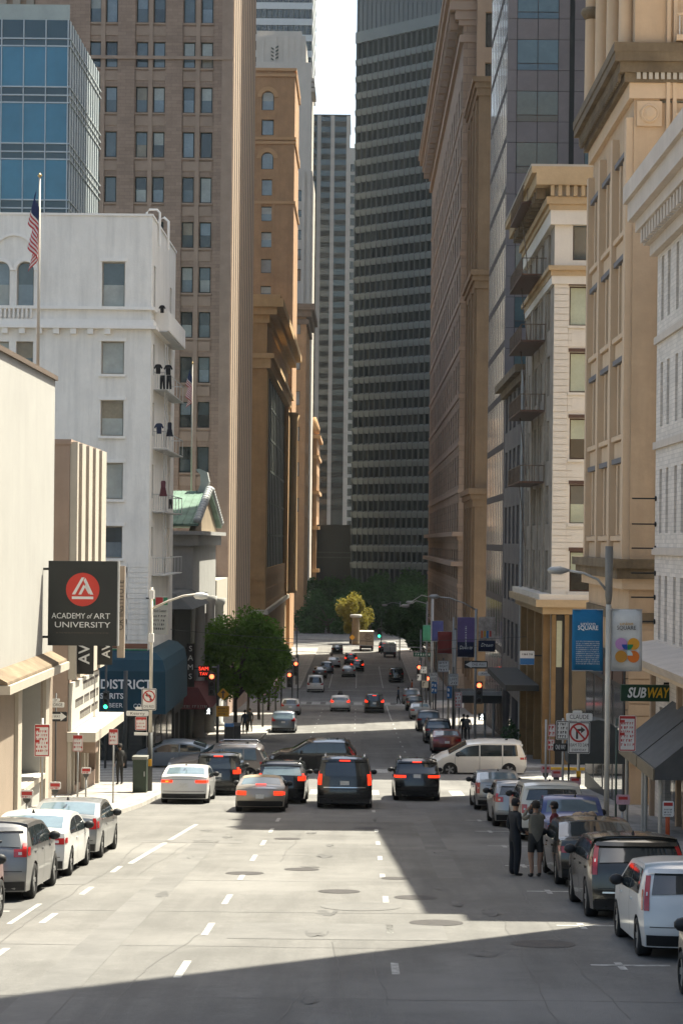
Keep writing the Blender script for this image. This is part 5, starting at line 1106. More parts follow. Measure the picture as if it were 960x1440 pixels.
# parked on the right kerb
RX = 5.35
car('parked_hatchback', 'white hatchback with long red tail lights parked behind dark green SUV', SH_hatch(4.15, 1.72, 1.55), RX + .1, 33.9, white, tail='tall', wiper=True, plate=.62)
car('parked_suv', 'dark olive SUV with tan reflecting roof and slanted red pillar lights', SH_suv(4.6, 1.88, 1.57, .55), RX + .0, 39.7, paint('olive_bronze', (.035, .033, .026), .4, .2), tail='tall', trimline=.52, wiper=True, glass=c_glass)
car('parked_coupe', 'dark glossy sedan with bright side reflection between olive SUV and blue pickup', SH_sedan(4.7, 1.84, 1.46), RX + .05, 46.2, bronze, tail='wide')
pk = car('blue_pickup', 'dark blue pickup truck with loaded bed parked beside the two standing people', SH_pick(), RX + .38, 53.6, blue, tail='box', plate=.62, glass=c_glassb, cat='pickup')
for i in range(5): xq, yq = R.uniform(-.5, .5), R.uniform(-1.6, -.95); MB().lathe([(.04, 0), (.13, .04), (.15, .12), (.1, .2), (.02, .24)], (xq, yq, .96), 9).build('bed_load', mat('load_cloth', (.36, .26, .17), .9, .5, 4, obj=True), pk, WM[pk], smooth=True)
car('parked_wagon', 'dark SUV with pale tailgate parked in front of blue pickup', SH_big(4.9, 1.92, 1.72), RX + .35, 60.2, paint('cream_white', (.5, .48, .42), .1), tail='box')
car('parked_coupe', 'silver coupe with open angular tail parked between pale SUV and silver sedan', SH_hatch(4.3, 1.76, 1.5), RX - .05, 66.2, silver, tail='kick')
car('parked_sedan', 'silver sedan with square red tail lights parked last before the crossing', SH_sedan(4.4, 1.74, 1.45, deck=1.1), RX - .1, 75.4, silver, tail='stack', plate=.66, glass=c_glassb)
car('parked_car', 'grey car at the bottom right, dark mirror and flank only', SH_hatch(4.2, 1.75, 1.55), RX + .15, 27.1, gold, tail='wide')
car('parked_sedan', 'silver sedan waiting on the cross street beside the right corner', SH_sedan(4.5, 1.78, 1.45), 13.6, 97.5, silver, rz=math.pi / 2)
# along the block beyond the junction
dk = [('dark grey wagon parked in front of the street tree', SH_suv(4.6, 1.85, 1.65), 398, 1031, bluegrey, 1), ('silver hatchback parked ahead of the dark grey wagon', SH_hatch(4.1, 1.75, 1.5), 408, 1006, silver, 0),
      ('boxy cream van parked at the left kerb past the second crossing', SH_van(4.9, 1.9, 1.95), 443, 974, pearl, 0), ('dark sedan parked beyond the cream van', SH_sedan(), 449, 954, dgrey, 0), ('dark wagon parked beyond the dark sedan', SH_suv(), 459, 948, bluegrey, 0),
      ('white self-driving car with a sensor dome on its roof', SH_suv(4.6, 1.9, 1.57), 478, 1001, paint('pale_white', (.55, .55, .53), .1), 2), ('black off-road car driving beside the sensor car', SH_big(4.3, 1.88, 1.8), 526, 1003, black, 3),
      ('grey sedan driving towards the far crossing', SH_sedan(), 490, 952, silver, 1), ('dark SUV with lit brake lights ahead of grey sedan', SH_suv(), 502, 945, black, 3), ('dark SUV farther ahead, brake lights lit', SH_suv(), 493, 935, dgrey, 3), ('white sedan in the far left lane', SH_sedan(), 469, 939, white, 1),
      ('black car pulling away past the far trees', SH_sedan(), 474, 920, black, 0), ('dark off-road car parked at the far right kerb', SH_big(4.3, 1.88, 1.8), 557, 960, black, 0),
      ('dark car waiting beside the delivery truck', SH_suv(), 540, 918, black, 3), ('white car beyond the small white truck', SH_sedan(), 549, 915, white, 0)]
for lb, kd, px, py, pm, fl in dk:
    L = kd[0].L; x, y = park(px, py, L); r_ = car('car', lb, kd, x, y, pm, far=True, lit=fl in (2, 3), tail='kick', brake3=fl == 3, glass=c_glassb if fl in (1, 2) else None)
    if fl == 2:
        MB().lathe([(.3, 0), (.28, .12), (.2, .2), (.16, .36), (.04, .4)], (0, -.1, kd[0].H - .03), 12).build('sensor_dome', c_blk, r_, WM[r_], smooth=True)
for lb, px, py, pm, kd in (('dark sedan parked first past the junction, plate showing', 611, 1060, maroon, SH_sedan(4.7, 1.84, 1.46)), ('black SUV with roof rack parked second past the junction', 597, 1046, black, SH_suv(4.7, 1.88, 1.72)), ('dark SUV parked third past the junction', 584, 1029, dgrey, SH_suv(4.6, 1.86, 1.7)), ('silver-roofed sedan parked fourth past the junction', 577, 1012, silver, SH_sedan()), ('black hatchback parked fifth past the junction', 572, 1000, black, SH_hatch()), ('grey SUV parked sixth past the junction', 568, 991, grey, SH_suv())):
    x, y = park(px, py, kd[0].L); car('parked_car', lb + ' on the right kerb', kd, 5.55, y, pm, far=True, tail='wide', rails=True if 'rack' in lb else False, glass=c_glassb)
# box truck and small white truck at the far end
def box_truck(label, px, py, w2, h2, ln, bm):
    x, y = at(px, py); y += ln / 2; z = gz(y); r = root('delivery_truck', label, 'truck', (x, y, z))
    MB().box((x - w2 / 2, y - ln / 2, z + .95), (x + w2 / 2, y + ln / 2 - 2, z + h2)).build('cargo_box', bm, r); MB().box((x - w2 / 2 + .05, y + ln / 2 - 1.9, z + .5), (x + w2 / 2 - .05, y + ln / 2, z + h2 * .72)).build('cab', white, r)
    MB().box((x - w2 * .4, y - ln / 2 + .1, z + .5), (x + w2 * .4, y + ln / 2 - 2.1, z + .94)).build('chassis', c_blk, r); MB().box((x - w2 / 2, y - ln / 2 - .12, z + .5), (x + w2 / 2, y - ln / 2 + .05, z + .66)).build('bumper', c_blk, r)
    for sg in (-1, 1):
        for dy in (-ln / 2 + 1.2, ln / 2 - 1.2): inst('wheel', wheel_meshes(.45, .3)[0], r, Matrix.Translation((x + sg * (w2 / 2 - .2), y + dy, z + .45)))
        MB().box((x + sg * (w2 / 2 - .2) - .1, y - ln / 2 - .03, z + .72), (x + sg * (w2 / 2 - .2) + .1, y - ln / 2 + .02, z + .86)).build('tail_light', c_red, r)
    MB().box((x - .02, y - ln / 2 - .02, z + 1.0), (x + .02, y - ln / 2 - .003, z + h2 - .1)).build('door_seam', c_blk, r)
    return r, x, y - ln / 2, z
m_tbox = mat('truck_box_tan', (.45, .37, .29), .7, .12, .8)
r_, x_, y_, z_ = box_truck('tan box truck with scribbled dark swirl on its rear door at the far end', 515, 916, 2.35, 3.25, 7, m_tbox)
sw = MB(); pts = [(x_ + .2 + (.25 + .04 * k) * math.cos(k * .55), y_ - .04, z_ + 2.3 + (.2 + .018 * k) * math.sin(k * .55)) for k in range(16)] + [(x_ - .9, y_ - .04, z_ + 1.75), (x_ + .9, y_ - .04, z_ + 1.6)]
sw.tube(pts, .03, 5).build('painted_swirl', m_brframe, r_)
box_truck('small white truck with square rear doors beside the far right kerb', 548, 925, 1.95, 2.1, 5.2, white)
# ------------------------------------------------------------------ street furniture and signs
m_galv, m_signw = m_steel, mat('sign_white', (.66, .64, .60), .6, .06, 6)
m_signr = mat('sign_red', (.42, .035, .03), .6, .08, 6); m_signblk = mat('sign_black', (.014, .014, .014), .6, .05)
m_polew = mat('pole_pale', (.50, .46, .39), .6, .12, 2, streak=.2); m_poled = mat('pole_dark', (.05, .052, .05), .6, .2, 3)
m_sgrn = mat('sign_green', (.02, .12, .075), .6, .05); m_syel = mat('sign_yellow', (.55, .28, .02), .6, .08); m_sblu = mat('sign_blue', (.02, .12, .30), .6, .05)
m_off = mat('lens_off', (.02, .015, .012), .3, 0)
def lens(c, e): return mat('lens_lit_%d_%d' % (c[0] * 10, c[1] * 10), c, .3, 0, emit=e)
l_red, l_grn, l_wht, l_orange = lens((1, .10, .04), 2.2), lens((.05, .9, .4), 1.4), lens((.9, .92, .95), 1.4), lens((1.0, .3, .05), 2)
def sw(z): return z + .14
def plate(parent, cx, y, cz, w, h, m, name='sign_plate', rim=None, t=.02, r=.03):
    pts = [(w / 2, h / 2 - r), (w / 2 - r, h / 2), (-w / 2 + r, h / 2), (-w / 2, h / 2 - r), (-w / 2, -h / 2 + r), (-w / 2 + r, -h / 2), (w / 2 - r, -h / 2), (w / 2, -h / 2 + r)]
    mb = MB(); mb.hexa([(cx + a, y + t, cz + b) for a, b in pts], [(cx + a, y, cz + b) for a, b in pts]); o = fix_normals(mb.build(name, m, parent)); M = Matrix.Translation((cx, y, cz))
    if rim:
        mb = MB(); q = .03 if w > .4 else .018
        for s_ in (-1, 1): mb.box((s_ * (w / 2 - q) - q / 2, -.004, -h / 2 + q), (s_ * (w / 2 - q) + q / 2, -.001, h / 2 - q)); mb.box((-w / 2 + q, -.0045, s_ * (h / 2 - q) - q / 2), (w / 2 - q, -.0015, s_ * (h / 2 - q) + q / 2))
        mb.build('border', rim, o, M)
    return o, M
def band(o, M, x0, x1, z0, z1, m, name='band', e=.004): return MB().box((x0, -e, z0), (x1, -.001, z1)).build(name, m, o, M)
def scrawl(o, M, w, z, h, m, n=None, name='lettering'):     # a row of small print beyond reading
    mb = MB(); x = -w / 2
    while x < w / 2 - h * .4:
        k = R.uniform(.45, .8) * h; mb.box((x, -.0045, z - h / 2), (x + k * .35, -.001, z + h / 2)); mb.box((x + k * .35, -.0045, z + h * R.choice((-.5, 0, .25))), (x + k * .8, -.001, z + h * R.choice((.5, .3)))); x += k + (h * .2 if R.random() > .2 else h * .6)
    o2 = mb.build(name, m, o, M); o2['kind'] = 'stuff'; return o2
def disc_ring(o, M, cx, cz, r0, r1, m, e=.005, n=28, name='ring'):
    mb = MB()
    for k in range(n):
        a, b = 2 * math.pi * k / n, 2 * math.pi * (k + 1) / n; q = [(cx + r * math.cos(t), cz + r * math.sin(t)) for r, t in ((r0, a), (r1, a), (r1, b), (r0, b))]
        mb.hexa([(x, -.001, z) for x, z in q], [(x, -e, z) for x, z in q])
    return fix_normals(mb.build(name, m, o, M))
def poly(o, M, pts, m, e=.005, name='mark'):
    mb = MB(); mb.hexa([(x, -.001, z) for x, z in pts], [(x, -e, z) for x, z in pts]); return fix_normals(mb.build(name, m, o, M))
def pole(parent, x, y, z1, r=.035, m=None, z0=None, r1=None, name='pole'):
    z0 = sw(gz(y)) - .02 if z0 is None else z0
    return MB().tube([(x, y, z0), (x, y, z1)], [r, r1 or r], 10).build(name, m or m_galv, parent, smooth=True)
def post_root(name, label, x, y, cat='sign'): return root(name, label, cat, (x, y, sw(gz(y)) - .005))
def noparking(par, x, y, z, w, h, double=False):
    o, M = plate(par, x, y, z, w, h, m_signw, rim=m_signr)
    band(o, M, -w / 2 + .02, w / 2 - .02, h / 2 - h * (.09 if double else .22), h / 2 - .015, m_signr)
    n = 6 if double else 3
    for i in range(n): scrawl(o, M, w * .75, h * (.32 - .72 * (i + .3) / n), h * (.07 if double else .12), m_signr)
    if double: band(o, M, -w / 2 + .03, -w / 2 + w * .34, -.06, .02, m_signr); band(o, M, -w / 2 + .03, -w / 2 + w * .34, h * .3, h * .38, m_signr)
    return o
def X_(px, py, X): return yy(px, py, X)
# left posts
p = post_root('parking_sign_post', 'tall two-panel red and white no-parking sign before the tan ground floor', -9.6, 60); y = 60.6; x = xx(60, 1040, y)
pole(p, x, y, zz(60, 1010, y)); noparking(p, x, y - .06, zz(60, 1041, y), .47, .98, True)
p = post_root('parking_sign_post', 'small red and white tow-away sign in front of the shop ledge', -10.2, 72); y = 72.5; x = xx(110, 1045, y); pole(p, x, y, zz(110, 1030, y)); noparking(p, x, y - .06, zz(110, 1045, y), .36, .6)
p = post_root('parking_sign_post', 'slim red and white stop sign on grey post at the kerb before the dark cabinet', -9.1, 73.4); y = 73.4; x = xx(160, 1040, y); pole(p, x, y, zz(160, 1026, y), .03); noparking(p, x, y - .06, zz(160, 1036, y), .34, .58)
p = post_root('lane_name_post', 'white GEORGE street name plate above a one way arrow on the alley corner', -11.4, 77.5); y = 77.6; x = xx(79, 990, y)
pole(p, x, y + .03, zz(79, 975, y), .03, m_poled)
o, M = plate(p, x, y - .05, zz(79, 991, y), .66, .2, m_signw); text_on(o, M, 'GEORGE', .17, 0, 0, m_ink, e=.004, ext=.002, fit=.52)
o, M = plate(p, x, y - .05, zz(79, 984.5, y), .3, .12, m_signw); text_on(o, M, 'ST', .1, 0, 0, m_ink, e=.004, ext=.002)
o, M = plate(p, x + .02, y - .06, zz(82, 1007.5, y), .86, .38, m_signblk); poly(o, M, [(-.4, -.1), (.18, -.1), (.18, -.17), (.41, 0), (.18, .17), (.18, .1), (-.4, .1)], m_signw, name='arrow'); text_on(o, M, 'ONE WAY', .15, -.09, 0, m_ink, e=.008, ext=.002, fit=.5)
# street lamp on the left corner with turn sign
y = 82.2; x = xx(212, 1000, y); p = post_root('street_lamp', 'pale street lamp with curved arm carrying the no left turn on red sign', x, y, 'street lamp')
zt = zz(212, 826, y); pole(p, x, y, zz(212, 1030, y), .1, m_poled, name='pole_base'); pole(p, x, y, zt, .075, m_polew, z0=zz(212, 1031, y), r1=.055)
pa = [(xx(a, b, y), y, zz(a, b, y)) for a, b in ((214, 856), (235, 846), (258, 838), (275, 836))]; MB().tube(pa, .045, 8).build('arm', m_polew, p, smooth=True)
hx, hz = xx(283, 838, y), zz(283, 838, y); MB().lathe([(.03, -.32), (.13, -.22), (.15, .05), (.1, .25), (.02, .3)], (hx, y, hz), 12, 'X').build('lamp_head', mat('lamp_head_pale', (.55, .55, .52), .5, .08), p, smooth=True)
for py in (836, 897): MB().box((x - .1, y - .13, zz(212, py, y) - .18), (x + .1, y + .1, zz(212, py, y) + .18)).build('control_box', m_signw, p)
o, M = plate(p, x - .06, y - .14, zz(209, 983, y), .6, .9, m_signw, rim=m_ink); disc_ring(o, M, 0, .12, .2, .25, m_signr)
poly(o, M, [(.03, -.06), (.09, -.06), (.09, .14), (.02, .2), (-.05, .2), (-.05, .26), (-.16, .17), (-.05, .08), (-.05, .14), (.03, .12)], m_ink, name='arrow'); poly(o, M, [(-.16, .26), (-.12, .30), (.16, -.02), (.12, -.06)], m_signr, .008, 'slash'); text_on(o, M, 'ON RED', .15, 0, -.3, m_ink, e=.004, ext=.002, fit=.44)
o, M = plate(p, xx(194, 1003, y), y - .12, zz(194, 1003, y), .92, .2, m_signw); text_on(o, M, 'Kearny', .17, 0, 0, m_ink, e=.004, ext=.002, fit=.6)
o, M = plate(p, xx(196, 997, y), y - .12, zz(196, 997, y) + .04, .3, .11, m_signw)
noparking(p, xx(199, 1017, y), y - .12, zz(199, 1017, y), .48, .56); MB().box((x - .06, y - .16, zz(209, 1072, y) - .14), (x + .08, y - .1, zz(209, 1072, y) + .14)).build('push_button', m_syel, p)
MB().box((xx(192, 1060, y) - .1, y - .02, zz(200, 1034, y)), (x, y + .02, zz(200, 1030, y))).build('cross_bracket', m_signw, p)
y = 81.2; xa, xb = xx(188, 1090, y), xx(207, 1090, y); p = root('utility_cabinet', 'dark green utility cabinet at the foot of the left street lamp', 'cabinet', ((xa + xb) / 2, y, sw(gz(y))))
m_cab = mat('cabinet_green', (.022, .035, .022), .6, .2, 3); zc = zz(198, 1063, y)
MB().box((xa, y - .3, sw(gz(y)) - .02), (xb, y + .3, zc - .12)).build('body', m_cab, p); MB().box((xa - .03, y - .33, zc - .12), (xb + .03, y + .33, zc)).build('lid', mat('cabinet_lid', (.16, .16, .14), .6, .1), p); MB().box((xb - .1, y - .325, zc - .8), (xb - .06, y - .301, zc - .6)).build('handle', m_galv, p)
# far-left signal
def signal(par, x, y, z, on, w=.36, h=1.0, name='signal_head'):
    o = MB().box((x - w / 2, y - .1, z - h / 2), (x + w / 2, y + .2, z + h / 2)).build(name, m_poled, par)
    for k, (cl, i) in enumerate(((l_red, 'r'), (m_off, 'y'), (l_grn, 'g'))):
        zc = z + h / 2 - h / 6 - k * h / 3; MB().lathe([(w * .36, 0), (w * .34, -.03), (.02, -.06)], (x, y - .1, zc), 14, 'Y').build('lens', (cl if i == on else m_off), o)
        v = MB(); n = 8
        for q in range(n):
            a, b = math.pi * q / n, math.pi * (q + 1) / n; v.hexa([(x + w * .4 * math.cos(a), y - .3, zc + w * .4 * math.sin(a)), (x + w * .4 * math.cos(b), y - .3, zc + w * .4 * math.sin(b)), (x + w * .4 * math.cos(b), y - .1, zc + w * .4 * math.sin(b)), (x + w * .4 * math.cos(a), y - .1, zc + w * .4 * math.sin(a))], [(x + w * .43 * math.cos(a), y - .3, zc + w * .43 * math.sin(a)), (x + w * .43 * math.cos(b), y - .3, zc + w * .43 * math.sin(b)), (x + w * .43 * math.cos(b), y - .1, zc + w * .43 * math.sin(b)), (x + w * .43 * math.cos(a), y - .1, zc + w * .43 * math.sin(a))])
        fix_normals(v.build('visor', m_poled, o))
    return o
def pedsignal(par, x, y, z):
    o = MB().box((x - .24, y - .08, z - .24), (x + .24, y + .15, z + .24)).build('walk_signal', m_poled, par); M = Matrix.Translation((x, y - .081, z))
    poly(o, M, [(-.02, .13), (.05, .13), (.05, .19), (-.02, .19)], l_wht, name='walking_figure'); poly(o, M, [(-.04, .11), (.05, .11), (.11, 0), (.08, -.01), (.04, .04), (.03, -.03), (.1, -.19), (.05, -.19), (0, -.06), (-.08, -.19), (-.13, -.17), (-.04, -.03), (-.04, .05), (-.1, 0), (-.12, .02)], l_wht, name='walking_figure'); return o
y = 131; x = xx(306, 1010, y); p = post_root('traffic_signal', 'red traffic signal with yellow diamond sign on the far left corner by the tree', x, y, 'traffic signal')
pole(p, x, y, zz(306, 935, y), .09, m_poled); xs_ = xx(298, 960, y); MB().tube([(xs_, y, zz(300, 938, y)), (x, y, zz(300, 938, y))], .04, 6).build('arm', m_galv, p); signal(p, xs_, y, zz(298, 962, y), 'r', .42, 1.5); pedsignal(p, xx(293.5, 1000, y), y, zz(293.5, 1000, y))
o, M = plate(p, xx(314, 976, y), y - .12, zz(314, 976, y), .74, .74, m_syel, r=.33, name='diamond_sign'); poly(o, M, [(-.05, -.25), (.05, -.25), (.05, .08), (.16, .08), (0, .27), (-.16, .08), (-.05, .08)], m_ink, name='arrow')
o, M = plate(p, xx(313.5, 1000, y), y - .12, zz(313.5, 1000, y), .85, .7, m_syel, name='yellow_plate'); [scrawl(o, M, .6, .18 - .18 * i, .1, m_ink) for i in range(3)]
y = 104.0; x = xx(149, 1000, y); p = post_root('traffic_signal', 'dark signal pole with small green light before the teal awning', x, y, 'traffic signal'); p.location.z = gz(y); WM[p] = Matrix.Translation((x, y, gz(y)))
pole(p, x, y, zz(149, 930, y), .06, m_poled, z0=gz(y)); signal(p, x, y, zz(149, 985, y), 'g', .3, .95); pole(p, xx(176, 960, y), y + .3, zz(176, 944, y), .11, m_poled, z0=gz(y), name='second_pole')
# right far-corner pole: signal, one way, street name, banners
y = 134; x = xx(668, 960, y); p = post_root('traffic_signal', 'red signal on grey lamp pole with one way arrow, name plate and two banners', x, y, 'traffic signal')
pole(p, x, y, zz(669, 856, y), .09); MB().tube([(xx(a, b, y), y, zz(a, b, y)) for a, b in ((669, 858), (652, 848), (632, 841), (608, 839))], .05, 7).build('arm', m_galv, p, smooth=True)
MB().lathe([(.03, -.45), (.14, -.3), (.16, .1), (.02, .3)], (xx(612, 838, y), y, zz(612, 839, y)), 10, 'X').build('lamp_head', m_galv, p, smooth=True)
signal(p, xx(673, 975, y), y - .1, zz(673, 974, y), 'r', .44, 1.5); pedsignal(p, xx(677, 1008, y), y, zz(677, 1008, y))
o, M = plate(p, xx(668.5, 934.5, y), y - .14, zz(668.5, 934.5, y), 1.55, .52, m_signblk); poly(o, M, [(.72, -.16), (-.3, -.16), (-.3, -.22), (-.72, 0), (-.3, .22), (-.3, .16), (.72, .16)], m_signw, name='arrow'); text_on(o, M, 'ONE WAY', .24, .18, 0, m_ink, e=.008, ext=.002, fit=.9)
o, M = plate(p, xx(684, 947, y), y - .14, zz(684, 947, y), 1.2, .26, m_signw); text_on(o, M, 'Kearny', .2, 0, 0, m_ink, e=.004, ext=.002, fit=.75)
m_ban = {k: mat('banner_' + k, c, .85, .1, 2) for k, c in dict(purple=(.13, .09, .22), navy=(.02, .025, .06), red=(.22, .03, .025), green=(.06, .25, .14), blue=(.012, .13, .27), pale=(.56, .55, .52), indigo=(.045, .05, .16)).items()}
def banner(par, px0, px1, py0, py1, y, m, name='banner'):
    xa, xb, za, zb = xx(px0, (py0 + py1) / 2, y), xx(px1, (py0 + py1) / 2, y), zz(px0, py1, y), zz(px0, py0, y); n = 8
    s = MB(); f = lambda u, v: (xa + (xb - xa) * u, y + .05 * math.sin(u * 5 + v * 2), za + (zb - za) * v)
    g = [s.pts([f(u / n, v / 4) for u in range(n + 1)]) for v in range(5)]
    for a, b in zip(g, g[1:]):
        for k in range(n): s.f.append((a + k, a + k + 1, b + k + 1, b + k))
    o = s.build(name, m, par, smooth=True); mo = o.modifiers.new('t', 'SOLIDIFY'); mo.thickness = .012
    for z in (za, zb): MB().tube([(xa, y, z), (xb, y, z)], .018, 6).build('banner_rod', m_galv, o)
    return o, Matrix.Translation(((xa + xb) / 2, y - .055, (za + zb) / 2)), xb - xa, zb - za
o, M, w_, h_ = banner(p, 642.5, 666.5, 868, 924, y, m_ban['navy']); band(o, M, -w_ / 2, w_ / 2, -h_ * .12, h_ / 2, m_ban['purple'], 'purple_field', .02); text_on(o, M, 'Down to', .34, 0, -h_ * .26, m_wtxt, e=.02, shear=.3, fit=.85); scrawl(o, M @ Matrix.Rotation(math.pi / 2, 4, 'Y') @ Matrix.Translation((0, -.02, 0)), 1.5, 0, .1, m_wtxt)
o, M, w_, h_ = banner(p, 672, 696, 868, 916, y, m_ban['navy']); f_ = band(o, M, -w_ / 2, w_ / 2, -h_ * .18, h_ / 2, mat('banner_photo', (.38, .32, .27), .8, .5, 2.5), 'photo_field', .02); text_on(o, M, 'Dream', .34, 0, -h_ * .31, m_wtxt, e=.02, shear=.3, fit=.8)
for i, c_ in enumerate(((.5, .12, .03), (.45, .25, .02), (.03, .14, .3), (.4, .06, .05))): band(f_, M, -.4 + .19 * i, -.27 + .19 * i, -.25 + .1 * (i % 2), .25, mat('banner_figure%d' % i, c_, .8), 'printed_figure', .025)
# poles with banners and plates along the right pavement
def rpost(label, px, py, Y, top, plates, m=None, r=.04, name='sign_post', cat='sign'):
    x = xx(px, py, Y); p = post_root(name, label, x, Y, cat); pole(p, x, Y, zz(px, top, Y), r, m); 
    for (a, b, c_, d, mm, ln, im) in plates:
        w1_, h1 = (c_ - a) * Y / F, (d - b) * Y / F; o, M = plate(p, xx((a + c_) / 2, (b + d) / 2, Y), Y - .09, zz((a + c_) / 2, (b + d) / 2, Y), w1_, h1, mm, rim=im if mm is m_signw else None)
        for i, t in enumerate(ln):
            zl = h1 * (.5 - (i + .5) / len(ln)) * .86
            if t == '~': scrawl(o, M, w1_ * .75, zl, h1 * .55 / len(ln), im)
            else: text_on(o, M, t, h1 * .85 / len(ln), 0, zl, im, e=.005, ext=.002, fit=w1_ * .7)
    return p
rpost('square SPEED LIMIT 20 sign on a dark post past the junction', 637, 957, 144, 938, [(630, 947, 644, 964, m_signw, ['SPEED', 'LIMIT', '20'], m_ink), (628, 965, 635, 982, m_sblu, ['~', '~'], m_wtxt)], m_poled, .06)
rpost('wide white right lane sign high on a slim post', 623, 937, 146, 925, [(615, 929, 631, 945, m_signw, ['~', 'RIGHT', '~'], m_ink)], m_poled)
rpost('white bus lane plate over a blue parking plate', 609, 951, 160, 940, [(603, 945.5, 615, 958, m_signw, ['BUS', 'LANE'], m_ink), (606, 959, 614, 975, m_sblu, ['~', '~'], m_wtxt)], m_poled)
rpost('red and white no-parking plates on a post by the two walkers', 645, 985, 138, 968, [(639, 973, 649, 995, m_signw, ['~', '~', '~', '~'], m_signr)], m_poled)
rpost('small white plates clustered beside an orange signal', 594, 950, 176, 938, [(590, 937, 600, 947, m_signw, ['~', '~'], m_ink), (586, 948, 592, 957, m_signw, ['~'], m_ink), (593, 957, 602, 967, mat('plate_tan', (.3, .27, .22), .7), ['~'], m_ink)], m_poled)
p = rpost('slim pole with a large red banner past the junction', 637, 900, 150, 868, [], m_steel, .06, 'banner_pole', 'banner'); banner(p, 615, 635, 888, 919, 150, m_ban['red'])
p = rpost('slim pole with indigo and green banners farther along', 606, 900, 185, 840, [], m_steel, .06, 'banner_pole', 'banner'); banner(p, 607, 623, 873, 902, 185, m_ban['indigo']); banner(p, 594, 605, 879, 902, 185, m_ban['green'])
for lb, px, Y, t, ax, ay in (('far lamp with long arm over the right lane', 600, 196, 846, 570, 852), ('second far lamp arm above the dark tree', 608, 208, 838, 577, 847), ('distant double-arm lamp by the far trees', 562, 300, 846, 541, 851)):
    x = xx(px, 880, Y); p = post_root('street_lamp', lb, x, Y, 'street lamp'); pole(p, x, Y, zz(px, t, Y), .09); MB().tube([(x, Y, zz(px, t + 3, Y)), (xx((px + ax) / 2, ay, Y), Y, zz(px, t - 1 if Y < 290 else ay - 4, Y)), (xx(ax, ay, Y), Y, zz(ax, ay, Y))], .05, 6).build('arm', m_galv, p); MB().lathe([(.02, -.5), (.16, -.3), (.16, .2), (.02, .4)], (xx(ax, ay, Y), Y, zz(ax, ay, Y)), 8, 'X').build('lamp_head', m_galv, p, smooth=True)
for lb, px, py, Y, on, px2 in (('far red signal on left pole past second crossing', 416, 934, 206, 'r', 419), ('orange lit signal low on left pole before second crossing', 407, 950, 198, 'r', 411), ('green signal by the far trees', 533, 884, 318, 'g', 536), ('red signal at the right corner of second crossing', 589, 939, 205, 'r', 592), ('orange lit signal at second crossing right kerb', 600.5, 955, 200, 'r', 604)):
    x = xx(px2, py, Y); p = post_root('traffic_signal', lb, x, Y, 'traffic signal'); pole(p, x, Y, zz(px2, py - 14, Y), .07, m_poled); signal(p, xx(px, py, Y), Y - .12, zz(px, py + 6, Y), on, .5 if on == 'r' else .6, 1.5)
# overhead wires with the green street name plate
p = root('span_wire', 'thin overhead wire across the street with a small green name plate', 'wire', (xx(700, 925, 205), 205, zz(700, 925, 205))); MB().tube([(-7.5, 205, zz(545, 905, 205)), (xx(545, 909, 205), 205, zz(545, 909, 205)), (xx(640, 912, 205), 205, zz(640, 912, 205))], .03, 5).build('wire', m_galv, p); o, M = plate(p, xx(594, 920.5, 205), 204.9, zz(594, 920.5, 205), 1.9, .42, m_sgrn); scrawl(o, M, 1.5, 0, .2, m_wtxt)
# right: banner lamp pole near the camera
Y = 55; x = xx(854, 950, Y); p = post_root('street_lamp', 'pale lamp pole with dark top, curved arm and blue and white banners', x, Y, 'street lamp')
pole(p, x, Y, zz(854, 850, Y), .075, m_polew); MB().tube([(x, Y, zz(854, 850, Y) - .02), (x, Y, zz(854, 838, Y)), (xx(856, 768, Y), Y, zz(856, 768, Y))], [.06, .1, .11], 12).build('pole_sleeve', mat('pole_grey', (.17, .16, .14), .7, .15), p, smooth=True)
MB().tube([(xx(a, b, Y), Y, zz(a, b, Y)) for a, b in ((853, 832), (840, 815), (820, 806), (795, 802))], .035, 8).build('arm', m_galv, p, smooth=True); MB().lathe([(.02, -.32), (.1, -.22), (.12, .05), (.03, .3)], (xx(785, 802, Y), Y, zz(785, 802, Y)), 10, 'X').build('lamp_head', m_galv, p, smooth=True)
o, M, w_, h_ = banner(p, 804, 847, 857, 943, Y, m_ban['blue'])
text_on(o, M, 'union', .15, 0, h_ * .27, m_wtxt, e=.01, ext=.002, fit=.4); text_on(o, M, 'SQUARE', .17, 0, h_ * .2, m_wtxt, e=.01, ext=.002, bold=.003, fit=.56)
for i in range(12): scrawl(o, M @ Matrix.Translation((0, -.004, 0)), w_ * .76, -h_ * .02 - i * .056, .03, m_ban['pale'])
o, M, w_, h_ = banner(p, 857, 902, 857, 943, Y, m_ban['pale'])
text_on(o, M, 'union', .13, 0, h_ * .27, m_syel, e=.01, ext=.002, fit=.36); text_on(o, M, 'SQUARE', .16, 0, h_ * .2, m_ink, e=.01, ext=.002, fit=.52)
for cx, cz, cc in ((-.14, -.1, (.42, .22, .42)), (.2, -.1, (.6, .28, .03)), (-.14, -.45, (.42, .2, .03)), (.2, -.45, (.6, .15, .02))):
    poly(o, M, [(cx + .165 * math.cos(6.2832 * k / 24), cz + .165 * math.sin(6.2832 * k / 24)) for k in range(24)], mat('petal_%d%d' % (cx * 100, -cz * 100), cc, .8, 0), .012, 'printed_circle')
for a0, cx, cz, cc in ((180, .025, -.115, (.02, .07, .28)), (270, .04, -.115, (.02, .2, .07)), (0, .03, -.42, (.45, .55, .55))): poly(o, M, [(cx, cz)] + [(cx + .15 * math.cos(math.radians(a0 + 90 * k / 8)) * (1 if a0 != 270 else 1), cz + .15 * math.sin(math.radians(a0 + 90 * k / 8))) for k in range(9)], mat('quadrant_%d' % a0, cc, .8, 0), .018, 'printed_quadrant')
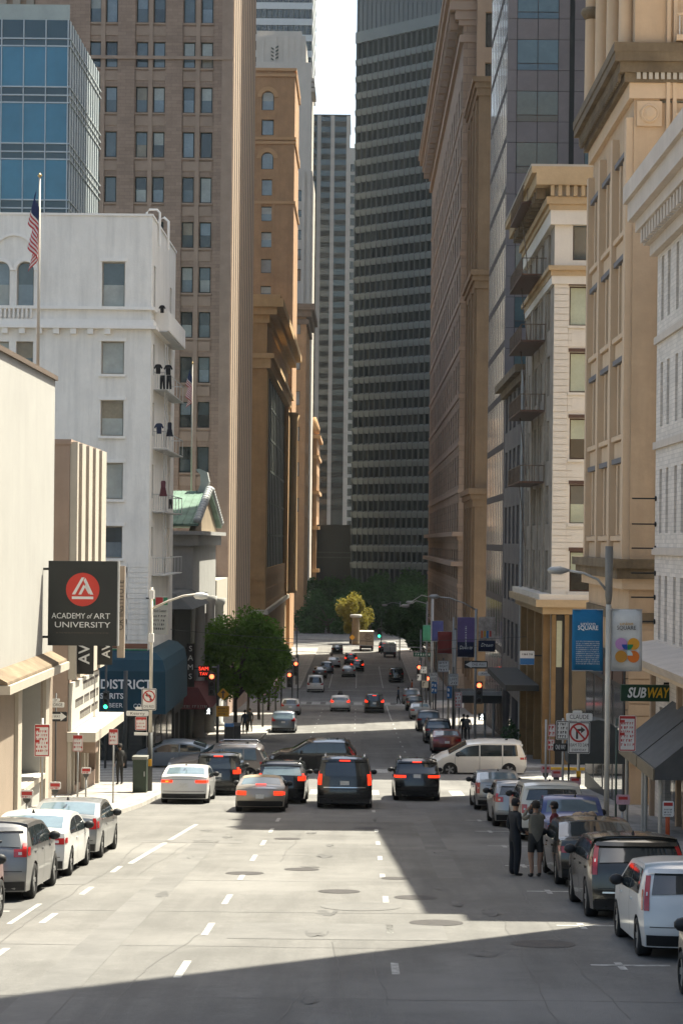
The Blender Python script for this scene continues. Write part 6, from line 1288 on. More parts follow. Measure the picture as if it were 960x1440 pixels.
# lane name post with no right turn sign
Y = 64; x = xx(813, 1040, Y); p = post_root('lane_sign_post', 'CLAUDE name plate over a no right turn sign on pale post', x, Y); pole(p, x, Y, zz(813, 1000, Y), .05, m_polew)
o, M = plate(p, x, Y - .09, zz(813, 1037, Y), .7, 1.02, m_signw, rim=m_ink); disc_ring(o, M, 0, .16, .25, .31, m_signr)
poly(o, M, [(-.1, -.04), (-.03, -.04), (-.03, .2), (.06, .22), (.06, .14), (.2, .25), (.06, .36), (.06, .29), (-.1, .27)], m_ink, name='arrow'); poly(o, M, [(-.2, .34), (-.16, .38), (.2, -.02), (.16, -.06)], m_signr, .008, 'slash')
text_on(o, M, '10AM TO 2AM', .15, 0, -.24, m_ink, e=.004, ext=.002, fit=.6); text_on(o, M, 'EVERYDAY', .11, 0, -.4, m_ink, e=.004, ext=.002, fit=.46)
o, M = plate(p, x, Y - .1, zz(812, 1008, Y), .84, .24, m_signw); text_on(o, M, 'CLAUDE', .2, 0, 0, m_ink, e=.004, ext=.002, fit=.62); plate(p, x - .06, Y - .1, zz(810, 1002, Y) + .02, .3, .1, m_signw); MB().box((x - .07, Y - .12, zz(813, 1089, Y) - .12), (x + .07, Y - .06, zz(813, 1089, Y) + .12)).build('push_button', m_syel, p)
rpost('ONE WAY plate under a white notice on a thin post behind the CLAUDE sign', 791, 1040, 68, 1010, [(781, 1013, 799, 1040, m_signw, ['~', '~', '~', '~'], m_ink), (777, 1045, 797, 1056, m_signblk, ['ONE WAY'], m_wtxt)])
rpost('pair of red and white tow-away plates on thin post at the corner', 767, 1040, 72, 1012, [(770, 1018, 780, 1036, m_signw, ['~', '~'], m_signr), (769, 1039, 779, 1055, m_signw, ['~', '~'], m_signr)])
Y = 55.8; x = xx(882, 1032, Y); p = post_root('parking_sign_post', 'two-panel red and white no-parking sign by the sandwich shop', x, Y); pole(p, xx(866, 1060, Y), Y, zz(866, 1010, Y), .03, mat('post_green', (.05, .075, .06), .6, .15)); noparking(p, x - .02, Y - .07, zz(882, 1031, Y), .48, 1.0, True); MB().box((xx(864, 1020, Y), Y - .05, zz(870, 1022, Y) - .02), (x, Y - .02, zz(870, 1022, Y) + .02)).build('bracket', m_galv, p)
# sandwich shop blade sign and grey awnings
Y = 66; p = root('blade_sign', 'dark green SUBWAY blade sign with white and yellow letters', 'sign', (xx(908, 975, Y), Y, zz(908, 988, Y))); xa, xb, za, zb = xx(872, 975, Y), xx(945, 975, Y), zz(908, 986, Y), zz(908, 963, Y)
MB().box((xa, Y - .12, za), (xb, Y + .12, zb)).build('sign_box', mat('deep_green_sign', (.012, .045, .02), .6, .1), p); M = Matrix.Translation(((xa + xb) / 2, Y - .12, (za + zb) / 2))
text_on(p, M, 'SUB', .46, -.36, 0, m_wtxt, e=.012, shear=.25, bold=.012, fit=.62); text_on(p, M, 'WAY', .46, .33, 0, mat('yellow_lettering', (.55, .33, .02), .7, 0), e=.012, shear=.25, bold=.012, fit=.74); MB().tube([(xb - .3, Y, zb + .05), (XR, Y, zb + .05)], .04, 6).build('bracket', m_black, p)
m_grc = mat('grey_awning_canvas', (.10, .10, .098), .9, .15, 2)
for ya, yb in ((57.6, 60.9), (61.1, 65.2)):
    p = root('shop_awning', 'grey canvas awning ' + ('beside the blade sign' if yb > 62 else 'next along, past the first grey awning'), 'awning', (XR, (ya + yb) / 2, 10.6)); zt = 12.9; s = MB()
    s.hexa([(XR - 1.7, ya, 11.2), (XR - .01, ya, 11.2), (XR - .01, yb, 11.2), (XR - 1.7, yb, 11.2)], [(XR - 1.68, ya, 11.55), (XR - .01, ya, zt), (XR - .01, yb, zt), (XR - 1.68, yb, 11.55)]); s.build('canvas', m_grc, p)
    MB().box((XR - 1.75, ya, 11.18), (XR - 1.705, yb, 11.53)).build('valance', mat('tan_valance', (.22, .18, .12), .9, .1), p)
    for yq in (ya + .2, yb - .2): MB().tube([(XR - 1.5, yq, sw(gz(yq)) - .02), (XR - 1.5, yq, 11.25)], .06, 8).build('post', m_polew, p)
Y = 53.5; x = xx(938, 1150, Y); p = post_root('delineator', 'orange marker post with a white paper notice on the right pavement', x, Y, 'marker post'); pole(p, x, Y, zz(938, 1130, Y), .06, mat('orange_plastic', (.42, .08, .025), .6, .1)); MB().lathe([(.26, 0), (.24, .05), (.08, .07)], (x, Y, sw(gz(Y))), 14).build('rubber_base', m_black, p)
o, M = plate(p, x, Y - .08, zz(938, 1137, Y), .3, .42, m_signw); band(o, M, -.12, .12, .08, .17, m_signr); [scrawl(o, M, .22, -.02 - .07 * i, .04, m_ink) for i in range(3)]
# parking meters with pink paper notices
for i, (px, py, Y) in enumerate(((8, 1163, 48.5), (47, 1152, 53.5), (79, 1148, 58.5), (121, 1114, 70))):
    x = -8.85 if Y < 68 else xx(121, 1114, Y); p = root('parking_meter', 'parking meter with red and white paper notice on the left kerb', 'parking meter', (x, Y, sw(gz(Y)) - .01), 'meters along the left kerb')
    pole(p, x, Y, sw(gz(Y)) + 1.1, .03); MB().lathe([(.05, 0), (.1, .06), (.11, .2), (.08, .32), (.02, .36)], (x, Y, sw(gz(Y)) + 1.08), 10).build('meter_head', m_poled, p, smooth=True); o, M = plate(p, x + .02, Y - .12, sw(gz(Y)) + 1.33, .34, .22, m_signw, 'paper_notice'); band(o, M, -.14, .14, -.03, .07, m_signr); scrawl(o, M, .26, -.07, .05, m_signr)
for px, py, Y in ((751, 1096, 74), (772, 1105, 70), (844, 1153, 52.5), (790, 1120, 64)):
    x = 7.0; p = root('parking_meter', 'parking meter with pink paper notice on the right kerb', 'parking meter', (x, Y, sw(gz(Y)) - .01), 'meters along the right kerb')
    pole(p, x, Y, sw(gz(Y)) + 1.1, .03); MB().lathe([(.05, 0), (.1, .06), (.11, .2), (.08, .32), (.02, .36)], (x, Y, sw(gz(Y)) + 1.08), 10).build('meter_head', m_poled, p, smooth=True); o, M = plate(p, x, Y - .12, sw(gz(Y)) + 1.4, .36, .26, mat('pink_paper', (.5, .3, .32), .8, .2, 12), 'paper_notice'); band(o, M, -.12, .12, 0, .08, m_signr)
# academy sign, banners and vertical signs on the left
Y = 72.5; xa, xb, za, zb = xx(68, 850, Y), xx(165, 850, Y), zz(118, 908, Y), zz(118, 789, Y)
p = root('projecting_sign', 'large dark square sign with red disc, white triangle emblem and ACADEMY of ART UNIVERSITY lettering', 'sign', ((xa + xb) / 2, Y, za))
MB().box((xa, Y, za), (xb, Y + .3, zb)).build('sign_box', mat('sign_charcoal', (.022, .024, .022), .55, .1), p); MB().box((xb + .002, Y - .02, za), (xb + .05, Y + .32, zb)).build('edge_trim', m_steel, p)
M = Matrix.Translation(((xa + xb) / 2, Y, (za + zb) / 2)); u = Y / F; ccz = 19.5 * u; o = MB(); rr = 23.5 * u
o.lathe([(rr, 0), (rr, -.02)], ((xa + xb) / 2, Y, (za + zb) / 2 + ccz), 40, 'Y'); disc = fix_normals(o.build('red_disc', mat('disc_red', (.55, .045, .03), .6, .03), p)); Md = M @ Matrix.Translation((0, -.02, ccz))
Pq = lambda l: [(a * u, b * u) for a, b in l]
poly(disc, Md, Pq([(-15, -7), (-10.5, -7), (2.5, 17), (-1.5, 17)]), m_wtxt, .012, 'emblem_stroke'); poly(disc, Md, Pq([(1.2, 12.5), (3.6, 16.6), (15, -7), (10.5, -7)]), m_wtxt, .012, 'emblem_stroke'); poly(disc, Md, Pq([(-6, -7), (-1.8, -7), (3.2, 3), (1.2, 7)]), m_wtxt, .012, 'emblem_stroke'); poly(disc, Md, Pq([(2.4, 4.5), (4.2, 8), (8.6, -1), (9.5, -7), (7.6, -5)]), m_wtxt, .012, 'emblem_stroke'); poly(disc, Md, Pq([(-15, -13.5), (15, -13.5), (15, -9.8), (-15, -9.8)]), m_wtxt, .012, 'emblem_bar')
text_on(p, M, 'ACADEMY', .29, -.51, -18 * u, m_wtxt, e=.012, fit=1.22); text_on(p, M, 'of', .26, .225, -18 * u, m_wtxt, e=.012, shear=.35, fit=.2); text_on(p, M, 'ART', .29, .71, -18 * u, m_wtxt, e=.012, fit=.6); text_on(p, M, 'UNIVERSITY', .29, 0, -30.5 * u, m_wtxt, e=.012, fit=2.02); scrawl(p, M, 1.9, -41.5 * u, .05, mat('dim_lettering', (.08, .06, .05), .7, 0))
for z in (za + .3, zb - .3): MB().tube([(XL, Y + .15, z), (xa, Y + .15, z)], .05, 6).build('bracket', m_black, p)
for lb, a, b, t, Yb_, tx in (('black vertical banner with white sideways AVE lettering under the dark square sign', 98.5, 132, 948, 79.6, 'AVE'), ('smaller black banner with sideways AV lettering beside the first', 134, 158, 935, 86.5, 'AV')):
    xa, xb, za, zb = xx(a, 920, Yb_), xx(b, 920, Yb_), zz(b, t, Yb_), zz(b, 850, Yb_); p = root('blade_banner', lb, 'banner', ((xa + xb) / 2, Yb_, za)); MB().box((xa, Yb_, za), (xb, Yb_ + .08, zb)).build('panel', m_black, p); M = Matrix.Translation(((xa + xb) / 2, Yb_, za)); text_on(p, M, tx, .62 if tx == 'AVE' else .5, .12, .95 if tx == 'AVE' else .62, m_wtxt, e=.012, rot=math.pi / 2, bold=.008); MB().tube([(XL - .2, Yb_ + .04, za + .05), (xb, Yb_ + .04, za + .05)], .03, 6).build('bracket', m_black, p)
Y = 87; xa, xb, za, zb = xx(165.5, 850, Y), xx(175.5, 850, Y), zz(170, 925, Y), zz(170, 796, Y); p = root('vertical_sign', 'narrow beige vertical sign with dark letters reading upwards, OR INSTITUTE', 'sign', ((xa + xb) / 2, Y, za)); MB().box((xa, Y, za), (xb, Y + .2, zb)).build('panel', mat('beige_sign', (.36, .30, .24), .8, .08), p); text_on(p, Matrix.Translation(((xa + xb) / 2, Y, (za + zb) / 2)), 'OR INSTITUTE', .34, 0, .3, m_ink, e=.012, rot=math.pi / 2); MB().tube([(XL - .2, Y + .1, zb - .5), (xa, Y + .1, zb - .5)], .04, 6).build('bracket', m_black, p)
# food court panel and restaurant signs
Y = 108.6; xa, xb, za, zb = xx(213, 865, Y), xx(236, 865, Y), zz(225, 892, Y), zz(225, 839, Y); p = root('hanging_sign', 'cream food sign with green and red patches hanging at the white building corner', 'sign', ((xa + xb) / 2, Y, za)); MB().box((xa, Y, za), (xb, Y + .18, zb)).build('panel', mat('cream_sign', (.45, .41, .32), .7, .08), p); M = Matrix.Translation(((xa + xb) / 2, Y, (za + zb) / 2)); w_, h_ = xb - xa, zb - za
for x0, x1, mm in ((-.48, -.28, MATS['bright_green']), (-.24, .2, m_signr), (.24, .48, MATS['bright_green'])): band(p, M, w_ * x0, w_ * x1, h_ * .28, h_ * .48, mm, 'colour_patch', .01)
text_on(p, M, 'Food Center', .2, 0, h_ * .12, m_ink, e=.01, fit=w_ * .8); [scrawl(p, M @ Matrix.Translation((0, -.004, 0)), w_ * .75, -h_ * (.02 + .11 * i), h_ * .055, m_ink) for i in range(4)]
MB().tube([(XL - .1, Y + .1, zb - .1), (xa + .1, Y + .1, zb - .1)], .05, 6).build('bracket', m_black, p)
Y = 133; xa, xb, za, zb = xx(262.5, 930, Y), xx(273.5, 930, Y), zz(268, 962, Y), zz(268, 905, Y); p = root('neon_sign', 'tall dark sign with vertical white letters SAMS and GRILL below', 'sign', ((xa + xb) / 2, Y, za)); MB().box((xa, Y, za - .5), (xb, Y + .2, zb)).build('panel', m_signblk, p); M = Matrix.Translation(((xa + xb) / 2, Y, (za + zb) / 2))
for i, ch in enumerate('SAMS'): text_on(p, M, ch, .52, 0, 1.0 - .62 * i, m_wtxt, e=.012)
MB().box((xa - .2, Y, za - .85), (xb + .25, Y + .2, za - .505)).build('lower_panel', m_signblk, p); text_on(p, M, 'GRILL', .32, 0, -1.98, mat('grey_lettering', (.3, .3, .28), .7, 0), e=.012); MB().tube([(XL, Y + .1, zb - .3), (xa, Y + .1, zb - .3)], .05, 6).build('bracket', m_black, p)
Y = 134; p = root('neon_sign', 'small red neon SAM TAV letters beside the tall dark sign', 'sign', (xx(286, 945, Y), Y, zz(286, 952, Y))); xa, xb = xx(279, 944, Y), xx(294, 944, Y); MB().box((xa, Y, zz(286, 952, Y)), (xb, Y + .1, zz(286, 936, Y))).build('panel', m_signblk, p); M = Matrix.Translation(((xa + xb) / 2, Y, zz(286, 944, Y))); n_red = mat('neon_red', (1, .06, .03), .4, 0, emit=.6); text_on(p, M, 'SAM', .36, 0, .17, n_red, e=.01); text_on(p, M, 'TAV', .3, 0, -.18, n_red, e=.01); MB().tube([(XL, Y + .05, zz(286, 940, Y)), (xa, Y + .05, zz(286, 940, Y))], .04, 6).build('bracket', m_black, p)
p = root('maroon_awning', 'maroon canvas awning with small pale lettering under the restaurant signs', 'awning', (-10.6, 136, 9.5)); za, zb = zz(285, 995, 133), zz(285, 966, 133); s = MB(); s.hexa([(-12.4, 131.5, za), (-9.7, 131.5, za), (-9.7, 150, za), (-12.4, 150, za)], [(-12.4, 132.4, zb), (-10.6, 132.4, zb), (-10.6, 150, zb), (-12.4, 150, zb)]); s.build('canvas', mat('maroon_canvas', (.10, .018, .022), .9, .15, 1), p); scrawl(p, Matrix.Translation((-11, 131.45, za + .2)), 2.2, 0, .16, mat('grey_lettering', (.3, .3, .28), .7, 0))
p = root('blue_white_sign', 'small white and blue sign board on the dark shop front', 'sign', (xx(740, 922, 112), 112, zz(740, 934, 112))); o, M = plate(p, xx(740.5, 921, 112), 111.9, zz(740, 925, 112), .8, .78, m_signw, t=.1); band(o, M, -.4, .4, -.38, -.02, m_sblu); scrawl(o, M, .6, .2, .1, m_ink); MB().tube([(xx(740, 922, 112), 112.1, zz(740, 922, 112)), (XR2, 112.1, zz(740, 922, 112))], .04, 6).build('bracket', m_black, p)
p = root('shop_awning', 'dark flat awning with pale fascia beyond the right signal', 'awning', (8.6, 150, 8.5)); s = MB(); s.box((xx(640, 975, 145), 145, zz(690, 989, 145)), (XG - .2, 152, zz(690, 978.5, 145))); s.build('canopy', m_dkst, p); MB().box((xx(647, 975, 145), 144.9, zz(690, 978, 145)), (XG - .2, 145, zz(690, 972, 145))).build('fascia', m_steel, p)
for xq in (xx(694, 990, 145), xx(682, 990, 145)): MB().tube([(xq, 145.4, sw(gz(145.4)) - .02), (xq, 145.4, zz(690, 989, 145))], .1, 8).build('post', m_galv, p)
mb = MB(); 
p = root('planter', 'box planter with dark leafy shrub by the right shop front', 'planter', (8.9, 115.5, sw(gz(115.5)))); MB().box((8.3, 115, sw(gz(115.5)) - .03), (9.5, 116, sw(gz(115.5)) + .6)).build('box', mat('planter_tan', (.2, .16, .11), .9, .1), p)
for k in range(260):
    a, b = R.uniform(0, 6.28), R.uniform(0, 1); c_ = Vector((8.9 + .6 * math.cos(a) * b, 115.5 + .5 * math.sin(a) * b, sw(gz(115.5)) + .6 + R.uniform(0, 1.6) * (1.1 - b * .5))); d1 = Vector((R.uniform(-1, 1), R.uniform(-1, 1), R.uniform(-1, 1))).normalized() * .13; d2 = Vector((R.uniform(-1, 1), R.uniform(-1, 1), R.uniform(-1, 1))).normalized() * .08; mb.face([c_ - d1, c_ + d2, c_ + d1, c_ - d2])
tag(mb.build('foliage', mat('shrub_leaf', (.03, .07, .025), .7, .4, 3), p), kind='stuff')
# flags
def flag(name, label, px, py0, py1, Y, fx0, fx1, fy0, fy1, z0=None):
    x = xx(px, (py0 + py1) / 2, Y); zb, zt = zz(px, py1, Y), zz(px, py0, Y); p = root(name, label, 'flag', (x, Y, zb)); MB().tube([(x, Y, zb), (x, Y, zt)], [.06, .035], 8).build('pole', m_polew, p, smooth=True); MB().lathe([(.02, -.09), (.09, 0), (.02, .09)], (x, Y, zt + .08), 10).build('finial', mat('brass', (.5, .35, .15), .35, 0, metal=.8), p, smooth=True)
    za, zc = zz(px, fy1, Y), zz(px, fy0, Y); xa, xb = xx(fx0, fy0, Y), xx(fx1, fy0, Y); s = MB(); s.mi = []; NU, NV = 18, 13; idx = []
    for v in range(NV + 1):
        row = []
        for u in range(NU + 1):
            a, b = u / NU, v / NV; X = x + (xa - x if abs(xa - x) > abs(xb - x) else xb - x) * (.5 + .6 * b) * (.55 + .45 * math.sin(a * 13 + b)) + .02; row.append((X, Y - .06 - .16 * math.sin(a * 9 + b * 2) * a, zc - (zc - za) * (a * .62 + b * .38) ))
        idx.append(s.pts(row))
    mi = []
    for v in range(NV):
        for u in range(NU): s.f.append((idx[v] + u, idx[v] + u + 1, idx[v + 1] + u + 1, idx[v + 1] + u)); mi.append(2 if (v < 7 and u < 7) else v % 2)
    o = s.build('cloth', mat('flag_red', (.42, .04, .045), .85, .05), p, smooth=True); o.data.materials.append(mat('flag_white', (.62, .58, .55), .85, .05)); o.data.materials.append(mat('flag_blue', (.02, .03, .09), .85, .05))
    for q, k in zip(o.data.polygons, mi): q.material_index = k
flag('flag_pole', 'tall pale flagpole with limp striped flag on the stucco building roof', 55, 250, 524, 72.5, 41, 58, 268, 382)
flag('flag_pole', 'thin flagpole with hanging striped flag in front of the brown tower', 270, 512, 692, 150, 262, 274, 518, 574)
# washing on the fire escapes
def garment(kind, label, px, py, Y, m, sc=1.0):
    x, z = xx(px, py, Y), zz(px, py, Y); sc *= .72
    if kind == 'shirt': pts = [(-.16, -.7), (.16, -.7), (.18, -.2), (.26, -.34), (.34, -.26), (.2, 0), (.08, .04), (-.08, .04), (-.2, 0), (-.34, -.26), (-.26, -.34), (-.18, -.2)]
    elif kind == 'dress': pts = [(-.3, -1.2), (.3, -1.2), (.17, -.5), (.18, -.1), (.12, 0), (-.12, 0), (-.18, -.1), (-.17, -.5)]
    else: pts = [(-.2, -1.05), (-.05, -1.05), (0, -.35), (.05, -1.05), (.2, -1.05), (.17, 0), (-.17, 0)]
    pts = [(a * sc, b * sc) for a, b in pts]; mb = MB(); mb.hexa([(x + a, Y + .06 * math.sin(b * 6), z + b) for a, b in pts], [(x + a, Y - .09 + .06 * math.sin(b * 6), z + b) for a, b in pts]); o = mb.thing('hanging_garment', m, label, 'clothing', 'washing on the white building'); fix_normals(o)
nav = mat('cloth_navy', (.012, .014, .025), .9, .2, 5); blk_ = mat('cloth_black', (.01, .01, .012), .9, .2, 5); mar = mat('cloth_maroon', (.10, .03, .04), .9, .2, 5); dbl = mat('cloth_dark_blue', (.02, .03, .065), .9, .2, 5)
for a in (('shirt', 'black shirt hanging above the white parapet balcony', 228.5, 430, 110.3, blk_, .8), ('shirt', 'black shirt on the second balcony, nearest the wall', 223, 513, 110.4, blk_), ('trousers', 'long black trousers hanging through the second balcony rail', 229, 528, 110.2, blk_), ('shirt', 'black jacket at the outer end of the second balcony', 237, 514, 110.4, blk_, 1.05), ('trousers', 'thin black leggings at the outer rail of second balcony', 238, 528, 110.2, blk_), ('shirt', 'navy tee shirt hanging above the third balcony', 224, 596, 110.3, dbl, 1.1), ('dress', 'dark blue patterned garment at outer end of third balcony', 239, 594, 110.3, nav, .9), ('dress', 'maroon garment hanging above the fourth balcony', 230, 676, 110.4, mar, 1.0), ('trousers', 'black cloth draped over the fourth balcony rail', 240, 702, 110.2, blk_, .7)): garment(*a)

# overhead wires and more poles along both kerbs
for lb, Yw, pa, pb, dz in (('overhead wire crossing before the round bright tree', 122, (230, 884), (745, 895), .5), ('overhead wire crossing above the black SUV roofs', 128, (300, 905), (700, 905), .6), ('overhead wire at the second crossing, upper of two', 190, (400, 905), (640, 900), .4)):
    a, b = (xx(*pa, Yw), zz(*pa, Yw)), (xx(*pb, Yw), zz(*pb, Yw)); MB().tube([(a[0] + (b[0] - a[0]) * t, Yw, a[1] + (b[1] - a[1]) * t - dz * 4 * t * (1 - t)) for t in frange(0, 1, 14)], .013, 4).thing('overhead_wire', m_poled, lb, 'wire')
for lb, X, Yp, h_ in (('plain dark pole at the left kerb behind the round tree', -7.5, 158, 6.5), ('plain dark pole at left kerb near the sapling', -7.5, 182, 7.5), ('slim dark pole beside the orange lit left signal', -7.5, 196, 6), ('tall grey pole at the right kerb among the parked cars', 7.4, 152, 8), ('short dark pole at the right kerb past the speed sign', 7.5, 165, 4.5), ('tall dark pole at the right kerb before second crossing', 7.5, 192, 8.5), ('grey pole past the second crossing on the right', 7.4, 236, 7), ('dark pole past the second crossing on the left', -7.4, 240, 7)):
    p = post_root('utility_pole', lb, X, Yp, 'pole'); pole(p, X, Yp, gz(Yp) + h_, .08, m_poled if 'dark' in lb else m_galv); MB().lathe([(.1, 0), (.12, .05), (.03, .12)], (X, Yp, gz(Yp) + h_), 8).build('cap', m_poled, p)
    if h_ > 6: o, M = plate(p, X, Yp - .1, gz(Yp) + 3.0, .5, .7, m_signw, rim=m_signr); scrawl(o, M, .36, .1, .12, m_signr); scrawl(o, M, .36, -.12, .1, m_ink)
# ------------------------------------------------------------------ trees
def leaf_mat(name, c):
    m = mat(name, c, .75, .45, .9, spec=.08); t = m.node_tree; N, L = t.nodes, t.links; out = N['Material Output']; b = N['Principled BSDF']
    tr = N.new('ShaderNodeBsdfTranslucent'); L.new(b.inputs['Base Color'].links[0].from_socket, tr.inputs[0]); mx = N.new('ShaderNodeMixShader'); mx.inputs[0].default_value = .4
    L.new(b.outputs[0], mx.inputs[1]); L.new(tr.outputs[0], mx.inputs[2]); L.new(mx.outputs[0], out.inputs[0]); return m
m_bark = mat('tree_bark', (.07, .055, .04), .95, .3, 3, .5, 12)
def tree(name, label, x, y, trunk, crown, n, leaf, m, z0=None, group=None, seed=1, lobes=9, dens=.6):
    rr = random.Random(seed); z0 = sw(gz(y)) - .03 if z0 is None else z0; p = root(name, label, 'tree', (x, y, z0), group)
    cx, cy, cz, rx, ry, rz = crown; mb = MB(); top = cz
    mb.tube([(x, y, z0), (x + rr.uniform(-.1, .1), y, z0 + (top - z0) * .5), (cx, cy, cz)], [trunk, trunk * .75, trunk * .4], 9)
    lob = []
    for k in range(lobes):
        a, b = rr.uniform(0, 6.283), rr.uniform(-.75, .85); q = math.sqrt(max(0, 1 - b * b)) * rr.uniform(.45, .85)
        l = Vector((cx + rx * q * math.cos(a), cy + ry * q * math.sin(a), cz + rz * b * .72)); lob.append((l, rr.uniform(.22, .46)))
        s = Vector((x, y, z0 + (top - z0) * rr.uniform(.45, .8))); mb.tube([s, (s + l) / 2 + Vector((0, 0, .15)), l], [trunk * .4, trunk * .25, trunk * .1], 6)
    lob.append((Vector((cx, cy, cz)), .55))
    mb.build('trunk', m_bark, p, smooth=True)
    lb = MB()
    for i in range(n):
        c, k = rr.choice(lob); d = Vector((rr.gauss(0, 1), rr.gauss(0, 1), rr.gauss(0, 1))).normalized() * (rr.random() ** .4) * (1 + .25 * rr.random() ** 6); q = Vector((c.x + d.x * rx * k, c.y + d.y * ry * k, c.z + d.z * rz * k))
        s = leaf * rr.uniform(.6, 1.3); a = Vector((rr.uniform(-1, 1), rr.uniform(-1, 1), rr.uniform(-.6, .6))).normalized(); b = a.cross(Vector((rr.uniform(-1, 1), rr.uniform(-1, 1), rr.uniform(-1, 1)))).normalized()
        lb.face([q - a * s, q + b * s * .45, q + a * s, q - b * s * .45])
    o = lb.build('crown', m, p); o['kind'] = 'stuff'; return p
lg = leaf_mat('leaf_bright_green', (.12, .23, .032)); ld = leaf_mat('leaf_dark_green', (.045, .10, .03)); ly = leaf_mat('leaf_yellow_green', (.22, .19, .035)); lp = leaf_mat('leaf_pale', (.16, .17, .06))
Y = 141; tree('street_tree', 'dense round bright green street tree on the left pavement past the junction', -8.6, Y, .16, (xx(340, 930, Y), Y, zz(340, 925, Y), 3.1, 3.1, 3.6), 26000, .15, lg, seed=3, lobes=26)
for i, (px, Yt) in enumerate(((372, 152), (392, 170), (405, 188))): tree('street_tree', ['dark street tree standing just behind the round bright tree', 'dark slim tree along the left kerb, second behind the bright one', 'dark tree nearest the second crossing on the left'][i], -8.4, Yt, .13, (-8.4 , Yt, gz(Yt) + 5.2, 2.0, 2.2, 2.5), 7000, .15, ld if i else lg, seed=20 + i)
Y = 196; tree('sapling', 'thin pale sapling with small leaves by the left kerb', -7.6, 186, .05, (-7.6, 186, gz(186) + 3.2, .8, .8, 1.3), 900, .12, lp, seed=41, lobes=5)
tree('plaza_tree', 'sunlit yellow-green tree at the end of the street', xx(493, 890, 352), 352, .25, (xx(494, 866, 352), 352, zz(494, 866, 352), 3.4, 3.2, 4.3), 9000, .24, ly, z0=0, seed=5, lobes=16)
for i, (px, py, Yt, rx, rz) in enumerate(((462, 868, 392, 6.5, 6), (482, 850, 420, 7, 7), (520, 858, 400, 6.5, 6.5), (543, 850, 424, 7, 7.5), (575, 846, 412, 6.5, 7), (594, 858, 386, 5.5, 6), (455, 846, 430, 6, 6.5))):
    tree('plaza_tree', ['dark tree behind the left corner of the plaza', 'dark tree behind the yellow tree', 'dark tree behind the delivery truck', 'dark tree behind the green signal', 'tall dark tree before the banded tower', 'dark tree at the right corner of the plaza', 'dark tree against the low dark block'][i], xx(px, 900, Yt), Yt, .3, (xx(px, py, Yt), Yt, zz(px, py, Yt), rx, rx, rz), 5500, .42, ld, z0=-.02, seed=60 + i, lobes=12)
for i, (px, py, Yt) in enumerate(((574, 878, 262), (585, 885, 240))): tree('street_tree', ['dark round tree overhanging the right pavement past second crossing', 'dark tree beside the indigo banner pole'][i], 8.2, Yt, .18, (xx(px, py, Yt), Yt, zz(px, py, Yt), 3.0, 3.2, 3.4), 9000, .2, ld, seed=80 + i)
# advertising column at the plaza
Yc = 348; x = xx(500, 890, Yc); p = root('plaza_column', 'round dark plaza column with flat cap beside the yellow tree', 'column', (x, Yc, .0)); MB().lathe([(.9, 0), (.75, .3), (.62, 4.6), (.7, 4.8)], (x, Yc, 0), 16).build('shaft', m_beid, p, smooth=True); MB().lathe([(1.0, 4.8), (1.05, 5.2), (.9, 5.3)], (x, Yc, 0), 16).build('cap', m_gst, p, smooth=True)
x = xx(495, 902, 344); p = root('work_sign', 'small orange diamond road work sign at the plaza', 'sign', (x, 344, 0)); MB().tube([(x, 344, 0), (x, 344, 1.6)], .04, 6).build('stand', m_galv, p); plate(p, x, 343.9, 1.5, .9, .9, m_syel, r=.4)
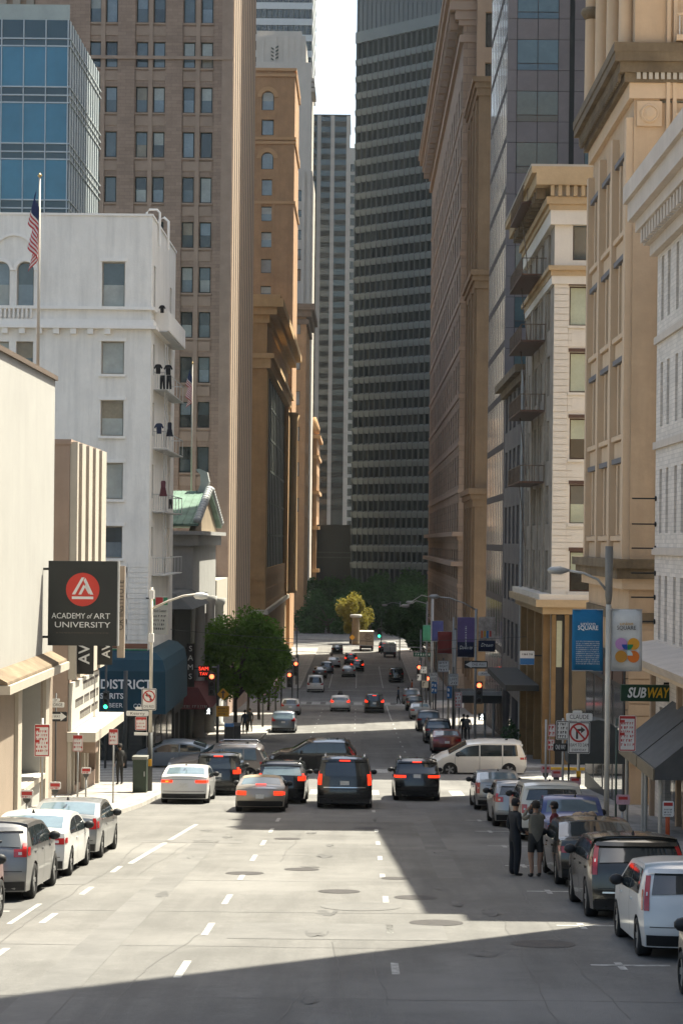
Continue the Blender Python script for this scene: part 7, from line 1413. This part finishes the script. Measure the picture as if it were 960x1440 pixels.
# ------------------------------------------------------------------ people
def person(label, x, y, joints, cols, z=None, rz=0, scale=1.0, hair=None, hold=None):
    """joints: name -> (x, y, z, radius); chains are fixed; cols: region -> material"""
    J = dict(pelvis=(0, 0, .95, .145), waist=(0, 0, 1.08, .13), chest=(0, .01, 1.3, .155), neck0=(0, 0, 1.47, .075), neck=(0, .01, 1.54, .055), head0=(0, .015, 1.6, .075), head=(0, .02, 1.69, .098), crown=(0, .01, 1.765, .07))
    for s, k in ((-1, 'l'), (1, 'r')):
        J.update({k + 'hip': (s * .09, 0, .9, .1), k + 'knee': (s * .1, .02, .5, .068), k + 'calf': (s * .1, 0, .34, .062), k + 'ank': (s * .1, -.02, .1, .045), k + 'heel': (s * .1, -.03, .05, .045), k + 'toe': (s * .11, .15, .035, .032),
                  k + 'sho': (s * .17, 0, 1.42, .075), k + 'elb': (s * .24, 0, 1.14, .05), k + 'wri': (s * .24, .08, .9, .033), k + 'palm': (s * .24, .1, .84, .036)})
    for k in ('l', 'r'): pass
    J.update(joints)
    ch = [['pelvis', 'waist', 'chest', 'neck0', 'neck', 'head0', 'head', 'crown']] + [c for k in 'lr' for c in (['pelvis', k + 'hip', k + 'knee', k + 'calf', k + 'ank', k + 'heel', k + 'toe'], ['chest', k + 'sho', k + 'elb', k + 'wri', k + 'palm'])]
    for k in 'lr':      # five fingers per hand, bent
        w_, q = Vector(J[k + 'wri'][:3]), Vector(J[k + 'palm'][:3]); d = (q - w_).normalized(); sd = d.cross(Vector((0, 1, .3))).normalized(); up = sd.cross(d)
        for i, (o_, ln) in enumerate(((-.03, .07), (-.01, .08), (.01, .075), (.03, .06))):
            J[f'{k}f{i}'] = (*(q + d * .03 + sd * o_), .0095); J[f'{k}g{i}'] = (*(q + d * (.03 + ln * .6) + sd * o_ * 1.1 + up * .012), .0085); J[f'{k}h{i}'] = (*(q + d * (.03 + ln * .95) + sd * o_ * 1.1 + up * .04), .0075); ch.append([k + 'palm', f'{k}f{i}', f'{k}g{i}', f'{k}h{i}'])
        J[k + 't0'] = (*(q - sd * .045 - d * .005), .011); J[k + 't1'] = (*(q - sd * .06 + d * .04 + up * .02), .009); ch.append([k + 'palm', k + 't0', k + 't1'])
    names = list(J); me = bpy.data.meshes.new('person'); ed = {tuple(sorted((names.index(a), names.index(b)))) for c in ch for a, b in zip(c, c[1:])}
    me.from_pydata([J[n][:3] for n in names], list(ed), []); o = bpy.data.objects.new('t', me); o.modifiers.new('s', 'SKIN'); o.modifiers.new('u', 'SUBSURF').levels = 1
    if not me.skin_vertices: TMP.collection.objects.link(o); TMP.view_layers[0].update(); TMP.collection.objects.unlink(o)
    for v, n in zip(me.skin_vertices[0].data, names): v.radius = (J[n][3], J[n][3] * (.78 if n in ('chest', 'waist', 'pelvis') else 1)); v.use_root = n == 'pelvis'
    m2 = evaluate(o); bpy.data.objects.remove(o)
    m2.materials.clear(); order = ['skin', 'top', 'legs', 'shoes']; [m2.materials.append(cols[k]) for k in order]
    segs = [(Vector(J[a][:3]), Vector(J[b][:3]), a, b) for c in ch for a, b in zip(c, c[1:])]
    def reg(c):
        best, bn = 9, None
        for a, b, na, nb in segs:
            d = b - a; t = max(0, min(1, (c - a).dot(d) / max(1e-6, d.length_squared))); e = (c - a - d * t).length - (J[na][3] * (1 - t) + J[nb][3] * t)
            if e < best: best, bn = e, (na, nb, t)
        na, nb, t = bn
        if nb in ('neck0', 'waist', 'chest') or nb[1:] in ('sho', 'elb'): return 1 if not (nb[1:] == 'elb' and t > cols.get('sleeve', 1.1)) else 0
        if nb[1:] == 'wri': return 1 if cols.get('sleeve', 1.1) > 1 and t < .92 else 0
        if nb[1:] in ('hip',) : return 2
        if nb[1:] == 'knee': return 2 if t < cols.get('short', 2) else 0
        if nb[1:] in ('calf', 'ank'): return 0 if cols.get('short', 2) < 1.5 else 2
        if nb[1:] in ('heel', 'toe'): return 3
        return 0
    for f in m2.polygons: f.use_smooth = True; f.material_index = reg(f.center)
    M = Matrix.Translation((x, y, gz(y) if z is None else z)) @ Matrix.Rotation(rz, 4, 'Z') @ Matrix.Scale(scale, 4)
    m2.name = 'person'; zmin = min(v.co.z for v in m2.vertices); m2.transform(Matrix.Translation((0, 0, -zmin)))
    p = tag(place(bpy.data.objects.new('person', m2), None, M), label, 'person')
    h = Vector(J['head'][:3]) + Vector((0, 0, -zmin)); hm = hair or mat('hair_dark', (.02, .015, .012), .8, .2)
    hb = MB(); n = 12; prof = [(.0, .112), (.07, .095), (.102, .04), (.106, -.02), (.098, -.07)]
    hb.lathe([(max(.002, r), z) for r, z in prof[::-1]], (0, -.012, 0), 14); hb.v = [(a, b if b < .02 else .02 + (b - .02) * (.3 if c < .035 else 1), c) for a, b, c in hb.v]
    hb.build('hair', hm, p, M @ Matrix.Translation(h), smooth=True)
    fc = [((-.035, .09, .01), .012, 'eye', mat('eye_dark', (.02, .02, .02), .3, 0)), ((.035, .09, .01), .012, 'eye', MATS['eye_dark']), ((0, .105, -.02), .016, 'nose', cols['skin']), ((-.1, 0, -.01), .025, 'ear', cols['skin']), ((.1, 0, -.01), .025, 'ear', cols['skin'])]
    for c, r, nm, m in fc: MB().lathe([(.001, -r), (r * .8, -r * .5), (r, 0), (r * .8, r * .5), (.001, r)], n=8).build(nm, m, p, M @ Matrix.Translation(h + Vector(c)), smooth=True)
    MB().box((-.025, .088, -.058), (.025, .1, -.048)).build('mouth', mat('lips', (.25, .1, .08), .6), p, M @ Matrix.Translation(h))
    if hold: hold(p, M, J, zmin)
    return p
sk = mat('skin_tan', (.30, .17, .11), .6, .08, 8, obj=True); dkc = mat('cloth_dark_navy', (.012, .014, .018), .9, .2, 6, obj=True); olv = mat('cloth_grey_olive', (.14, .125, .095), .9, .15, 6, obj=True); shr = mat('cloth_charcoal', (.025, .024, .022), .9, .2, 6, obj=True); sho_ = mat('shoe_dark', (.02, .018, .016), .6, .1, obj=True); gsh = mat('cloth_grey', (.10, .10, .10), .9, .15, 6, obj=True); jn = mat('cloth_denim', (.02, .035, .07), .9, .15, 6, obj=True)
def phone(p, M, J, zm): c = (Vector(J['lpalm'][:3]) + Vector(J['rpalm'][:3])) / 2; MB().box((c.x - .04, c.y + .02, c.z - .05 - zm), (c.x + .04, c.y + .03, c.z + .1 - zm)).build('phone', m_black, p, M)
x1, y1 = at(723, 1231); x2, y2 = at(752, 1233)
person('person in dark cap and dark clothes standing in the road beside the blue pickup', x1, y1, dict(lelb=(-.25, -.05, 1.12, .055), lwri=(-.2, .12, .98, .035), lpalm=(-.17, .18, .97, .036), relb=(.25, -.03, 1.13, .055), rwri=(.2, .15, 1.0, .035), rpalm=(.17, .2, .99, .036), lhip=(-.09, 0, .9, .115), rhip=(.09, 0, .9, .115), lknee=(-.1, .02, .5, .09), rknee=(.1, .02, .5, .09), lcalf=(-.1, 0, .34, .085), rcalf=(.1, 0, .34, .085), lank=(-.1, -.02, .1, .07), rank=(.1, -.02, .1, .07)), dict(skin=sk, top=dkc, legs=dkc, shoes=sho_), rz=-1.1, scale=1.02, hair=blk_)
person('person in grey-green sweatshirt and shorts with hands raised to the face', x2, y2, dict(lelb=(-.27, .14, 1.35, .055), lwri=(-.12, .24, 1.54, .036), lpalm=(-.07, .2, 1.6, .036), relb=(.27, .14, 1.35, .055), rwri=(.12, .24, 1.54, .036), rpalm=(.07, .2, 1.6, .036), chest=(0, .01, 1.3, .175), waist=(0, 0, 1.08, .16), lhip=(-.09, 0, .9, .13), rhip=(.09, 0, .9, .13), lknee=(-.11, .03, .5, .075), rknee=(.12, -.02, .5, .075)), dict(skin=sk, top=olv, legs=shr, shoes=sho_, short=.8), rz=.35, hold=phone)
person('third person in red top half hidden behind the pair by the pickup', *(lambda a: (a[0] + .15, a[1] + .5))(at(772, 1232)), {}, dict(skin=sk, top=mat('cloth_red', (.13, .015, .02), .9, .15, 6, obj=True), legs=jn, shoes=sho_), rz=1.2, scale=.97)
wk = lambda s: dict(lknee=(-.1, .14 * s, .5, .068), lcalf=(-.1, .08 * s, .34, .06), lank=(-.1, .1 * s, .1, .045), lheel=(-.1, .08 * s, .05, .045), ltoe=(-.11, .26 * s, .04, .03), rknee=(.1, -.05 * s, .5, .068), rcalf=(.1, -.16 * s, .36, .06), rank=(.1, -.25 * s, .13, .045), rheel=(.1, -.27 * s, .09, .04), rtoe=(.11, -.12 * s, .035, .03))
z_ = lambda y: sw(gz(y))
person('person in black standing at the left crossing before the dark shop front', xx(168, 1080, 87), 87.2, {}, dict(skin=sk, top=shr, legs=shr, shoes=sho_), z=z_(87.2), rz=.6)
person('person in grey jacket walking away on the right pavement', xx(658, 1010, 139), 140, wk(1), dict(skin=sk, top=gsh, legs=dkc, shoes=sho_), z=z_(140))
person('person in dark jacket walking beside the grey jacket', xx(652, 1010, 141), 141.5, wk(-1), dict(skin=sk, top=dkc, legs=dkc, shoes=sho_), z=z_(141.5))
for lb, px, Yp, m in (('person in blue crossing at the second crossing', 560, 207, jn), ('person in dark coat waiting at the right end of second crossing', 574, 206, dkc), ('person in orange vest by the right signals', 579, 222, mat('cloth_orange', (.4, .08, .02), .9, .1)), ('person in white on the left corner of the plaza', 466, 300, mat('cloth_white', (.55, .53, .5), .9, .1)), ('person in blue shirt under the left street trees', 345, 146, jn), ('person in dark clothes beside the left tree trunk', 352, 150, shr)):
    x = xx(px, 960, Yp); inr = abs(x) < 6.7; person(lb, x, Yp, wk(1), dict(skin=sk, top=m, legs=shr, shoes=sho_), z=gz(Yp) if inr and Yp < 290 else z_(Yp), rz=1.4 if inr else .2)
# newspaper boxes and bins on the corner
for i, (px, Yq) in enumerate(((322, 134), (332, 135.5))):
    x = xx(px, 1035, Yq); b = root('news_box', ['blue-topped news box behind the signal on the far left corner', 'dark news box next to the blue-topped one'][i], 'news box', (x, Yq, sw(gz(Yq)))); z = sw(gz(Yq)); MB().box((x - .3, Yq - .25, z - .02), (x + .3, Yq + .25, z + 1.0)).build('body', m_poled, b); MB().hexa([(x - .32, Yq - .27, z + 1.0), (x + .32, Yq - .27, z + 1.0), (x + .32, Yq + .27, z + 1.0), (x - .32, Yq + .27, z + 1.0)], [(x - .3, Yq - .1, z + 1.2), (x + .3, Yq - .1, z + 1.2), (x + .3, Yq + .25, z + 1.2), (x - .3, Yq + .25, z + 1.2)]).build('hood', m_sblu if i == 0 else m_poled, b)

# ------------------------------------------------------------------ thin city haze
hz = bpy.data.materials.new('haze_air'); hz.use_nodes = True; t = hz.node_tree; t.nodes.remove(t.nodes['Principled BSDF'])
pv = t.nodes.new('ShaderNodeVolumePrincipled'); pv.inputs['Color'].default_value = (.86, .93, .95, 1); pv.inputs['Density'].default_value = .00006; pv.inputs['Anisotropy'].default_value = .2
t.links.new(pv.outputs[0], t.nodes['Material Output'].inputs['Volume'])
tag(MB().box((-2600, -300, -2), (2600, 5200, 200)).build('haze', hz), kind='stuff')
bpy.data.scenes.remove(TMP)
